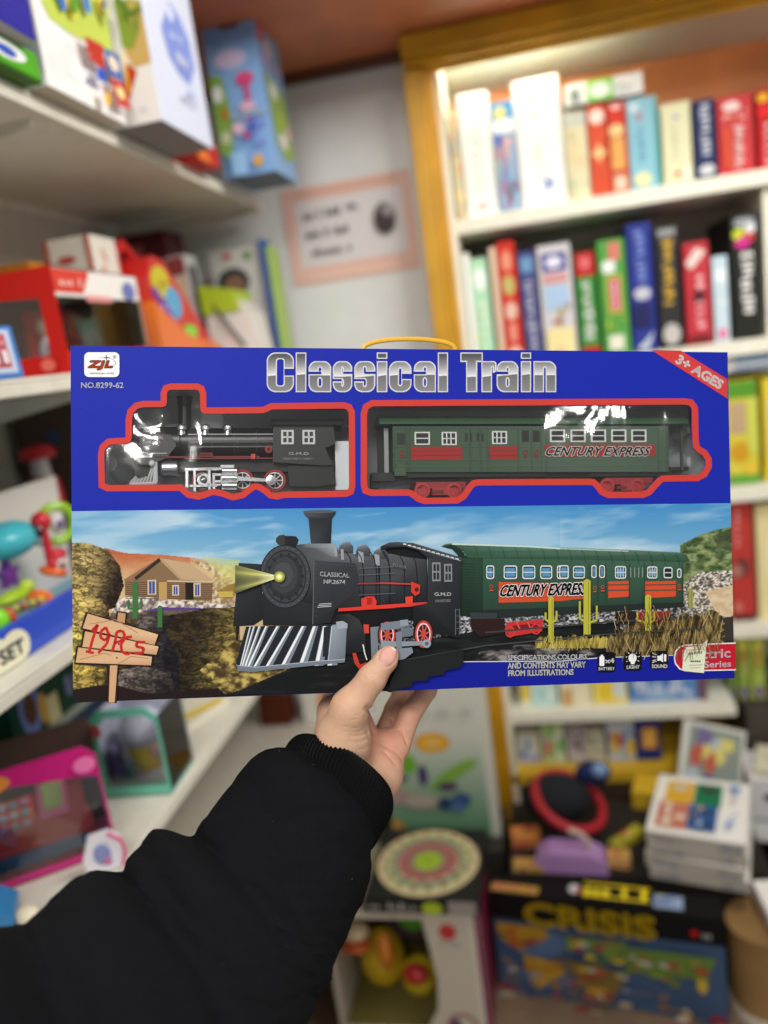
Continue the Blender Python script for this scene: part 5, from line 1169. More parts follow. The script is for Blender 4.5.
row([
 (466, 473, 253, 'game_box', 'plain white narrow box at the left end of the second shelf', 'game box', WHT, []),
 (473, 490, 258, 'game_box', 'pale green box with a white disc near its top', 'game box', (176, 222, 186), [('e', .5, .82, .35, .1, (244, 250, 244)), S((220, 240, 220), .3, .8, .05, .65, 7, 3), ('d', 0, .2, .4, .6, [(206, 224, 120)], 3, 5)]),
 (493, 500, 247, 'game_box', 'thin cream box pressed against the red ornament box', 'game box', (236, 206, 180), []),
 (500.5, 519, 241, 'game_box', 'red box with a column of pale ornaments on its spine', 'game box', (206, 52, 40), [('e', .5, .85, .3, .08, (226, 150, 120)), ('e', .5, .66, .35, .08, (190, 180, 110)), ('e', .5, .46, .35, .07, (226, 190, 170)), ('r', .3, .22, .7, .36, (230, 150, 130)), ('e', .5, .1, .4, .08, (226, 200, 180))]),
 (521, 538, 251, 'game_box', 'navy and grey lettered box beside the white framed box', 'game box', (70, 74, 130), [('r', .1, .82, .9, .95, (110, 150, 190)), ('p', [(0, .7), (.5, .6), (0, .5)], (30, 40, 130)), S((170, 170, 190), .2, .85, .12, .78, 10, 4)]),
 (540, 574, 244, 'game_box', 'white framed box with a blue square, yellow flame and cream base', 'game box', (206, 204, 206), [('r', .12, .78, .86, .93, (44, 50, 140)), ('e', .48, .855, .25, .05, (226, 226, 240)), ('r', .12, .68, .86, .76, (206, 150, 150)), ('r', .12, .45, .86, .66, (170, 196, 226)), ('d', .15, .32, .9, .52, [(214, 190, 80), (190, 80, 60), (80, 90, 110)], 8, 6), ('r', .1, .02, .92, .3, (236, 222, 160)), ('d', .2, .08, .8, .25, [(226, 180, 150)], 4, 7)]),
 (577, 597, 252, 'game_box', 'green box with a red cap and white lettering', 'game box', (60, 140, 62), [('r', 0, .78, 1, 1, (186, 40, 44)), ('e', .5, .9, .3, .06, (214, 110, 110)), S((206, 206, 200), .25, .8, .18, .74, 8, 5), ('r', .05, 0, .95, .12, (176, 36, 40))]),
 (600, 628, 239, 'game_box', 'bright green box with a pink centre label', 'game box', (86, 156, 72), [('r', .4, .82, .8, .97, (214, 120, 110)), ('r', .15, .72, .6, .82, (236, 240, 236)), ('r', .25, .36, .8, .7, (176, 170, 70)), ('r', .38, .4, .7, .66, (206, 80, 120)), S((226, 190, 206), .45, .62, .42, .64, 5, 6), ('r', .2, .05, .75, .18, (226, 224, 206)), ('d', .1, .2, .9, .35, [(190, 196, 50)], 3, 4)]),
 (630, 655, 223, 'game_box', 'tall royal blue box with pale lettering on its spine', 'game box', (48, 60, 140), [S((120, 140, 206), .3, .75, .55, .95, 8, 7), ('e', .5, .46, .35, .05, (196, 196, 206)), ('r', .1, .2, .8, .38, (40, 42, 90)), ('p', [(.1, .02), (.9, .16), (.6, .02)], (190, 200, 214))]),
 (658, 681, 226, 'game_box', 'black box with gold lettering climbing its spine', 'game box', (52, 52, 54), [S((206, 166, 60), .25, .8, .36, .9, 9, 8), ('r', .1, .92, .9, .98, (150, 150, 150)), ('e', .5, .12, .4, .09, (190, 186, 180))]),
 (685, 711, 242, 'game_box', 'crimson box with a white corner and dark lettering', 'game box', (190, 56, 66), [('p', [(.05, .8), (.5, .95), (.9, .9), (.3, .74)], (226, 210, 200)), S((240, 180, 186), .4, .78, .15, .7, 7, 9), ('e', .55, .48, .25, .06, (90, 40, 50)), ('r', .1, .02, .9, .1, (110, 40, 44))]),
 (713, 729, 256, 'game_box', 'short pale blue and white box between crimson and black boxes', 'game box', (196, 216, 226), [('r', .1, .7, .9, .85, (232, 240, 244)), ('d', 0, .3, 1, .65, [(120, 170, 206), (226, 236, 240)], 5, 3), ('e', .5, .1, .3, .06, (226, 110, 150))]),
 (733, 761, 213, 'game_box', 'tall black box with white spine lettering and a colourful splash on top', 'game box', (40, 42, 38), [('e', .5, .93, .4, .04, (150, 156, 160)), ('e', .3, .84, .25, .05, (196, 206, 50)), ('e', .65, .82, .22, .05, (196, 70, 60)), ('e', .4, .77, .28, .045, (206, 50, 140)), ('e', .7, .88, .2, .04, (220, 224, 226)), S((226, 226, 222), .3, .8, .2, .7, 10, 10)]),
], 1.402, 295, g2)
g3 = 'boxed games on the third bookcase shelf'
row([
 (727, 759, 381, 'game_box', 'yellow box with a green top and base and a round yellow picture', 'game box', (214, 200, 70), [('r', 0, .84, 1, 1, (90, 150, 50)), ('r', .1, .5, .62, .8, (190, 164, 130)), ('e', .4, .32, .32, .1, (206, 156, 40)), ('r', .66, .3, 1, .84, (206, 210, 90)), ('r', 0, 0, 1, .1, (96, 160, 60)), ('e', .7, .15, .2, .06, (226, 190, 60))]),
 (764, 790, 378, 'game_box', 'bright yellow box with a pale panel at the right edge', 'game box', (226, 206, 60), [('r', .2, .2, 1, .8, (206, 200, 180))]),
], 1.052, 440, g3, Y=2.04)
p0 = atY(722, 368, 2.02); p1 = atY(790, 368, 2.02)
carton('game_box', 'flat blue and white box lying under the second shelf', 'game box', ((p0[0]+p1[0])/2, 2.13, p0[2]-.012), (p1[0]-p0[0], .2, .032), (226, 226, 216), {'front': [('r', .2, .55, 1, 1, (130, 170, 220)), ('r', .2, 0, 1, .2, (70, 120, 190))]}, group=g3)
g4 = 'boxed games on the fourth bookcase shelf'
row([
 (730, 754, 500, 'game_box', 'red box with a dark emblem and faded lettering right of the train box', 'game box', (186, 62, 56), [S((222, 150, 140), .25, .5, .62, .93, 6, 3), ('e', .5, .45, .3, .08, (110, 60, 60)), ('e', .25, .42, .25, .05, (176, 120, 110)), ('r', .1, .08, .4, .16, (206, 120, 110)), ('r', .0, 0, 1, .05, (80, 40, 40))]),
 (757, 790, 505, 'game_box', 'cream yellow box at the right edge of the picture', 'game box', (230, 216, 160), [('e', .6, .5, .3, .3, (240, 234, 196))]),
], .700, 560, g4, Y=2.035)
g5 = 'boxes on the lowest bookcase shelf'
row([
 (521, 531, 640, 'game_box', 'white box with a red and yellow corner near the yellow frame', 'toy box', (240, 236, 214), [('r', .1, .1, .9, .35, (236, 206, 60)), ('r', .4, .35, .95, .6, (226, 120, 130)), ('e', .3, .7, .2, .2, WHT)]),
 (531, 558, 645, 'game_box', 'pale turquoise box on the lowest shelf', 'toy box', (196, 226, 222), [('d', 0, 0, 1, 1, [(150, 210, 206), (236, 240, 230)], 6, 4)]),
 (560, 592, 650, 'game_box', 'cream box with orange drawings on the lowest shelf', 'toy box', (232, 224, 190), [('d', 0, 0, 1, .6, [(226, 180, 130), (240, 230, 200)], 6, 5), ('r', .1, .0, .4, .3, (206, 160, 100))]),
 (593, 628, 648, 'game_box', 'yellow and white box on the lowest shelf', 'toy box', (236, 220, 110), [('e', .5, .2, .35, .25, (230, 200, 60)), ('r', .6, .1, .95, .7, (206, 216, 214))]),
 (630, 708, 640, 'game_box', 'wide sky blue box with white scribbled lettering on the lowest shelf', 'toy box', (96, 140, 196), [('d', 0, 0, 1, .7, [(60, 110, 186), (160, 190, 220), (190, 206, 220)], 12, 6, .25), ('s', .1, .12, .8, .35, (196, 206, 226), 4, 9), ('r', .88, 0, 1, .5, (110, 80, 90))]),
], .487, 700, g5, Y=2.04)
for i, (x0, x1, yt, c, lab) in enumerate(((738, 751, 634, (150, 170, 70), 'green bottle shaped pack with a purple base below the red box'), (752, 766, 634, (176, 190, 80), 'yellow green pack with a purple base at the right edge'), (730, 736, 640, (120, 150, 70), 'olive green pack next to the sky blue box'))):
    a0 = atY(x0, 670, 2.06)[0]; a1 = atY(x1, 670, 2.06)[0]; zt = atY(x0, yt, 2.06)[2]; zb = .4662
    carton('toy_box', lab, 'toy box', ((a0+a1)/2, 2.14, zb), (a1-a0-.003, .15, min(zt, .66)-zb), c, {'front': [('r', .0, .75, 1, .95, (206, 206, 90)), ('r', .35, .5, .65, .75, (196, 90, 60)), ('e', .5, .12, .35, .1, (120, 96, 140)), ('d', 0, .2, 1, .6, [(206, 210, 130), (100, 150, 60)], 6, i)]}, group='green packs beside the lowest shelf')
# a plinth the green packs and the tilted books stand on
m = kb(); m.box(.465, 2.01, 0, 1.5, 2.34, .466, (64, 58, 50)); m.build('low_cabinet', 'paint', bookcase, bevel=.003)

# ---- paper notice on the wall
ns = [atY(*p, 2.07) for p in ((279, 192), (409, 170), (421, 268), (296, 287))]
x0, x1 = (ns[0][0]+ns[3][0])/2, (ns[1][0]+ns[2][0])/2; z1, z0 = (ns[0][2]+ns[1][2])/2, (ns[3][2]+ns[2][2])/2
carton('wall_notice', 'pink bordered white paper notice with three handwritten lines on the wall', 'notice', ((x0+x1)/2, 2.067, z0), (x1-x0, .003, z1-z0), (222, 182, 168),
       {'front': [('r', .09, .18, .93, .86, (212, 208, 208)), ('r', .1, .9, .9, .97, (214, 172, 154)), ('r', .15, .03, .85, .1, (226, 190, 172)), ('s', .15, .66, .45, .76, (96, 94, 94), 5, 10), ('s', .50, .69, .60, .76, (96, 94, 94), 4, 3), ('s', .16, .47, .5, .56, (96, 94, 94), 5, 9), ('s', .19, .28, .54, .37, (96, 94, 94), 6, 10),
                  ('e', .78, .55, .085, .16, (110, 104, 104)), ('e', .775, .52, .07, .12, (66, 60, 62)), ('e', .81, .62, .04, .06, (150, 146, 146))]}, fin='paper', bev=0, eps=.0004)

# ================================================================== things on the left shelves
z = TOPS[0]
carton('toy_box', 'bright green flat box under the dark blue box on the top left shelf', 'toy box', (-.70, .86, z), (.25, .34, .036), (86, 170, 40), {'right': [('e', .78, .6, .14, .3, (240, 244, 240)), ('e', .8, .55, .06, .16, (60, 90, 190)), ('r', 0, 0, 1, .12, (60, 120, 30))]}, sides={'bottom': (70, 110, 40)})
carton('toy_box', 'dark blue box lying on the green box, top left corner', 'toy box', (-.682, .79, z+.0366), (.255, .42, .14), (48, 44, 150), {'right': [('d', 0, .2, .9, .9, [(60, 56, 170), (40, 36, 130)], 5, 3)]}, sides={'bottom': (180, 176, 170)})
def pxface(x=None, y=None, o=(0, 0), w=1, h=1, z0=0):
    """photo point -> 0..1 coordinates on a +X face (x given) or a -Y face (y given)"""
    def f(px, py):
        q = atX(px, py, x) if x is not None else atY(px, py, y)
        return ((q[1]-o)/w if x is not None else (q[0]-o)/w, (q[2]-z0)/h)
    return f
f1 = pxface(x=-.571, o=1.037, w=.212, h=.30, z0=z); Q1 = lambda pts: [tuple(np.clip(f1(x/4.8, y/4.8), -.0, 1.)) for x, y in pts]
E1 = lambda x, y, rx, ry, c: ('e', *f1(x/4.8, y/4.8), rx, ry, c)
carton('toy_box', 'big white box printed with flower pots and a green leafy plant', 'toy box', (-.711, 1.143, z), (.28, .212, .30), (238, 238, 236),
       {'right': [('p', Q1([(190, 0), (235, 90), (330, 165), (450, 225), (540, 270), (600, 250), (575, 0)]), (190, 206, 90)), ('d', .15, .35, .95, .98, [(236, 206, 60), (200, 60, 60), (60, 120, 200), (240, 240, 230), (90, 150, 50), (200, 214, 110), (30, 60, 120)], 34, 4, .14),
                  ('p', Q1([(360, 185), (450, 230), (462, 350), (385, 300)]), (186, 56, 44)), ('p', Q1([(450, 240), (530, 280), (550, 410), (480, 370)]), (60, 104, 170)), E1(500, 320, .07, .035, (236, 214, 190)), ('p', Q1([(540, 275), (570, 275), (610, 470), (575, 460)]), (240, 200, 40)), ('p', Q1([(415, 335), (455, 350), (460, 410), (420, 395)]), (40, 90, 200)), ('p', Q1([(480, 380), (545, 415), (585, 540), (520, 520)]), (196, 60, 54)), E1(530, 460, .06, .028, (226, 220, 150)), ('p', Q1([(445, 440), (475, 450), (482, 520), (455, 515)]), (236, 180, 50)),
                  ('p', Q1([(590, 300), (625, 310), (618, 480), (600, 475)]), (186, 60, 40))]+[('s', *np.clip(f1(230/4.8, (150+i*33)/4.8), 0, 1), min(1, f1((330+i*10)/4.8, (205+i*33)/4.8)[0]), f1(230/4.8, (150+i*33)/4.8)[1]+.012, (186, 186, 190), i+1, 10) for i in range(5)]+[('s', *f1(300/4.8, 425/4.8), f1(415/4.8, 470/4.8)[0], f1(300/4.8, 395/4.8)[1], (90, 96, 150), 5, 5)]}, sides={'bottom': (190, 180, 164)}, eps=.0004)
f2 = pxface(y=1.2585, o=-.796, w=.28, h=.30, z0=z); Q2 = lambda pts: [tuple(np.clip(f2(x/4.8, y/4.8), 0., 1.)) for x, y in pts]
f3 = pxface(x=-.516, o=1.259, w=.212, h=.30, z0=z); Q3 = lambda pts: [f3(150+x/4.8, y/4.8) for x, y in pts]
oc = Q3([(52, 130), (90, 10), (140, 90), (185, 200), (212, 330), (190, 415), (140, 360), (90, 270)]); o0 = f3(150+132/4.8, 215/4.8)
carton('toy_box', 'white box with a pale blue oval on its end, next to the flower pot box', 'toy box', (-.656, 1.365, z), (.28, .212, .30), (208, 214, 232),
       {'front': [('r', .7, 0, 1, 1, (226, 222, 216)), ('p', Q2([(640, 330), (745, 300), (730, 150), (700, 0), (560, 0), (600, 250)]), (196, 160, 96)), ('p', Q2([(600, 300), (660, 345), (625, 480), (600, 470)]), (186, 60, 40)), ('p', Q2([(545, 0), (690, 0), (670, 150), (640, 240), (590, 230)]), (132, 150, 56)), ('d', .84, .42, 1, 1, [(150, 176, 70), (90, 120, 40), (176, 160, 80)], 10, 5, .3), ('s', *f2(640/4.8, 550/4.8), f2(720/4.8, 550/4.8)[0], f2(640/4.8, 535/4.8)[1], (170, 170, 176), 3, 6)],
        'right': [('p', oc, (128, 146, 212)), ('e', o0[0]-.06, o0[1]+.14, .05, .04, (226, 232, 246)), ('s', o0[0]-.14, o0[1], o0[0]+.08, o0[1]+.06, (206, 214, 240), 3, 4), ('s', o0[0]-.1, o0[1]-.12, o0[0]+.16, o0[1]-.05, (226, 230, 246), 4, 5), ('s', o0[0]+.02, o0[1]-.27, o0[0]+.2, o0[1]-.2, (176, 190, 232), 5, 4), ('s', *f3(150+140/4.8, 480/4.8), f3(150+210/4.8, 490/4.8)[0], f3(150+140/4.8, 455/4.8)[1], (150, 150, 160), 6, 4)]}, sides={'bottom': (130, 128, 130)}, eps=.0004)
carton('toy_box', 'small red and orange box behind the white boxes on the top left shelf', 'toy box', (-.64, 1.56, z), (.16, .11, .045), (190, 44, 40), {'right': [('p', [(0, 0), (.6, 0), (.3, 1), (0, .8)], (232, 120, 40))]})
# pale blue carry box with a notched top
z = TOPS[0]; W0, D0, H0 = .112, .165, .325
b = MB()
b.prism([(-W0/2, 0), (W0/2, 0), (W0/2, H0), (W0/2-.03, H0), (W0/2-.033, H0-.045), (-W0/2+.038, H0-.045), (-W0/2+.034, H0), (-W0/2, H0)], lambda x, zz, d: (x, d, zz), -D0/2, -D0/2+.002, (126, 166, 214))
b.prism([(-W0/2, 0), (W0/2, 0), (W0/2, H0), (W0/2-.03, H0-.01), (-W0/2+.034, H0-.01), (-W0/2, H0)], lambda x, zz, d: (x, d, zz), D0/2-.002, D0/2, (126, 166, 214))
b.box(W0/2-.002, -D0/2+.002, 0, W0/2, D0/2-.002, H0, (140, 176, 220)); b.box(-W0/2, -D0/2+.002, 0, -W0/2+.002, D0/2-.002, H0, (120, 160, 206)); b.box(-W0/2+.002, -D0/2+.002, 0, W0/2-.002, D0/2-.002, .003, (96, 110, 130)); b.box(-W0/2+.002, -D0/2+.03, .22, W0/2-.002, D0/2-.002, .23, (30, 40, 50))
bb = b.build('carry_box', 'box'); 
a = face('front', W0, D0, H0, .0004); a.k = 2
a.run([('e', .45, .69, .32, .055, (196, 190, 226)), ('s', .22, .67, .66, .71, (230, 200, 220), 3, 7), ('p', [(.0, .62), (.25, .6), (.34, .35), (.22, .1), (0, .15)], (130, 170, 80)), ('e', .12, .5, .1, .05, (226, 230, 226)), ('e', .2, .38, .09, .04, (170, 130, 60)), ('e', .15, .24, .1, .04, (200, 206, 170)), ('e', .68, .56, .17, .04, (206, 70, 120)), ('r', .64, .38, .74, .56, (190, 70, 120)), ('e', .66, .4, .16, .03, (206, 170, 190)), ('r', .3, .34, 1, .365, (150, 170, 190)), ('e', .42, .28, .12, .035, (214, 180, 200)), ('d', .5, .14, .95, .32, [(60, 90, 190), (196, 60, 100), (110, 120, 200), (226, 120, 140)], 12, 4), ('e', .72, .07, .1, .035, (206, 160, 70)), ('r', .2, .0, .5, .14, (150, 196, 236))])
a.mb.build('printed_panel', 'art', bb, fix=False)
a = face('right', W0, D0, H0, .0004); a.k = 2
a.run([('e', .2, .84, .15, .06, (214, 90, 110)), ('e', .45, .78, .16, .05, (220, 210, 226)), ('r', .05, .66, .9, .72, (176, 170, 214)), ('p', [(.1, .6), (.9, .55), (1, .15), (.5, .1), (.2, .2)], (146, 180, 96)), ('e', .4, .52, .16, .05, (230, 236, 230)), ('e', .6, .36, .2, .06, (170, 190, 80)), ('e', .5, .22, .18, .05, (226, 226, 220)), ('e', .8, .3, .12, .05, (226, 200, 196))])
a.mb.build('printed_side', 'art', bb, fix=False)
place(bb, (-.528, 1.79, z)); tag(bb, 'pale blue carry box with notched top, far end of top left shelf', 'toy box')
m = MB(); m.ball((0, 0, .02), (.02, .02, .02), (226, 222, 200)); m.ball((.006, -.018, .022), .006, (50, 44, 40)); m.ball((-.012, -.014, .03), .006, (60, 50, 44)); pd = m.build('plush_toy', 'cloth', smooth=True); place(pd, (-.52, 1.76, z+.235)); tag(pd, 'small cream plush face peeping from the notch of the pale blue box', 'plush toy')

# second shelf
z = TOPS[1]
c = empty('window_toy_box', Matrix.Translation((-.76, 1.155, z+.0008))); tag(c, 'red and white window box holding a small blue and white figure', 'toy box')
w, d, h = .28, .25, .145; RDD = (196, 34, 28); m = MB()
m.prism([(-w/2, 0), (w/2, 0), (w/2, h), (-w/2, h)], lambda x, zz, dd: (x, dd, zz), -d/2, -d/2+.002, RDD, holes=[[(.0, .028), (.115, .028), (.115, .105), (-.005, .112)]])
m.box(-w/2, -d/2+.002, 0, w/2, d/2, .002, RDD); m.box(-w/2, -d/2+.002, .002, -w/2+.002, d/2, h, RDD); m.box(-w/2, d/2-.002, 0, w/2, d/2, h, (216, 186, 156))
m.box(-w/2, -d/2+.002, h-.002, w/2, d/2, h, (226, 224, 222)); m.box(w/2-.002, -d/2+.002, 0, w/2, d/2, .03, RDD); m.box(w/2-.002, -d/2+.002, .105, w/2, d/2, h, (236, 232, 228)); m.box(.02, -.03, .002, .03, .1, .1, (206, 60, 40)); m.box(-.13, .10, .002, .13, .105, .11, (216, 190, 160))
m.build('carton', 'box', c)
a = face('front', w, d, h, .0004); a.k = 2; a.run([('s', .1, .78, .42, .88, (236, 170, 160), 3, 6), ('s', .1, .62, .44, .72, (240, 190, 180), 4, 6), ('s', .1, .5, .34, .56, (226, 120, 110), 5, 6), ('e', .9, .1, .04, .06, (226, 110, 96)), ('e', .55, .12, .03, .04, (214, 80, 70))]); a.mb.build('printed_panel', 'art', c, fix=False)
a = face('right', w, d, h, .0004); a.k = 2; a.run([('p', [(0, .98), (.4, .98), (.3, .76), (0, .76)], (214, 70, 56)), ('s', .06, .82, .3, .9, (240, 190, 180), 5, 5), ('e', .85, .82, .08, .1, (110, 120, 180)), ('r', .3, .68, .6, .74, (226, 150, 150))]); a.mb.build('printed_side', 'art', c, fix=False)
m = MB(); m.box(w/2-.0012, -d/2+.002, .03, w/2-.0008, d/2, .105, WHT); m.box(-.01, -d/2+.0012, .026, .12, -d/2+.0016, .114, WHT); m.build('clear_window', mat_film('clear box window', .25, 16.), c)
m = MB(); m.ball((0, 0, .03), (.018, .016, .03), (226, 226, 232)); m.ball((0, 0, .07), (.016, .015, .017), (196, 170, 150)); m.ball((.012, -.01, .034), (.012, .01, .018), (70, 84, 160)); m.ball((-.014, -.004, .02), (.01, .01, .018), (60, 74, 150)); f_ = m.build('toy_figure', 'plastic', smooth=True); place(f_, (-.685, 1.10, z+.0025)); tag(f_, 'small blue and white figure inside the red window box', 'toy figure')
m = MB(); m.ball((0, 0, .02), (.014, .014, .02), (90, 100, 170)); m.ball((0, 0, .047), (.012, .012, .012), (214, 190, 176)); m.ball((.01, -.008, .02), (.008, .008, .012), (226, 226, 232)); f_ = m.build('toy_figure', 'plastic', smooth=True); place(f_, (-.735, 1.07, z+.0025)); tag(f_, 'tiny dark blue figure at the front window of the red box', 'toy figure')
carton('price_card', 'blue framed card with a pink red lettered panel at the shelf edge', 'sign', (-.6085, .835, z), (.012, .125, .062), (70, 130, 206), {'right': [('r', .04, .1, .92, .92, (200, 214, 236)), ('r', .08, .2, .84, .84, (196, 90, 104)), ('s', .12, .62, .8, .76, (226, 160, 170), 2, 8), ('s', .12, .28, .8, .52, (244, 232, 236), 3, 6)]}, rot=(0, -.06, 0))
carton('toy_box', 'white box with rows of coloured fruit shapes behind the red window box', 'toy box', (-.765, 1.385, z), (.09, .09, .235), (226, 222, 210), {'front': [('r', 0, 0, .1, 1, (176, 80, 50)), ('e', .45, .84, .2, .03, (190, 80, 80)), ('e', .35, .62, .14, .06, (214, 190, 50)), ('e', .68, .64, .12, .06, (80, 130, 140)), ('e', .4, .42, .13, .05, (190, 70, 50)), ('e', .72, .44, .1, .05, (110, 160, 70)), ('r', .9, 0, 1, 1, (186, 70, 44))], 'right': [('d', .2, .7, .8, .9, [(214, 140, 120)], 3, 2), ('e', .5, .52, .36, .13, (230, 222, 50)), ('e', .4, .3, .2, .06, (214, 206, 90))]})
carton('toy_box', 'orange box with a white label behind the red window box', 'toy box', (-.865, 1.385, z), (.10, .18, .2), (196, 124, 40), {'front': [('r', .0, .4, .5, .9, (226, 226, 222)), ('e', .2, .66, .12, .15, (60, 60, 110))]})
# slanted red and orange activity toy
at = empty('activity_toy', Matrix.Translation((-.74, 1.60, z+.0008))); tag(at, 'red and orange slanted toy with yellow, blue, purple and green patches', 'toy')
m = MB(); sp_ = lambda x, zz, dd: (dd, x, zz)
m.prism([(-.15, 0), (.13, 0), (.13, .03), (-.07, .20), (-.12, .205), (-.15, .16)], sp_, -.06, .06, (206, 40, 36)); m.build('body', 'plastic', at, bevel=.006)
m = MB(); m.prism([(-.155, 0), (.15, 0), (.15, .03), (-.02, .055), (-.155, .12)], sp_, .045, .068, (226, 116, 44)); m.build('base', 'plastic', at, bevel=.004)
m = MB(); m.tube([(0, -.15, .15), (0, -.145, .215), (0, -.11, .235), (0, -.07, .21)], .011, 10, (196, 30, 34)); m.build('handle', 'plastic', at, smooth=True)
a = Art((.0605, -.155, 0), (0, 1, 0), (0, 0, 1), (1, 0, 0), .30, .21, .0006)
a.run([('e', .2, .74, .14, .15, (206, 196, 60)), ('e', .34, .56, .12, .15, (96, 170, 214)), ('p', [(.03, .66), (.1, .7), (.4, .3), (.32, .26)], (120, 70, 170)), ('s', .08, .5, .3, .55, (200, 190, 226), 3, 4), ('p', [(.42, .36), (.62, .34), (.6, .18), (.44, .2)], (130, 220, 80)), ('d', .1, .7, .3, .8, [(170, 120, 50)], 3, 3)]); a.mb.build('printed_patches', 'art', at, fix=False)
carton('toy_box', 'dark maroon box standing behind the slanted red toy', 'toy box', (-.868, 1.83, z), (.19, .1, .30), (66, 26, 28), {'front': [('r', .1, .75, .35, .95, (60, 50, 120)), ('r', .4, .8, .7, .92, (140, 70, 76))]})
carton('toy_box', 'white and beige box leaning behind the slanted red toy', 'toy box', (-.738, 1.80, z+.004), (.045, .07, .235), (206, 190, 186), {'front': [('r', .15, .02, .75, .8, (232, 206, 164)), ('d', .2, .3, .7, .7, [(226, 190, 150)], 4, 3), ('r', .1, .82, 1, .98, (150, 70, 70))], 'right': [('r', 0, 0, 1, 1, (190, 190, 192)), ('r', .2, .3, .8, .9, (60, 60, 66))]}, rot=(0, -.08, 0))
bg = MB(); bg.prism([(-.05, 0), (.06, 0), (.05, .09), (.01, .15), (-.055, .16)], lambda x, zz, dd: (x, dd, zz), -.06, .05, (226, 222, 216)); bgo = bg.build('toy_bag', 'card', bevel=.012); place(bgo, (-.652, 1.828, z)); tag(bgo, 'white bagged toy with a lime green top and black strap', 'toy')
m = MB(); m.prism([(-.056, .10), (.035, .10), (.02, .148), (-.058, .166)], lambda x, zz, dd: (x, dd, zz), -.066, .052, (176, 200, 50)); m.build('lime_cap', 'plastic', bgo, bevel=.003)
m = MB(); m.tube([(-.03, -.064, .12), (.0, -.068, .07), (.03, -.066, .02)], .004, 6, (60, 60, 60)); m.build('strap', 'matte', bgo)
carton('toy_box', 'white card with three dark rounded toy windows next to the wall', 'toy box', (-.675, 1.965, z), (.13, .04, .258), (214, 212, 206), {'front': [('e', .4, .7, .32, .13, (60, 70, 72)), ('e', .42, .68, .2, .08, (150, 110, 90)), ('e', .5, .42, .28, .12, (54, 70, 80)), ('e', .5, .42, .16, .07, (90, 110, 120)), ('e', .56, .15, .26, .11, (80, 56, 66)), ('e', .56, .15, .15, .06, (150, 110, 120)), ('e', .75, .3, .14, .04, (200, 200, 70)), ('e', .75, .92, .08, .04, (110, 160, 90)), ('e', .35, .94, .1, .03, (206, 120, 120))]})
carton('toy_box', 'thin blue box standing beside the white windowed card', 'toy box', (-.601, 1.96, z), (.012, .06, .268), (60, 96, 170), {'front': [('d', 0, .1, 1, .9, [(190, 120, 140), (60, 80, 170)], 6, 3)]})
carton('toy_box', 'thin lime green box at the far end of the second left shelf', 'toy box', (-.585, 1.965, z), (.014, .06, .25), (170, 200, 110))

# third shelf: tray of baby toys
z = TOPS[2]
tr = empty('toy_display_tray', Matrix.Translation((-.78, .85, z+.0008))); tag(tr, 'white toy set tray with a blue front lip and a cream cloud label', 'toy tray')
m = MB(); m.box(-.0125, -.45, 0, .132, .35, .006, (110, 170, 190)); m.box(0, .335, .006, .13, .35, .06, (40, 80, 190)); m.build('tray_base', 'card', tr)
m = MB(); m.box(.132, -.45, .0, .145, .35, .047, (28, 74, 200)); m.build('front_lip', 'card', tr, bevel=.002)
m = MB(); m.prism([(-.45, .006), (.33, .006), (.36, .175), (-.45, .175)], lambda x, zz, dd: (dd-.08*zz, x, zz), -.012, -.004, (222, 218, 210)); m.build('back_board', 'card', tr)
a = Art((.1455, -.45, 0), (0, 1, 0), (0, 0, 1), (1, 0, 0), .8, .047, .0005); CL = (240, 236, 206)
p_ = lambda px, py: ((lambda q: ((q[1]-.40)/.8, (q[2]-z)/.047))(atX(px, py, -.6345)))
u1, _q = p_(32, 650); u0, _q = p_(0, 665); a.ell(u1-.035, .42, .035, .46, CL, 20); a.ell(u1-.1, .5, .05, .52, CL, 20); a.rect(0, .02, u1-.03, .5, CL)
a.text('SET', [(u1-.075, .22), (u1-.018, .22), (u1-.018, .58), (u1-.075, .58)], (60, 90, 170), .02); a.scrawl(u0-.03, .2, u1-.09, .5, (60, 90, 170), 3, 5)
a.mb.build('cloud_label', 'art', tr, fix=False)
def at3(px, py, X): return atX(px, py, X)
wp = at3(8, 541, -.72)
m = MB(); m.ball((0, 0, 0), (.035, .050, .026), (70, 190, 206)); m.ball((.018, .045, -.010), (.016, .016, .012), (206, 226, 230)); wh = m.build('whale_rattle', 'plastic', smooth=True); place(wh, wp); tag(wh, 'turquoise whale baby toy with a white snout', 'baby toy')
m = MB(); m.ball((.028, .026, .004), (.008, .010, .010), (30, 36, 40)); m.ball((.032, .027, .007), .004, (240, 240, 240)); m.build('eye', 'plastic', wh, smooth=True)
m = MB(); m.ball((-.02, -.05, 0), (.012, .02, .03), (60, 176, 196)); m.build('tail', 'plastic', wh, smooth=True)
gp_ = at3(57, 524, -.70)
m = MB(); m.torus((0, 0, 0), .026, .007, nrm((1, -.6, 0)), 30, 8, (156, 206, 40)); gr_ = m.build('ring_rattle', 'plastic', smooth=True); place(gr_, gp_); tag(gr_, 'lime green ring rattle with a white face in its middle', 'baby toy')
m = MB(); m.ball((0, 0, 0), (.010, .014, .015), (226, 222, 226)); m.ball((.008, -.004, .0), (.005, .007, .007), (120, 96, 150)); m.build('face_ball', 'plastic', gr_, smooth=True)
gp_ = at3(41, 522, -.69)
m = MB(); m.ball((0, 0, 0), .014, (206, 30, 50)); m.tube([(0, 0, 0), (.0, .002, -.028), (.002, 0, -.060)], .0065, 10, (206, 36, 54)); m.ball((.002, 0, -.062), .008, (206, 36, 54)); rd_ = m.build('stick_rattle', 'plastic', smooth=True); place(rd_, gp_); tag(rd_, 'red stick rattle with a round head in front of the green ring', 'baby toy')
gp_ = at3(58, 565, -.69)
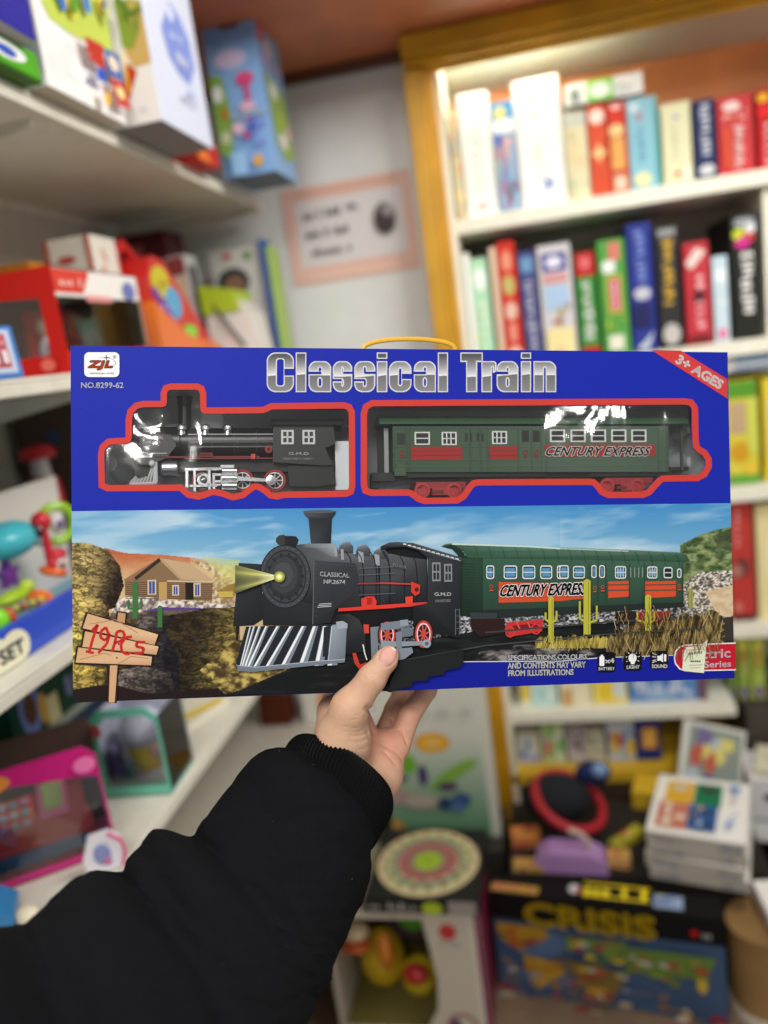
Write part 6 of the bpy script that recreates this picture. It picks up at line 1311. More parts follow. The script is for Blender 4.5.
m = MB(); m.ball((0, 0, 0), (.014, .017, .018), (230, 214, 200)); m.ball((0, 0, .014), (.014, .018, .010), (206, 40, 60)); m.ball((.010, -.006, 0), (.004, .005, .006), (40, 40, 50)); cf = m.build('clown_rattle', 'plastic', smooth=True); place(cf, gp_); tag(cf, 'clown faced rattle with a red cap and an orange collar', 'baby toy')
m = MB(); m.torus((0, -.014, -.006), .014, .006, nrm((.3, .3, 1)), 24, 7, (240, 110, 40)); m.build('collar', 'plastic', cf, smooth=True)
gp_ = at3(40, 600, -.68)
m = MB(); m.torus((0, 0, 0), .013, .005, nrm((.6, -.3, 1)), 22, 7, (240, 120, 40)); m.torus((.004, .002, -.006), .010, .004, nrm((.6, -.3, 1)), 22, 7, (240, 206, 50)); t_ = m.build('teether', 'plastic', smooth=True); place(t_, (gp_[0], gp_[1], max(gp_[2], z+.02))); tag(t_, 'orange and yellow ring teether at the tray front', 'baby toy')
gp_ = at3(8, 575, -.72); m = MB(); m.prism([(.022*(1 if i % 2 == 0 else .45)*math.cos(PI*i/5+.3), .022*(1 if i % 2 == 0 else .45)*math.sin(PI*i/5+.3)) for i in range(10)], lambda x, zz, dd: (dd, x, zz), -.005, .005, (110, 50, 150)); t_ = m.build('star_teether', 'plastic', bevel=.002); place(t_, gp_); tag(t_, 'purple star shaped teether below the turquoise whale', 'baby toy')
gp_ = at3(14, 597, -.69); m = MB(); m.ball((0, 0, 0), (.014, .032, .009), (170, 206, 40)); m.ball((0, .03, .004), (.01, .012, .01), (190, 214, 60)); t_ = m.build('leaf_teether', 'plastic', smooth=True); place(t_, gp_); tag(t_, 'lime green leaf shaped teether below the purple star', 'baby toy')
gp0, gp1 = at3(6, 612, -.67), at3(36, 603, -.67)
for i in range(8):
    p = gp0+(gp1-gp0)*i/7; m = MB(); m.ball((0, 0, 0), (.006, .006, .006), [(196, 120, 60), (90, 140, 90), (206, 190, 70), (90, 80, 90)][i % 4]); t_ = m.build('bead', 'plastic', smooth=True); place(t_, p); tag(t_, 'small coloured bead in the row along the tray front', 'bead', 'row of beads in the baby toy tray')
gp_ = at3(0, 622, -.66); m = MB(); m.ball((0, 0, 0), (.011, .014, .016), (130, 220, 40)); m.ball((.002, .016, -.001), (.009, .006, .012), (206, 80, 40)); t_ = m.build('ball_rattle', 'plastic', smooth=True); place(t_, gp_); tag(t_, 'lime ball with an orange cap at the left picture edge', 'baby toy')
# behind the tray
tp = at3(-10, 500, -.84)
carton('toy_tablet', 'grey framed toy tablet with a dark navy screen on the third left shelf', 'toy', (-.895, 1.015, z), (.13, .012, .235), (176, 176, 170), {'front': [('r', .06, .06, .9, .93, (20, 34, 76))]}, rot=(-.05, 0, .1))
mp_ = at3(40, 466, -.87); mu = MB(); mu.lathe((0, 0, 0), (0, 0, 1), [(0, .018), (.03, .016), (.034, .018)], 16, (190, 186, 190)); mu.lathe((0, 0, .034), (0, 0, 1), [(0, .030), (.008, .033), (.02, .026), (.026, 0)], 20, (190, 34, 50)); mu.lathe((0, 0, -.06), (0, 0, 1), [(0, .03), (.055, .028), (.06, .018)], 18, (176, 40, 50)); t_ = mu.build('toy_jar', 'plastic', smooth=True); place(t_, (mp_[0], mp_[1], z+.06+.0)); t_.location[2] = float(mp_[2])-.02; tag(t_, 'white toy jar with a wide red lid on the third left shelf', 'toy')
mm = MB(); mm.box(-.05, -.05, 0, .05, .05, float(mp_[2])-.02-.06-z, (60, 50, 46)); t_ = mm.build('dark_box', 'box'); place(t_, (mp_[0], mp_[1]+.0, z)); tag(t_, 'dark box under the toy jar behind the white board', 'box')
carton('toy_box', 'dark mustard yellow box behind the blue train box edge', 'toy box', (-.80, 1.57, z), (.16, .1, .24), (150, 120, 30), {'front': [('d', 0, 0, 1, 1, [(110, 90, 30), (170, 140, 50)], 6, 3)]})
carton('toy_box', 'tall brown grey box at the back of the third left shelf', 'toy box', (-.885, 1.42, z), (.13, .15, .29), (84, 72, 66), {'front': [('e', .6, .8, .12, .05, (60, 80, 110))]})

# fourth shelf
z = TOPS[3]
carton('toy_box', 'dark green box with pale lettering and a navy window behind the pink box', 'toy box', (-.865, 1.17, z), (.12, .37, .222), (18, 66, 50),
       {'right': [('r', .05, .0, .98, .45, (30, 52, 80)), ('e', .12, .72, .07, .2, (110, 130, 190)), ('e', .12, .72, .04, .12, (90, 60, 40)), ('e', .2, .66, .03, .12, (206, 160, 60)), ('r', .22, .5, .3, .72, (214, 206, 160)), ('s', .36, .62, .86, .84, (130, 140, 180), 5, 8), ('r', .05, .45, .98, .52, (150, 160, 150)), ('p', [(.4, .0), (.45, 0), (.9, .45), (.8, .45)], (70, 100, 120)), ('e', .5, .96, .04, .02, (20, 30, 30))]}, rot=(0, 0, -.03))
def window_box(name, label, loc, w, d, h, frame, inner, rot, fw=.01):
    c = empty(name); place(c, loc, rot); tag(c, label, 'toy box')
    m = MB(); m.box(-w/2, -d/2+.0025, .003, -w/2+.002, d/2-.002, h-.016, inner); m.box(-w/2, d/2-.002, 0, w/2, d/2, h, inner); m.box(-w/2, -d/2, 0, w/2, d/2, .003, frame); m.build('backing', 'box', c)
    m = MB()
    fr = lambda x, zz, dd: (x, dd, zz)
    r_ = .016; m.prism([(-w/2, 0), (w/2, 0), (w/2, h-r_), (w/2-r_, h), (-w/2+r_, h), (-w/2, h-r_)], fr, -d/2, -d/2+.002, frame, holes=[[(-w/2+fw, fw*1.7), (w/2-fw*.4, fw*1.7), (w/2-fw*.4, h-r_-fw), (w/2-r_-fw*.4, h-fw*1.3), (-w/2+r_+fw*.4, h-fw*1.3), (-w/2+fw, h-r_-fw)]])
    m.build('frame', 'card', c)
    m = MB(); m.box(-w/2+fw, -d/2+.0006, fw*1.7, w/2-fw*.4, -d/2+.001, h-fw*1.3, WHT); m.box(w/2-.0008, -d/2+.002, .003, w/2, d/2-.002, h-r_, WHT); m.build('clear_window', mat_film('clear box window', .25, 16.), c)
    return c
tb_ = window_box('window_toy_box', 'mint green framed window box holding a white and yellow toy', (-.665, 1.085, z), .112, .10, .148, (110, 200, 176), (206, 208, 226), (0, 0, .06))
a = face('front', .112, .10, .148, .0005); a.k = 3; a.run([('e', .09, .78, .08, .08, (200, 90, 90)), ('r', .05, .86, .22, .93, (110, 200, 176))]); a.mb.build('printed_badge', 'art', tb_, fix=False)
m = MB(); m.lathe((0, 0, 0), (0, 0, 1), [(0, .02), (.02, .028), (.04, .033)], 20, (222, 196, 60)); m.lathe((0, 0, .04), (0, 0, 1), [(0, .035), (.012, .042), (.022, .040), (.032, .034), (.04, .024), (.046, .0)], 22, (206, 206, 226)); m.ball((.026, -.016, .03), (.010, .01, .012), (226, 180, 180)); 
t_ = m.build('toy_bowl', 'plastic', smooth=True); place(t_, (-.662, 1.085, z+.024)); t_.scale = (.92, .92, 1.2); tag(t_, 'white swirled toy pot with a yellow base inside the mint box', 'toy')
m = MB(); m.ball((0, 0, .03), (.014, .016, .03), (84, 80, 140)); m.ball((0, 0, .065), (.012, .012, .013), (140, 130, 180)); t_ = m.build('toy_figure', 'plastic', smooth=True); place(t_, (-.7, 1.055, z+.003)); tag(t_, 'purple figure at the left inside the mint box', 'toy figure')
m = MB(); m.box(-.03, -.012, 0, .03, .012, .02, (206, 206, 214)); t_ = m.build('toy_stand', 'plastic', bevel=.003); place(t_, (-.66, 1.085, z+.0035)); tag(t_, 'pale stand under the white toy pot in the mint box', 'toy stand')
pk = window_box('window_toy_box', 'magenta pink window box holding a blue and red toy cash register', (-.752, .873, z), .24, .10, .165, (206, 40, 130), (84, 66, 58), (0, 0, .6), .007)
a = face('front', .24, .10, .165, .0006); a.k = 3
a.run([('p', [(0, .80), (.5, .86), (1, .72), (1, .88), (.92, 1), (.08, 1), (0, .9)], (206, 34, 128)), ('e', .38, .9, .17, .09, (236, 150, 60)), ('s', .27, .85, .49, .95, (70, 90, 170), 3, 5), ('e', .12, .74, .12, .09, (236, 170, 190)), ('s', .03, .7, .2, .8, (70, 80, 170), 4, 5), ('e', .93, .86, .06, .07, (236, 120, 180)), ('e', .24, .78, .03, .03, (206, 206, 70))]); a.mb.build('printed_header', 'art', pk, fix=False)
reg = empty('toy_cash_register'); place(reg, (-.745, .880, z+.004), (0, 0, .6)); reg.scale = (1.05, .9, 1.15); tag(reg, 'blue toy cash register with red trim and coloured keys in the pink box', 'toy')
sd_ = lambda x, zz, dd: (dd, x, zz)
m = MB(); m.prism([(-.04, 0), (.038, 0), (.038, .062), (-.02, .038), (-.04, .028)], sd_, -.068, .074, (36, 92, 144)); m.build('body', 'plastic', reg, bevel=.004)
m = MB(); m.prism([(-.042, .027), (-.02, .037), (.039, .062), (.039, .067), (-.022, .043), (-.043, .034)], sd_, -.072, .078, (200, 60, 66)); m.box(-.072, -.0425, 0, .078, -.030, .008, (190, 50, 60)); m.build('trim', 'plastic', reg, bevel=.002)
for i in range(5):
    for j in range(3):
        m = MB(); m.box(-.056+i*.014, -.016+j*.017, .048+j*.0073, -.047+i*.014, -.005+j*.017, .053+j*.0073, [(176, 190, 206), (90, 160, 170), (190, 150, 190), (150, 170, 200)][(i+j) % 4]); m.build('key', 'plastic', reg, bevel=.001)
m = MB(); m.prism([(-.014, .048), (.036, .070), (.036, .076), (-.014, .054)], sd_, .022, .058, (226, 110, 160)); m.prism([(-.008, .0545), (.03, .0715), (.03, .078), (-.008, .060)], sd_, .028, .052, (150, 170, 100)); m.build('cash_tray', 'plastic', reg, bevel=.001)
m = MB(); m.lathe((.078, -.012, .03), (1, 0, 0), [(0, .020), (.004, .019), (.0042, .009), (.006, .008), (.0062, 0)], 20, (200, 60, 70)); m.build('dial', 'plastic', reg, smooth=True)
m = MB(); m.prism([(-.028, 0), (.026, .002), (.032, .05), (.012, .068), (-.020, .066), (-.034, .03)], lambda x, zz, dd: (x, dd, zz), -.008, .008, (226, 224, 232)); t_ = m.build('blister_pack', 'card', bevel=.004); place(t_, (-.617, .858, z+.001), (.0, 0, .5)); t_.scale = (.8, .8, .8); tag(t_, 'small white blister pack with a pink curved edge on the fourth shelf', 'toy pack')
m = MB(); m.tube([(.026, -.009, .004), (.034, -.009, .03), (.031, -.009, .05), (.012, -.009, .069)], .003, 6, (220, 60, 130)); m.ball((-.002, -.008, .034), (.014, .003, .02), (130, 140, 190)); m.ball((.004, -.010, .02), (.007, .002, .007), (190, 100, 150)); m.build('pink_edge', 'card', t_, smooth=True)
bt = atZ(12, 922, z)
m = MB(); m.prism([(-.06, 0), (.045, 0), (.05, .03), (.02, .052), (-.06, .055)], lambda x, zz, dd: (x, dd, zz), -.04, .04, (50, 130, 190)); t_ = m.build('toy_car', 'plastic', bevel=.008); place(t_, (-.715, .745, z), (0, 0, .5)); t_.scale = (.7, .7, .8); tag(t_, 'sky blue toy with a cream roof at the left edge of the fourth shelf', 'toy')
m = MB(); m.prism([(-.055, .052), (.012, .050), (.0, .068), (-.05, .072)], lambda x, zz, dd: (x, dd, zz), -.034, .034, (232, 226, 190)); m.build('roof', 'plastic', t_, bevel=.005)
m = MB(); m.ball((0, 0, .012), (.016, .014, .012), (236, 226, 200)); t_ = m.build('toy_egg', 'plastic', smooth=True); place(t_, (-.668, .757, z)); tag(t_, 'cream egg shaped toy beside the sky blue toy', 'toy')
carton('toy_box', 'flat yellow and white box behind the mint window box', 'toy box', (-.70, 1.29, z), (.10, .16, .012), (236, 232, 214), {'top': [('p', [(.3, 0), (.6, 0), (1, .9), (.8, 1)], (236, 206, 60))]}, rot=(0, 0, -.3))

# ================================================================== low goods in front of the bookcase
carton('toy_box', 'brown box standing on the base deck against the wall', 'toy box', (-.79, 2.0, .5), (.09, .06, .09), (92, 44, 26))
carton('toy_box', 'white box with an orange print standing on the base deck', 'toy box', (-.66, 2.0, .5), (.09, .06, .12), (226, 222, 212), {'front': [('e', .75, .5, .25, .35, (226, 140, 60))]})
# poster-like carton with fruit print, white fading to green
pw, ph = .278, .47
m = MB(); m.box(-pw/2, -.025, 0, pw/2, .025, ph, (206, 206, 194)); po_ = m.build('craft_box', 'box', bevel=.002)
px0 = atY(442, 690, 1.83)
N_ = 14; a = face('front', pw, .05, ph, .0004)
for i in range(N_):
    k0, k1 = i/N_, (i+1)/N_; cf_ = lambda k: tuple(np.array((96, 146, 108.))*(1-min(1, k/.62))+np.array((206, 206, 194.))*min(1, k/.62))
    a.mb.add([a.P(0, k0), a.P(.92, k0), a.P(.92, k1), a.P(0, k1)], [(0, 1, 2, 3)], cols=[cf_(k0), cf_(k0), cf_(k1), cf_(k1)])
a.k += 1
def pf(px, py):
    q = atY(px, py, 1.805); return ((q[0]-(-.318))/pw+.5, (q[2]-.25)/ph)
def fe(px, py, rx, ry, c, rot=0): x, y = pf(px, py); a.ell(x, y, rx/118, ry/205, c, 18, rot)
fe(432, 743, 19, 12, (214, 150, 40)); fe(432, 743, 15, 8.5, (232, 176, 60)); fe(433, 743, 6, 3, (214, 190, 130))
fe(408, 764, 9, 12, (110, 170, 50)); fe(452, 772, 24, 5, (130, 170, 70), -.55+.9); a.poly([pf(*q) for q in ((430, 786), (450, 770), (478, 758), (476, 765), (452, 782), (436, 792))], (128, 172, 70))
fe(423, 775, 5, 13, (70, 56, 110)); fe(402, 778, 8, 3, (80, 44, 96)); fe(448, 786, 11, 5, (84, 56, 96)); fe(400, 797, 17, 10, (176, 150, 146)); fe(422, 801, 18, 9, (186, 172, 156)); fe(446, 803, 9, 8, (56, 70, 110)); fe(462, 799, 10, 9, (64, 90, 140)); fe(458, 806, 7, 6, (90, 120, 170)); fe(396, 826, 11, 10, (206, 150, 70)); fe(396, 826, 5, 4, (226, 180, 110))
x, y = pf(440, 712); a.scrawl(x-.3, y-.02, x+.3, y+.02, (176, 176, 168), 4, 12)
a.mb.build('printed_panel', 'art', po_, fix=False)
place(po_, (-.318, 1.83, .2502)); tag(po_, 'tall white to green box printed with fruit, behind the hand', 'toy box')
carton('storage_carton', 'plain dark carton under the fruit printed box', 'box', (-.318, 1.845, 0), (.29, .19, .25), (60, 58, 52))
carton('toy_box', 'black square box with a round mandala pattern on its lid', 'puzzle box', (-.325, 1.558, .325), (.245, .245, .036), (34, 36, 34),
       {'top': [('e', .5, .5, .47, .47, (206, 184, 140), 40), ('o', .5, .5, .44, .44, .05, (190, 190, 150)), ('o', .5, .5, .38, .38, .06, (160, 170, 120)), ('o', .5, .5, .33, .33, .04, (110, 120, 120)), ('e', .5, .5, .28, .28, (170, 110, 96), 32), ('o', .5, .5, .24, .24, .05, (150, 90, 90)), ('o', .5, .5, .17, .17, .03, (120, 124, 110)), ('e', .5, .5, .13, .13, (150, 176, 50), 24), ('e', .5, .5, .02, .02, (60, 90, 40), 10)]+[('e', .5+.40*math.cos(2*PI*i/18), .5+.40*math.sin(2*PI*i/18), .025, .025, (150, 90, 80), 8) for i in range(18)]+[('e', .5+.33*math.cos(2*PI*i/14), .5+.33*math.sin(2*PI*i/14), .02, .02, (206, 200, 130), 8) for i in range(14)],
        'front': [('s', .04, .25, .52, .75, (170, 166, 160), 3, 9), ('e', .6, .45, .09, .42, (170, 190, 50)), ('r', .74, .1, .98, .95, (150, 144, 136))]}, rot=(0, 0, -.03))
wb = empty('window_toy_box'); place(wb, (-.382, 1.562, 0), (0, 0, -.0)); tag(wb, 'large cream box with a big window full of yellow toy food, on the floor', 'toy box')
w, d, h = .34, .24, .323; m = MB()
m.prism([(-w/2, 0), (w/2, 0), (w/2, h), (-w/2, h)], lambda x, zz, dd: (x, dd, zz), -d/2, -d/2+.003, (196, 186, 170), holes=[[(-w/2+.012, .03), (.03, .03), (.058, .08), (.066, .16), (.05, h-.015), (-w/2+.012, h-.015)]])
m.box(-w/2, -d/2+.003, 0, -w/2+.003, d/2, h, (190, 180, 165)); m.box(w/2-.003, -d/2+.003, 0, w/2, d/2, h, (120, 40, 70)); m.box(-w/2+.003, d/2-.003, 0, w/2-.003, d/2, h, (90, 80, 34)); m.box(-w/2+.003, -d/2+.003, 0, w/2-.003, d/2-.003, .003, (120, 110, 60)); m.box(-w/2+.003, -d/2+.003, h-.003, w/2-.003, d/2-.003, h, (150, 140, 120))
m.build('carton', 'box', wb)
a = face('front', w, d, h, .0005); a.k = 2; a.run([('r', .93, .0, 1, .96, (206, 196, 182)), ('r', .972, 0, 1, 1, (120, 40, 76)), ('e', .80, .86, .055, .06, (190, 60, 64)), ('s', .74, .76, .87, .79, (130, 160, 160), 3, 6), ('e', .82, .12, .1, .11, (150, 60, 80)), ('e', .82, .12, .085, .095, (196, 186, 170)), ('e', .78, .14, .035, .05, (50, 44, 90)), ('r', .8, .03, .92, .06, (110, 40, 70))]); a.mb.build('printed_panel', 'art', wb, fix=False)
FD = [(.0, .03, .215, (.085, .025, .09), (58, 40, 66), 'toy_plate', 'dark purple round plate standing in the yellow toy window'), (.01, -.02, .245, (.045, .02, .05), (80, 150, 40), 'toy_lettuce', 'green leaf piece on the purple plate'), (-.09, .02, .09, (.055, .05, .075), (206, 170, 30), 'toy_food', 'large yellow toy food piece low at the left of the window'), (.0, .0, .058, (.045, .04, .048), (214, 186, 40), 'toy_food', 'yellow toy food piece under the red one'), (.005, -.06, .115, (.03, .02, .024), (180, 40, 44), 'toy_tomato', 'red round toy food piece in the window'), (-.122, -.06, .225, (.034, .025, .022), (214, 190, 150), 'toy_bun', 'cream toy bun at the left of the window'), (-.122, -.065, .195, (.036, .027, .010), (196, 90, 40), 'toy_slice', 'orange toy slice under the bun'), (-.075, .03, .285, (.028, .028, .026), (170, 70, 40), 'toy_food', 'brownish orange toy piece at the top of the window'), (-.06, -.05, .165, (.02, .02, .05), (206, 120, 40), 'toy_food', 'tall orange toy piece in the middle of the window')]
for (x, y, zz, r_, c, nm, lb_) in FD:
    m = MB(); m.ball((0, 0, 0), r_, c); m.ball((r_[0]*.2, -r_[1]*.5, r_[2]*.2), tuple(v*.62 for v in r_), tuple(min(255, v+18) for v in c)); t_ = m.build(nm, 'plastic', smooth=True); place(t_, (-.382+x, 1.562+y, zz)); tag(t_, lb_, 'toy food')
carton('toy_box', 'bright green box between the sleeve and the mandala box', 'toy box', (-.525, 1.70, .30), (.07, .14, .05), (110, 190, 50), rot=(0, 0, .05))
carton('toy_box', 'white and teal box above the bright green box', 'toy box', (-.515, 1.735, .3512), (.08, .09, .045), (220, 216, 206), {'front': [('r', 0, .7, 1, 1, (90, 160, 140))]})
carton('storage_carton', 'dark carton on the floor under the bright green box', 'box', (-.54, 1.84, 0), (.12, .29, .30), (70, 66, 50))

# CRISIS map game
cw = .525; e0 = np.array(atZ(487, 987, 0)); e1 = np.array(atZ(730, 1026, 0)); ang = math.atan2(e1[1]-e0[1], e1[0]-e0[0]); e0 = e0+(e1-e0)*.065; cw = math.hypot(e1[0]-e0[0], e1[1]-e0[1]); ch_ = .262; cd = .062
mid = (e0+e1)/2; loc = (mid[0]-math.sin(ang)*cd/2, mid[1]+math.cos(ang)*cd/2, 0)
gc = carton('map_game_box', 'black topped CRISIS game box showing a coloured world map, standing on the floor', 'game box', loc, (cw, cd, ch_), (22, 20, 22), {
  'front': [('r', .0, .0, 1, .74, (66, 86, 116)), ('d', .02, .06, .98, .7, [(84, 108, 140), (66, 90, 124)], 10, 2, .3),
    ('p', [(.02, .72), (.24, .72), (.26, .62), (.16, .58), (.13, .45), (.06, .52), (.02, .6)], (170, 130, 40)), ('d', .02, .5, .24, .72, [(190, 140, 40), (150, 110, 40), (130, 60, 50), (170, 90, 40)], 10, 3), ('p', [(.13, .44), (.3, .4), (.32, .3), (.24, .2), (.18, .1), (.15, .25)], (176, 136, 40)), ('d', .13, .12, .32, .44, [(190, 150, 50), (160, 110, 40), (150, 140, 130)], 9, 4),
    ('p', [(.34, .7), (.6, .72), (.56, .5), (.5, .56), (.42, .6), (.34, .55)], (110, 130, 60)), ('d', .32, .5, .62, .73, [(160, 170, 170), (150, 50, 70), (80, 120, 60), (200, 180, 60), (110, 130, 60)], 14, 5, .25), ('p', [(.34, .48), (.5, .5), (.58, .36), (.5, .1), (.44, .12), (.42, .3), (.34, .36)], (120, 100, 50)), ('d', .34, .1, .58, .5, [(190, 150, 50), (150, 70, 50), (110, 110, 60), (170, 90, 60)], 12, 6, .25),
    ('p', [(.58, .72), (.96, .72), (.94, .6), (.86, .52), (.78, .42), (.7, .48), (.6, .5)], (96, 120, 56)), ('d', .58, .45, .94, .73, [(150, 100, 50), (110, 130, 50), (170, 170, 150), (160, 70, 50), (130, 130, 60)], 18, 7, .2), ('e', .90, .48, .02, .07, (190, 160, 50)), ('d', .78, .02, 1.0, .26, [(180, 140, 50), (130, 40, 56), (150, 50, 60), (190, 190, 180)], 16, 8, .3), ('e', .58, .22, .03, .03, (170, 150, 130)), ('d', .02, .05, .98, .72, [(150, 110, 50), (96, 110, 60), (150, 60, 60), (170, 160, 140), (60, 76, 100), (120, 90, 60)], 46, 12, .07)],
  'top': [('r', .0, .1, .22, .5, (190, 150, 60)), ('s', .01, .15, .2, .45, (206, 110, 110), 4, 6), ('r', .72, .1, .84, .75, (150, 170, 200)), ('d', .72, .1, .84, .8, [(110, 150, 100), (200, 190, 120), (90, 110, 170)], 6, 3), ('e', .38, .5, .025, .25, (200, 200, 200)), ('e', .40, .45, .012, .12, (190, 40, 44))]}, rot=(0, 0, ang), eps=.0005)
a = face('front', cw, cd, ch_, .0005); a.k = 30; a.text('CRISIS', [(.165, .77), (.72, .77), (.72, .975), (.165, .975)], (206, 172, 30), .03); a.ell(.88, .88, .014, .03, (190, 30, 40), 12); a.scrawl(.91, .84, .97, .92, (150, 150, 150), 3, 3)
a.mb.build('crisis_lettering', 'art', gc, fix=False)
a = face('top', cw, cd, ch_, .0005); a.k = 20; a.scrawl(.42, .12, .705, .82, (236, 214, 40), 5, 7); a.rect(.42, .1, .705, .2, (226, 200, 40)); a.rect(.42, .72, .705, .82, (226, 200, 40)); a.mb.build('top_lettering', 'art', gc, fix=False)
carton('storage_carton', 'wide dark carton on the floor behind the map game box', 'box', (.1325, 1.79, 0), (.575, .29, .262), (46, 42, 38))

# stack of four white game boxes
gs_ = 'stack of flat white game boxes'
top_art = [('r', .12, .52, .42, .90, (220, 170, 40)), ('e', .27, .78, .09, .07, (200, 190, 160)), ('r', .43, .50, .72, .90, (34, 120, 80)), ('e', .58, .78, .1, .06, (60, 70, 50)), ('r', .08, .08, .40, .5, (196, 120, 96)), ('d', .08, .08, .4, .5, [(220, 200, 180), (110, 150, 70), (206, 110, 90), (230, 220, 200)], 9, 3), ('r', .41, .08, .70, .48, (50, 90, 150)), ('d', .41, .1, .7, .45, [(200, 206, 220), (180, 160, 120), (60, 50, 60), (130, 180, 220)], 8, 4), ('e', .85, .8, .06, .06, (120, 150, 210)), ('r', .82, .58, .88, .64, (190, 190, 190)), ('d', .76, .12, .92, .42, [(130, 160, 214)], 5, 6)]
q0 = atZ(645, 829, .385); q1 = atZ(746, 844, .385); an2 = math.atan2(q1[1]-q0[1], q1[0]-q0[0]); sw = math.hypot(q1[0]-q0[0], q1[1]-q0[1]); sd2 = .235; mc = (q0+q1)/2; cx2 = mc[0]-math.sin(an2)*sd2/2; cy2 = mc[1]+math.cos(an2)*sd2/2
nm_ = ('lowest white box of the stack behind the map game box', 'second white box from the bottom of the stack', 'white box just under the top one of the stack', 'topmost white box of the stack, with four coloured pictures on its lid')
for i in range(4):
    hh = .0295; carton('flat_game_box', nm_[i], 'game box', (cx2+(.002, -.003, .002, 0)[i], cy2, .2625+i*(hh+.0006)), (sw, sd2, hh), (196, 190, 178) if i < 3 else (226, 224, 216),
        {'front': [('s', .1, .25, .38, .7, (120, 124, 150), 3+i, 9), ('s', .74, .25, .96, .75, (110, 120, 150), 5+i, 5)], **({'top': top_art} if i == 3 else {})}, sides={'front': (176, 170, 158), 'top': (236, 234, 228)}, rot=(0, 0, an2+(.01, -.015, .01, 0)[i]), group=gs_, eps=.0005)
carton('flat_game_box', 'white box with blue lettering leaning at the right edge beside the stack', 'game box', (.455, 1.560, .224), (.16, .14, .03), (232, 230, 226), {'top': [('d', .1, .1, .7, .8, [(190, 196, 220), (206, 210, 226)], 7, 3)], 'front': [('s', .05, .2, .6, .8, (120, 130, 160), 3, 6)]}, rot=(.10, .03, .1))
carton('storage_carton', 'dark carton at the right edge of the floor behind the drum', 'box', (.565, 1.79, 0), (.19, .40, .19), (60, 50, 40))
# wooden drum
dr = empty('toy_drum'); dp = atZ(742, 985, 0); place(dr, (.325, 1.72, 0)); tag(dr, 'tan round drum with a pale rim on the floor right of the map game', 'toy drum')
m = MB(); m.lathe((0, 0, .0), (0, 0, 1), [(.02, .075), (.21, .077), (.2101, .0)], 32, (150, 116, 72)); m.build('shell', 'wood', dr, smooth=True)
for z0 in (.0,): m = MB(); m.lathe((0, 0, z0), (0, 0, 1), [(0, 0), (0.0001, .078), (.022, .078), (.0221, 0)], 32, (206, 196, 180)); m.build('rim', 'matte', dr, smooth=True)
dr.location = (.378, 1.562, 0.001)
# black bag with red hoop
rc = atY(569, 801, 1.80); hb = empty('hoop_bag'); place(hb, V3(rc)); tag(hb, 'black netted bag with a thick red hoop on top of the low boxes', 'bag')
m = MB(); hn = nrm((.38, -.22, .85)); m.torus((0, 0, 0), .086, .0115, hn, 40, 10, (176, 28, 44), sx=1.0); m.build('hoop', 'matte', hb, smooth=True)
m = MB(); m.ball((-.03, .02, -.004), (.085, .06, .06), (40, 42, 46), 22, 14); rb_ = m.build('net_bag', 'cloth', hb, smooth=True)
m = MB(); m.ball((.065, .05, .045), (.045, .03, .03), (36, 46, 90)); m.ball((.08, .03, .062), (.02, .016, .018), (130, 160, 200)); m.build('blue_pocket', 'cloth', hb, smooth=True)
# purple bag and little packs in front of it
m = MB(); m.prism([(-.085, 0), (.085, 0), (.075, .035), (.045, .05), (-.05, .05), (-.08, .03)], lambda x, zz, dd: (x, dd, zz), -.03, .03, (170, 130, 186)); t_ = m.build('purple_case', 'plastic', bevel=.008); place(t_, (-.01, 1.672, .2625), (.0, 0, -.1)); tag(t_, 'lilac plastic case with a pale arched handle in front of the hoop bag', 'toy case')
m = MB(); m.torus((0, 0, .048), .045, .006, (0, 1, 0), 20, 8, (200, 176, 170), a0=0 if False else -PI/2, a1=PI/2); m.build('handle', 'plastic', t_, smooth=True)
PKS = [(-.115, 1.765, .2625, (.07, .05, .03), (206, 130, 70), 'orange and red pack at the left end of the low boxes', .1), (-.11, 1.665, .2625, (.07, .03, .018), (190, 150, 80), 'yellow pack with red print next to the map game lid', -.1), (.098, 1.675, .2625, (.05, .03, .032), (206, 160, 90), 'orange and yellow pack right of the lilac case', -.15), (.125, 1.76, .2625, (.03, .1, .02), (180, 170, 50), 'olive yellow ruler shaped pack beside the white stack', -.8)]
for (x, y, zz, s_, c, lb_, an_) in PKS: carton('toy_pack', lb_, 'toy pack', (x, y, zz), s_, c, {'top': [('d', 0, 0, 1, 1, [(226, 190, 120), (196, 70, 60), (90, 120, 70)], 6, int(abs(x)*1000))], 'front': [('d', 0, 0, 1, 1, [(226, 200, 140), (190, 80, 70)], 5, int(abs(y)*1000))]}, rot=(0, 0, an_))
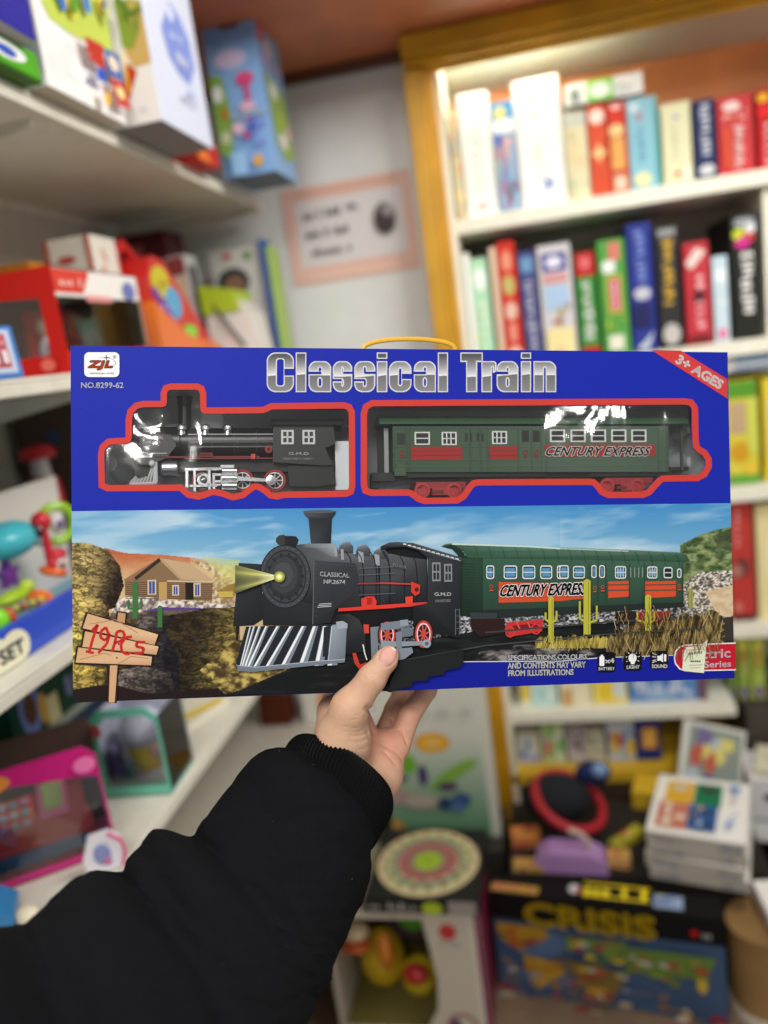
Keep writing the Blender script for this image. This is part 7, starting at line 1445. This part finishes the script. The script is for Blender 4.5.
# heap on the yellow deck
zz = .308
HP = [(517, 540, 735, (226, 222, 200), [(150, 200, 110), (206, 210, 230), (120, 130, 200)], 'pale pack with green and violet drawings on the yellow deck', .03), (543, 566, 726, (206, 222, 170), [(120, 200, 90), (240, 240, 230), (226, 110, 90)], 'white and lime pack with a red top on the yellow deck', -.03), (566, 586, 728, (190, 180, 180), [(110, 100, 110), (220, 214, 214), (150, 140, 150)], 'grey speckled pack on the yellow deck', .05), (588, 606, 732, (206, 200, 180), [(150, 160, 130), (226, 220, 200)], 'beige pack right of the grey speckled one', -.05), (606, 634, 722, (190, 200, 206), [(226, 190, 60), (190, 60, 50), (150, 170, 200)], 'pale blue pack with yellow and red patches', .1), (636, 662, 720, (40, 50, 120), [(226, 160, 60), (220, 180, 80)], 'navy box with an orange square on the yellow deck', 0)]
for i, (x0, x1, yt, c, pal, lb_, an_) in enumerate(HP):
    a0 = atY(x0, 750, 2.05)[0]; a1 = atY(x1, 750, 2.05)[0]; zt = atY((x0+x1)/2, yt, 2.05)[2]
    carton('toy_pack', lb_, 'toy pack', ((a0+a1)/2, 2.10, zz), (a1-a0-.002, .1, min(zt, .45)-zz), c, {'front': [('d', 0, 0, 1, 1, pal, 12, i+3, .35)] if i < 5 else [('r', .25, .3, .85, .8, (226, 160, 60)), ('e', .55, .55, .2, .2, (236, 190, 90))]}, rot=(0, 0, an_), group='packs heaped on the yellow deck')
carton('toy_box', 'yellow flat box jutting from the deck behind the hoop bag', 'toy box', (.205, 1.93, .2625), (.08, .09, .05), (220, 180, 50), rot=(0, 0, -.25))
# tilted boxes at right
carton('picture_book', 'white edged book with a colourful cover leaning on the low boxes', 'book', (.328, 1.868, .283), (.15, .022, .20), (206, 206, 196), {'front': [('r', .1, .05, .95, .95, (130, 140, 130)), ('d', .1, .05, .95, .95, [(206, 196, 110), (110, 100, 140), (170, 180, 190), (180, 90, 70)], 14, 5)]}, rot=(-.62, .25, -.1))
carton('toy_box', 'white box with a black mark above the white stack', 'toy box', (.518, 1.915, .192), (.165, .14, .17), (214, 212, 214), {'front': [('e', .4, .72, .22, .08, (60, 60, 66)), ('r', .05, .05, .8, .3, (236, 236, 232)), ('r', 0, .35, 1, .38, (150, 150, 156))]}, rot=(0, 0, -.12))
carton('picture_book', 'pale cream book lying on the white box at right', 'book', (.52, 1.91, .3625), (.12, .12, .02), (214, 210, 180), {'front': [('s', .1, .2, .9, .8, (170, 160, 150), 3, 6)], 'top': [('s', .2, .4, .8, .6, (180, 170, 160), 4, 6)]}, rot=(0, 0, -.3))
# ================================================================== camera and lights
cam = bpy.data.cameras.new('camera'); co = bpy.data.objects.new('camera', cam); COL.objects.link(co)
Wc = np.stack([R[:, 0], -R[:, 1], -R[:, 2]], 1)
co.matrix_world = Matrix([list(map(float, Wc[i]))+[float(CAM[i])] for i in range(3)]+[[0, 0, 0, 1]])
cam.sensor_fit = 'VERTICAL'; cam.sensor_height = 36; cam.lens = FPX/1024*36; cam.clip_start = .02
cam.dof.use_dof = True; cam.dof.focus_distance = .566; cam.dof.aperture_fstop = 2.8
SC.camera = co
w = bpy.data.worlds.new('shop ambient'); SC.world = w; w.use_nodes = True
w.node_tree.nodes['Background'].inputs['Color'].default_value = (1, .97, .93, 1); w.node_tree.nodes['Background'].inputs['Strength'].default_value = .42
def area(name, loc, to, sx, sy, power, col=(1, .97, .92)):
    l = bpy.data.lights.new(name, 'AREA'); l.shape = 'RECTANGLE'; l.size = sx; l.size_y = sy; l.energy = power; l.color = col
    o = bpy.data.objects.new(name, l); COL.objects.link(o); o.location = loc
    d = Vector(to)-Vector(loc); o.rotation_euler = d.to_track_quat('-Z', 'Y').to_euler(); return o
area('ceiling_lamp', (2.95, -2.85, 2.7), (0, .5, 1.5), .26, .11, 9)
area('ceiling_lamp', (.12, -2.95, 2.7), (0, .5, 1.5), .26, .10, 7)
area('ceiling_lamp', (-.1, -1.1, 2.75), (0, .5, 1.3), 1.2, .6, 34)
area('ceiling_lamp', (.70, 1.12, 2.34), (-.1, 1.9, 1.5), .9, .3, 21)
SC.view_settings.view_transform = 'Standard'; SC.view_settings.look = 'None'; SC.view_settings.exposure = 0; SC.view_settings.gamma = 1; SC.view_settings.use_curve_mapping = False
try:
    SC.cycles.use_denoising = True; SC.cycles.max_bounces = 8; SC.cycles.transparent_max_bounces = 12
except Exception: pass
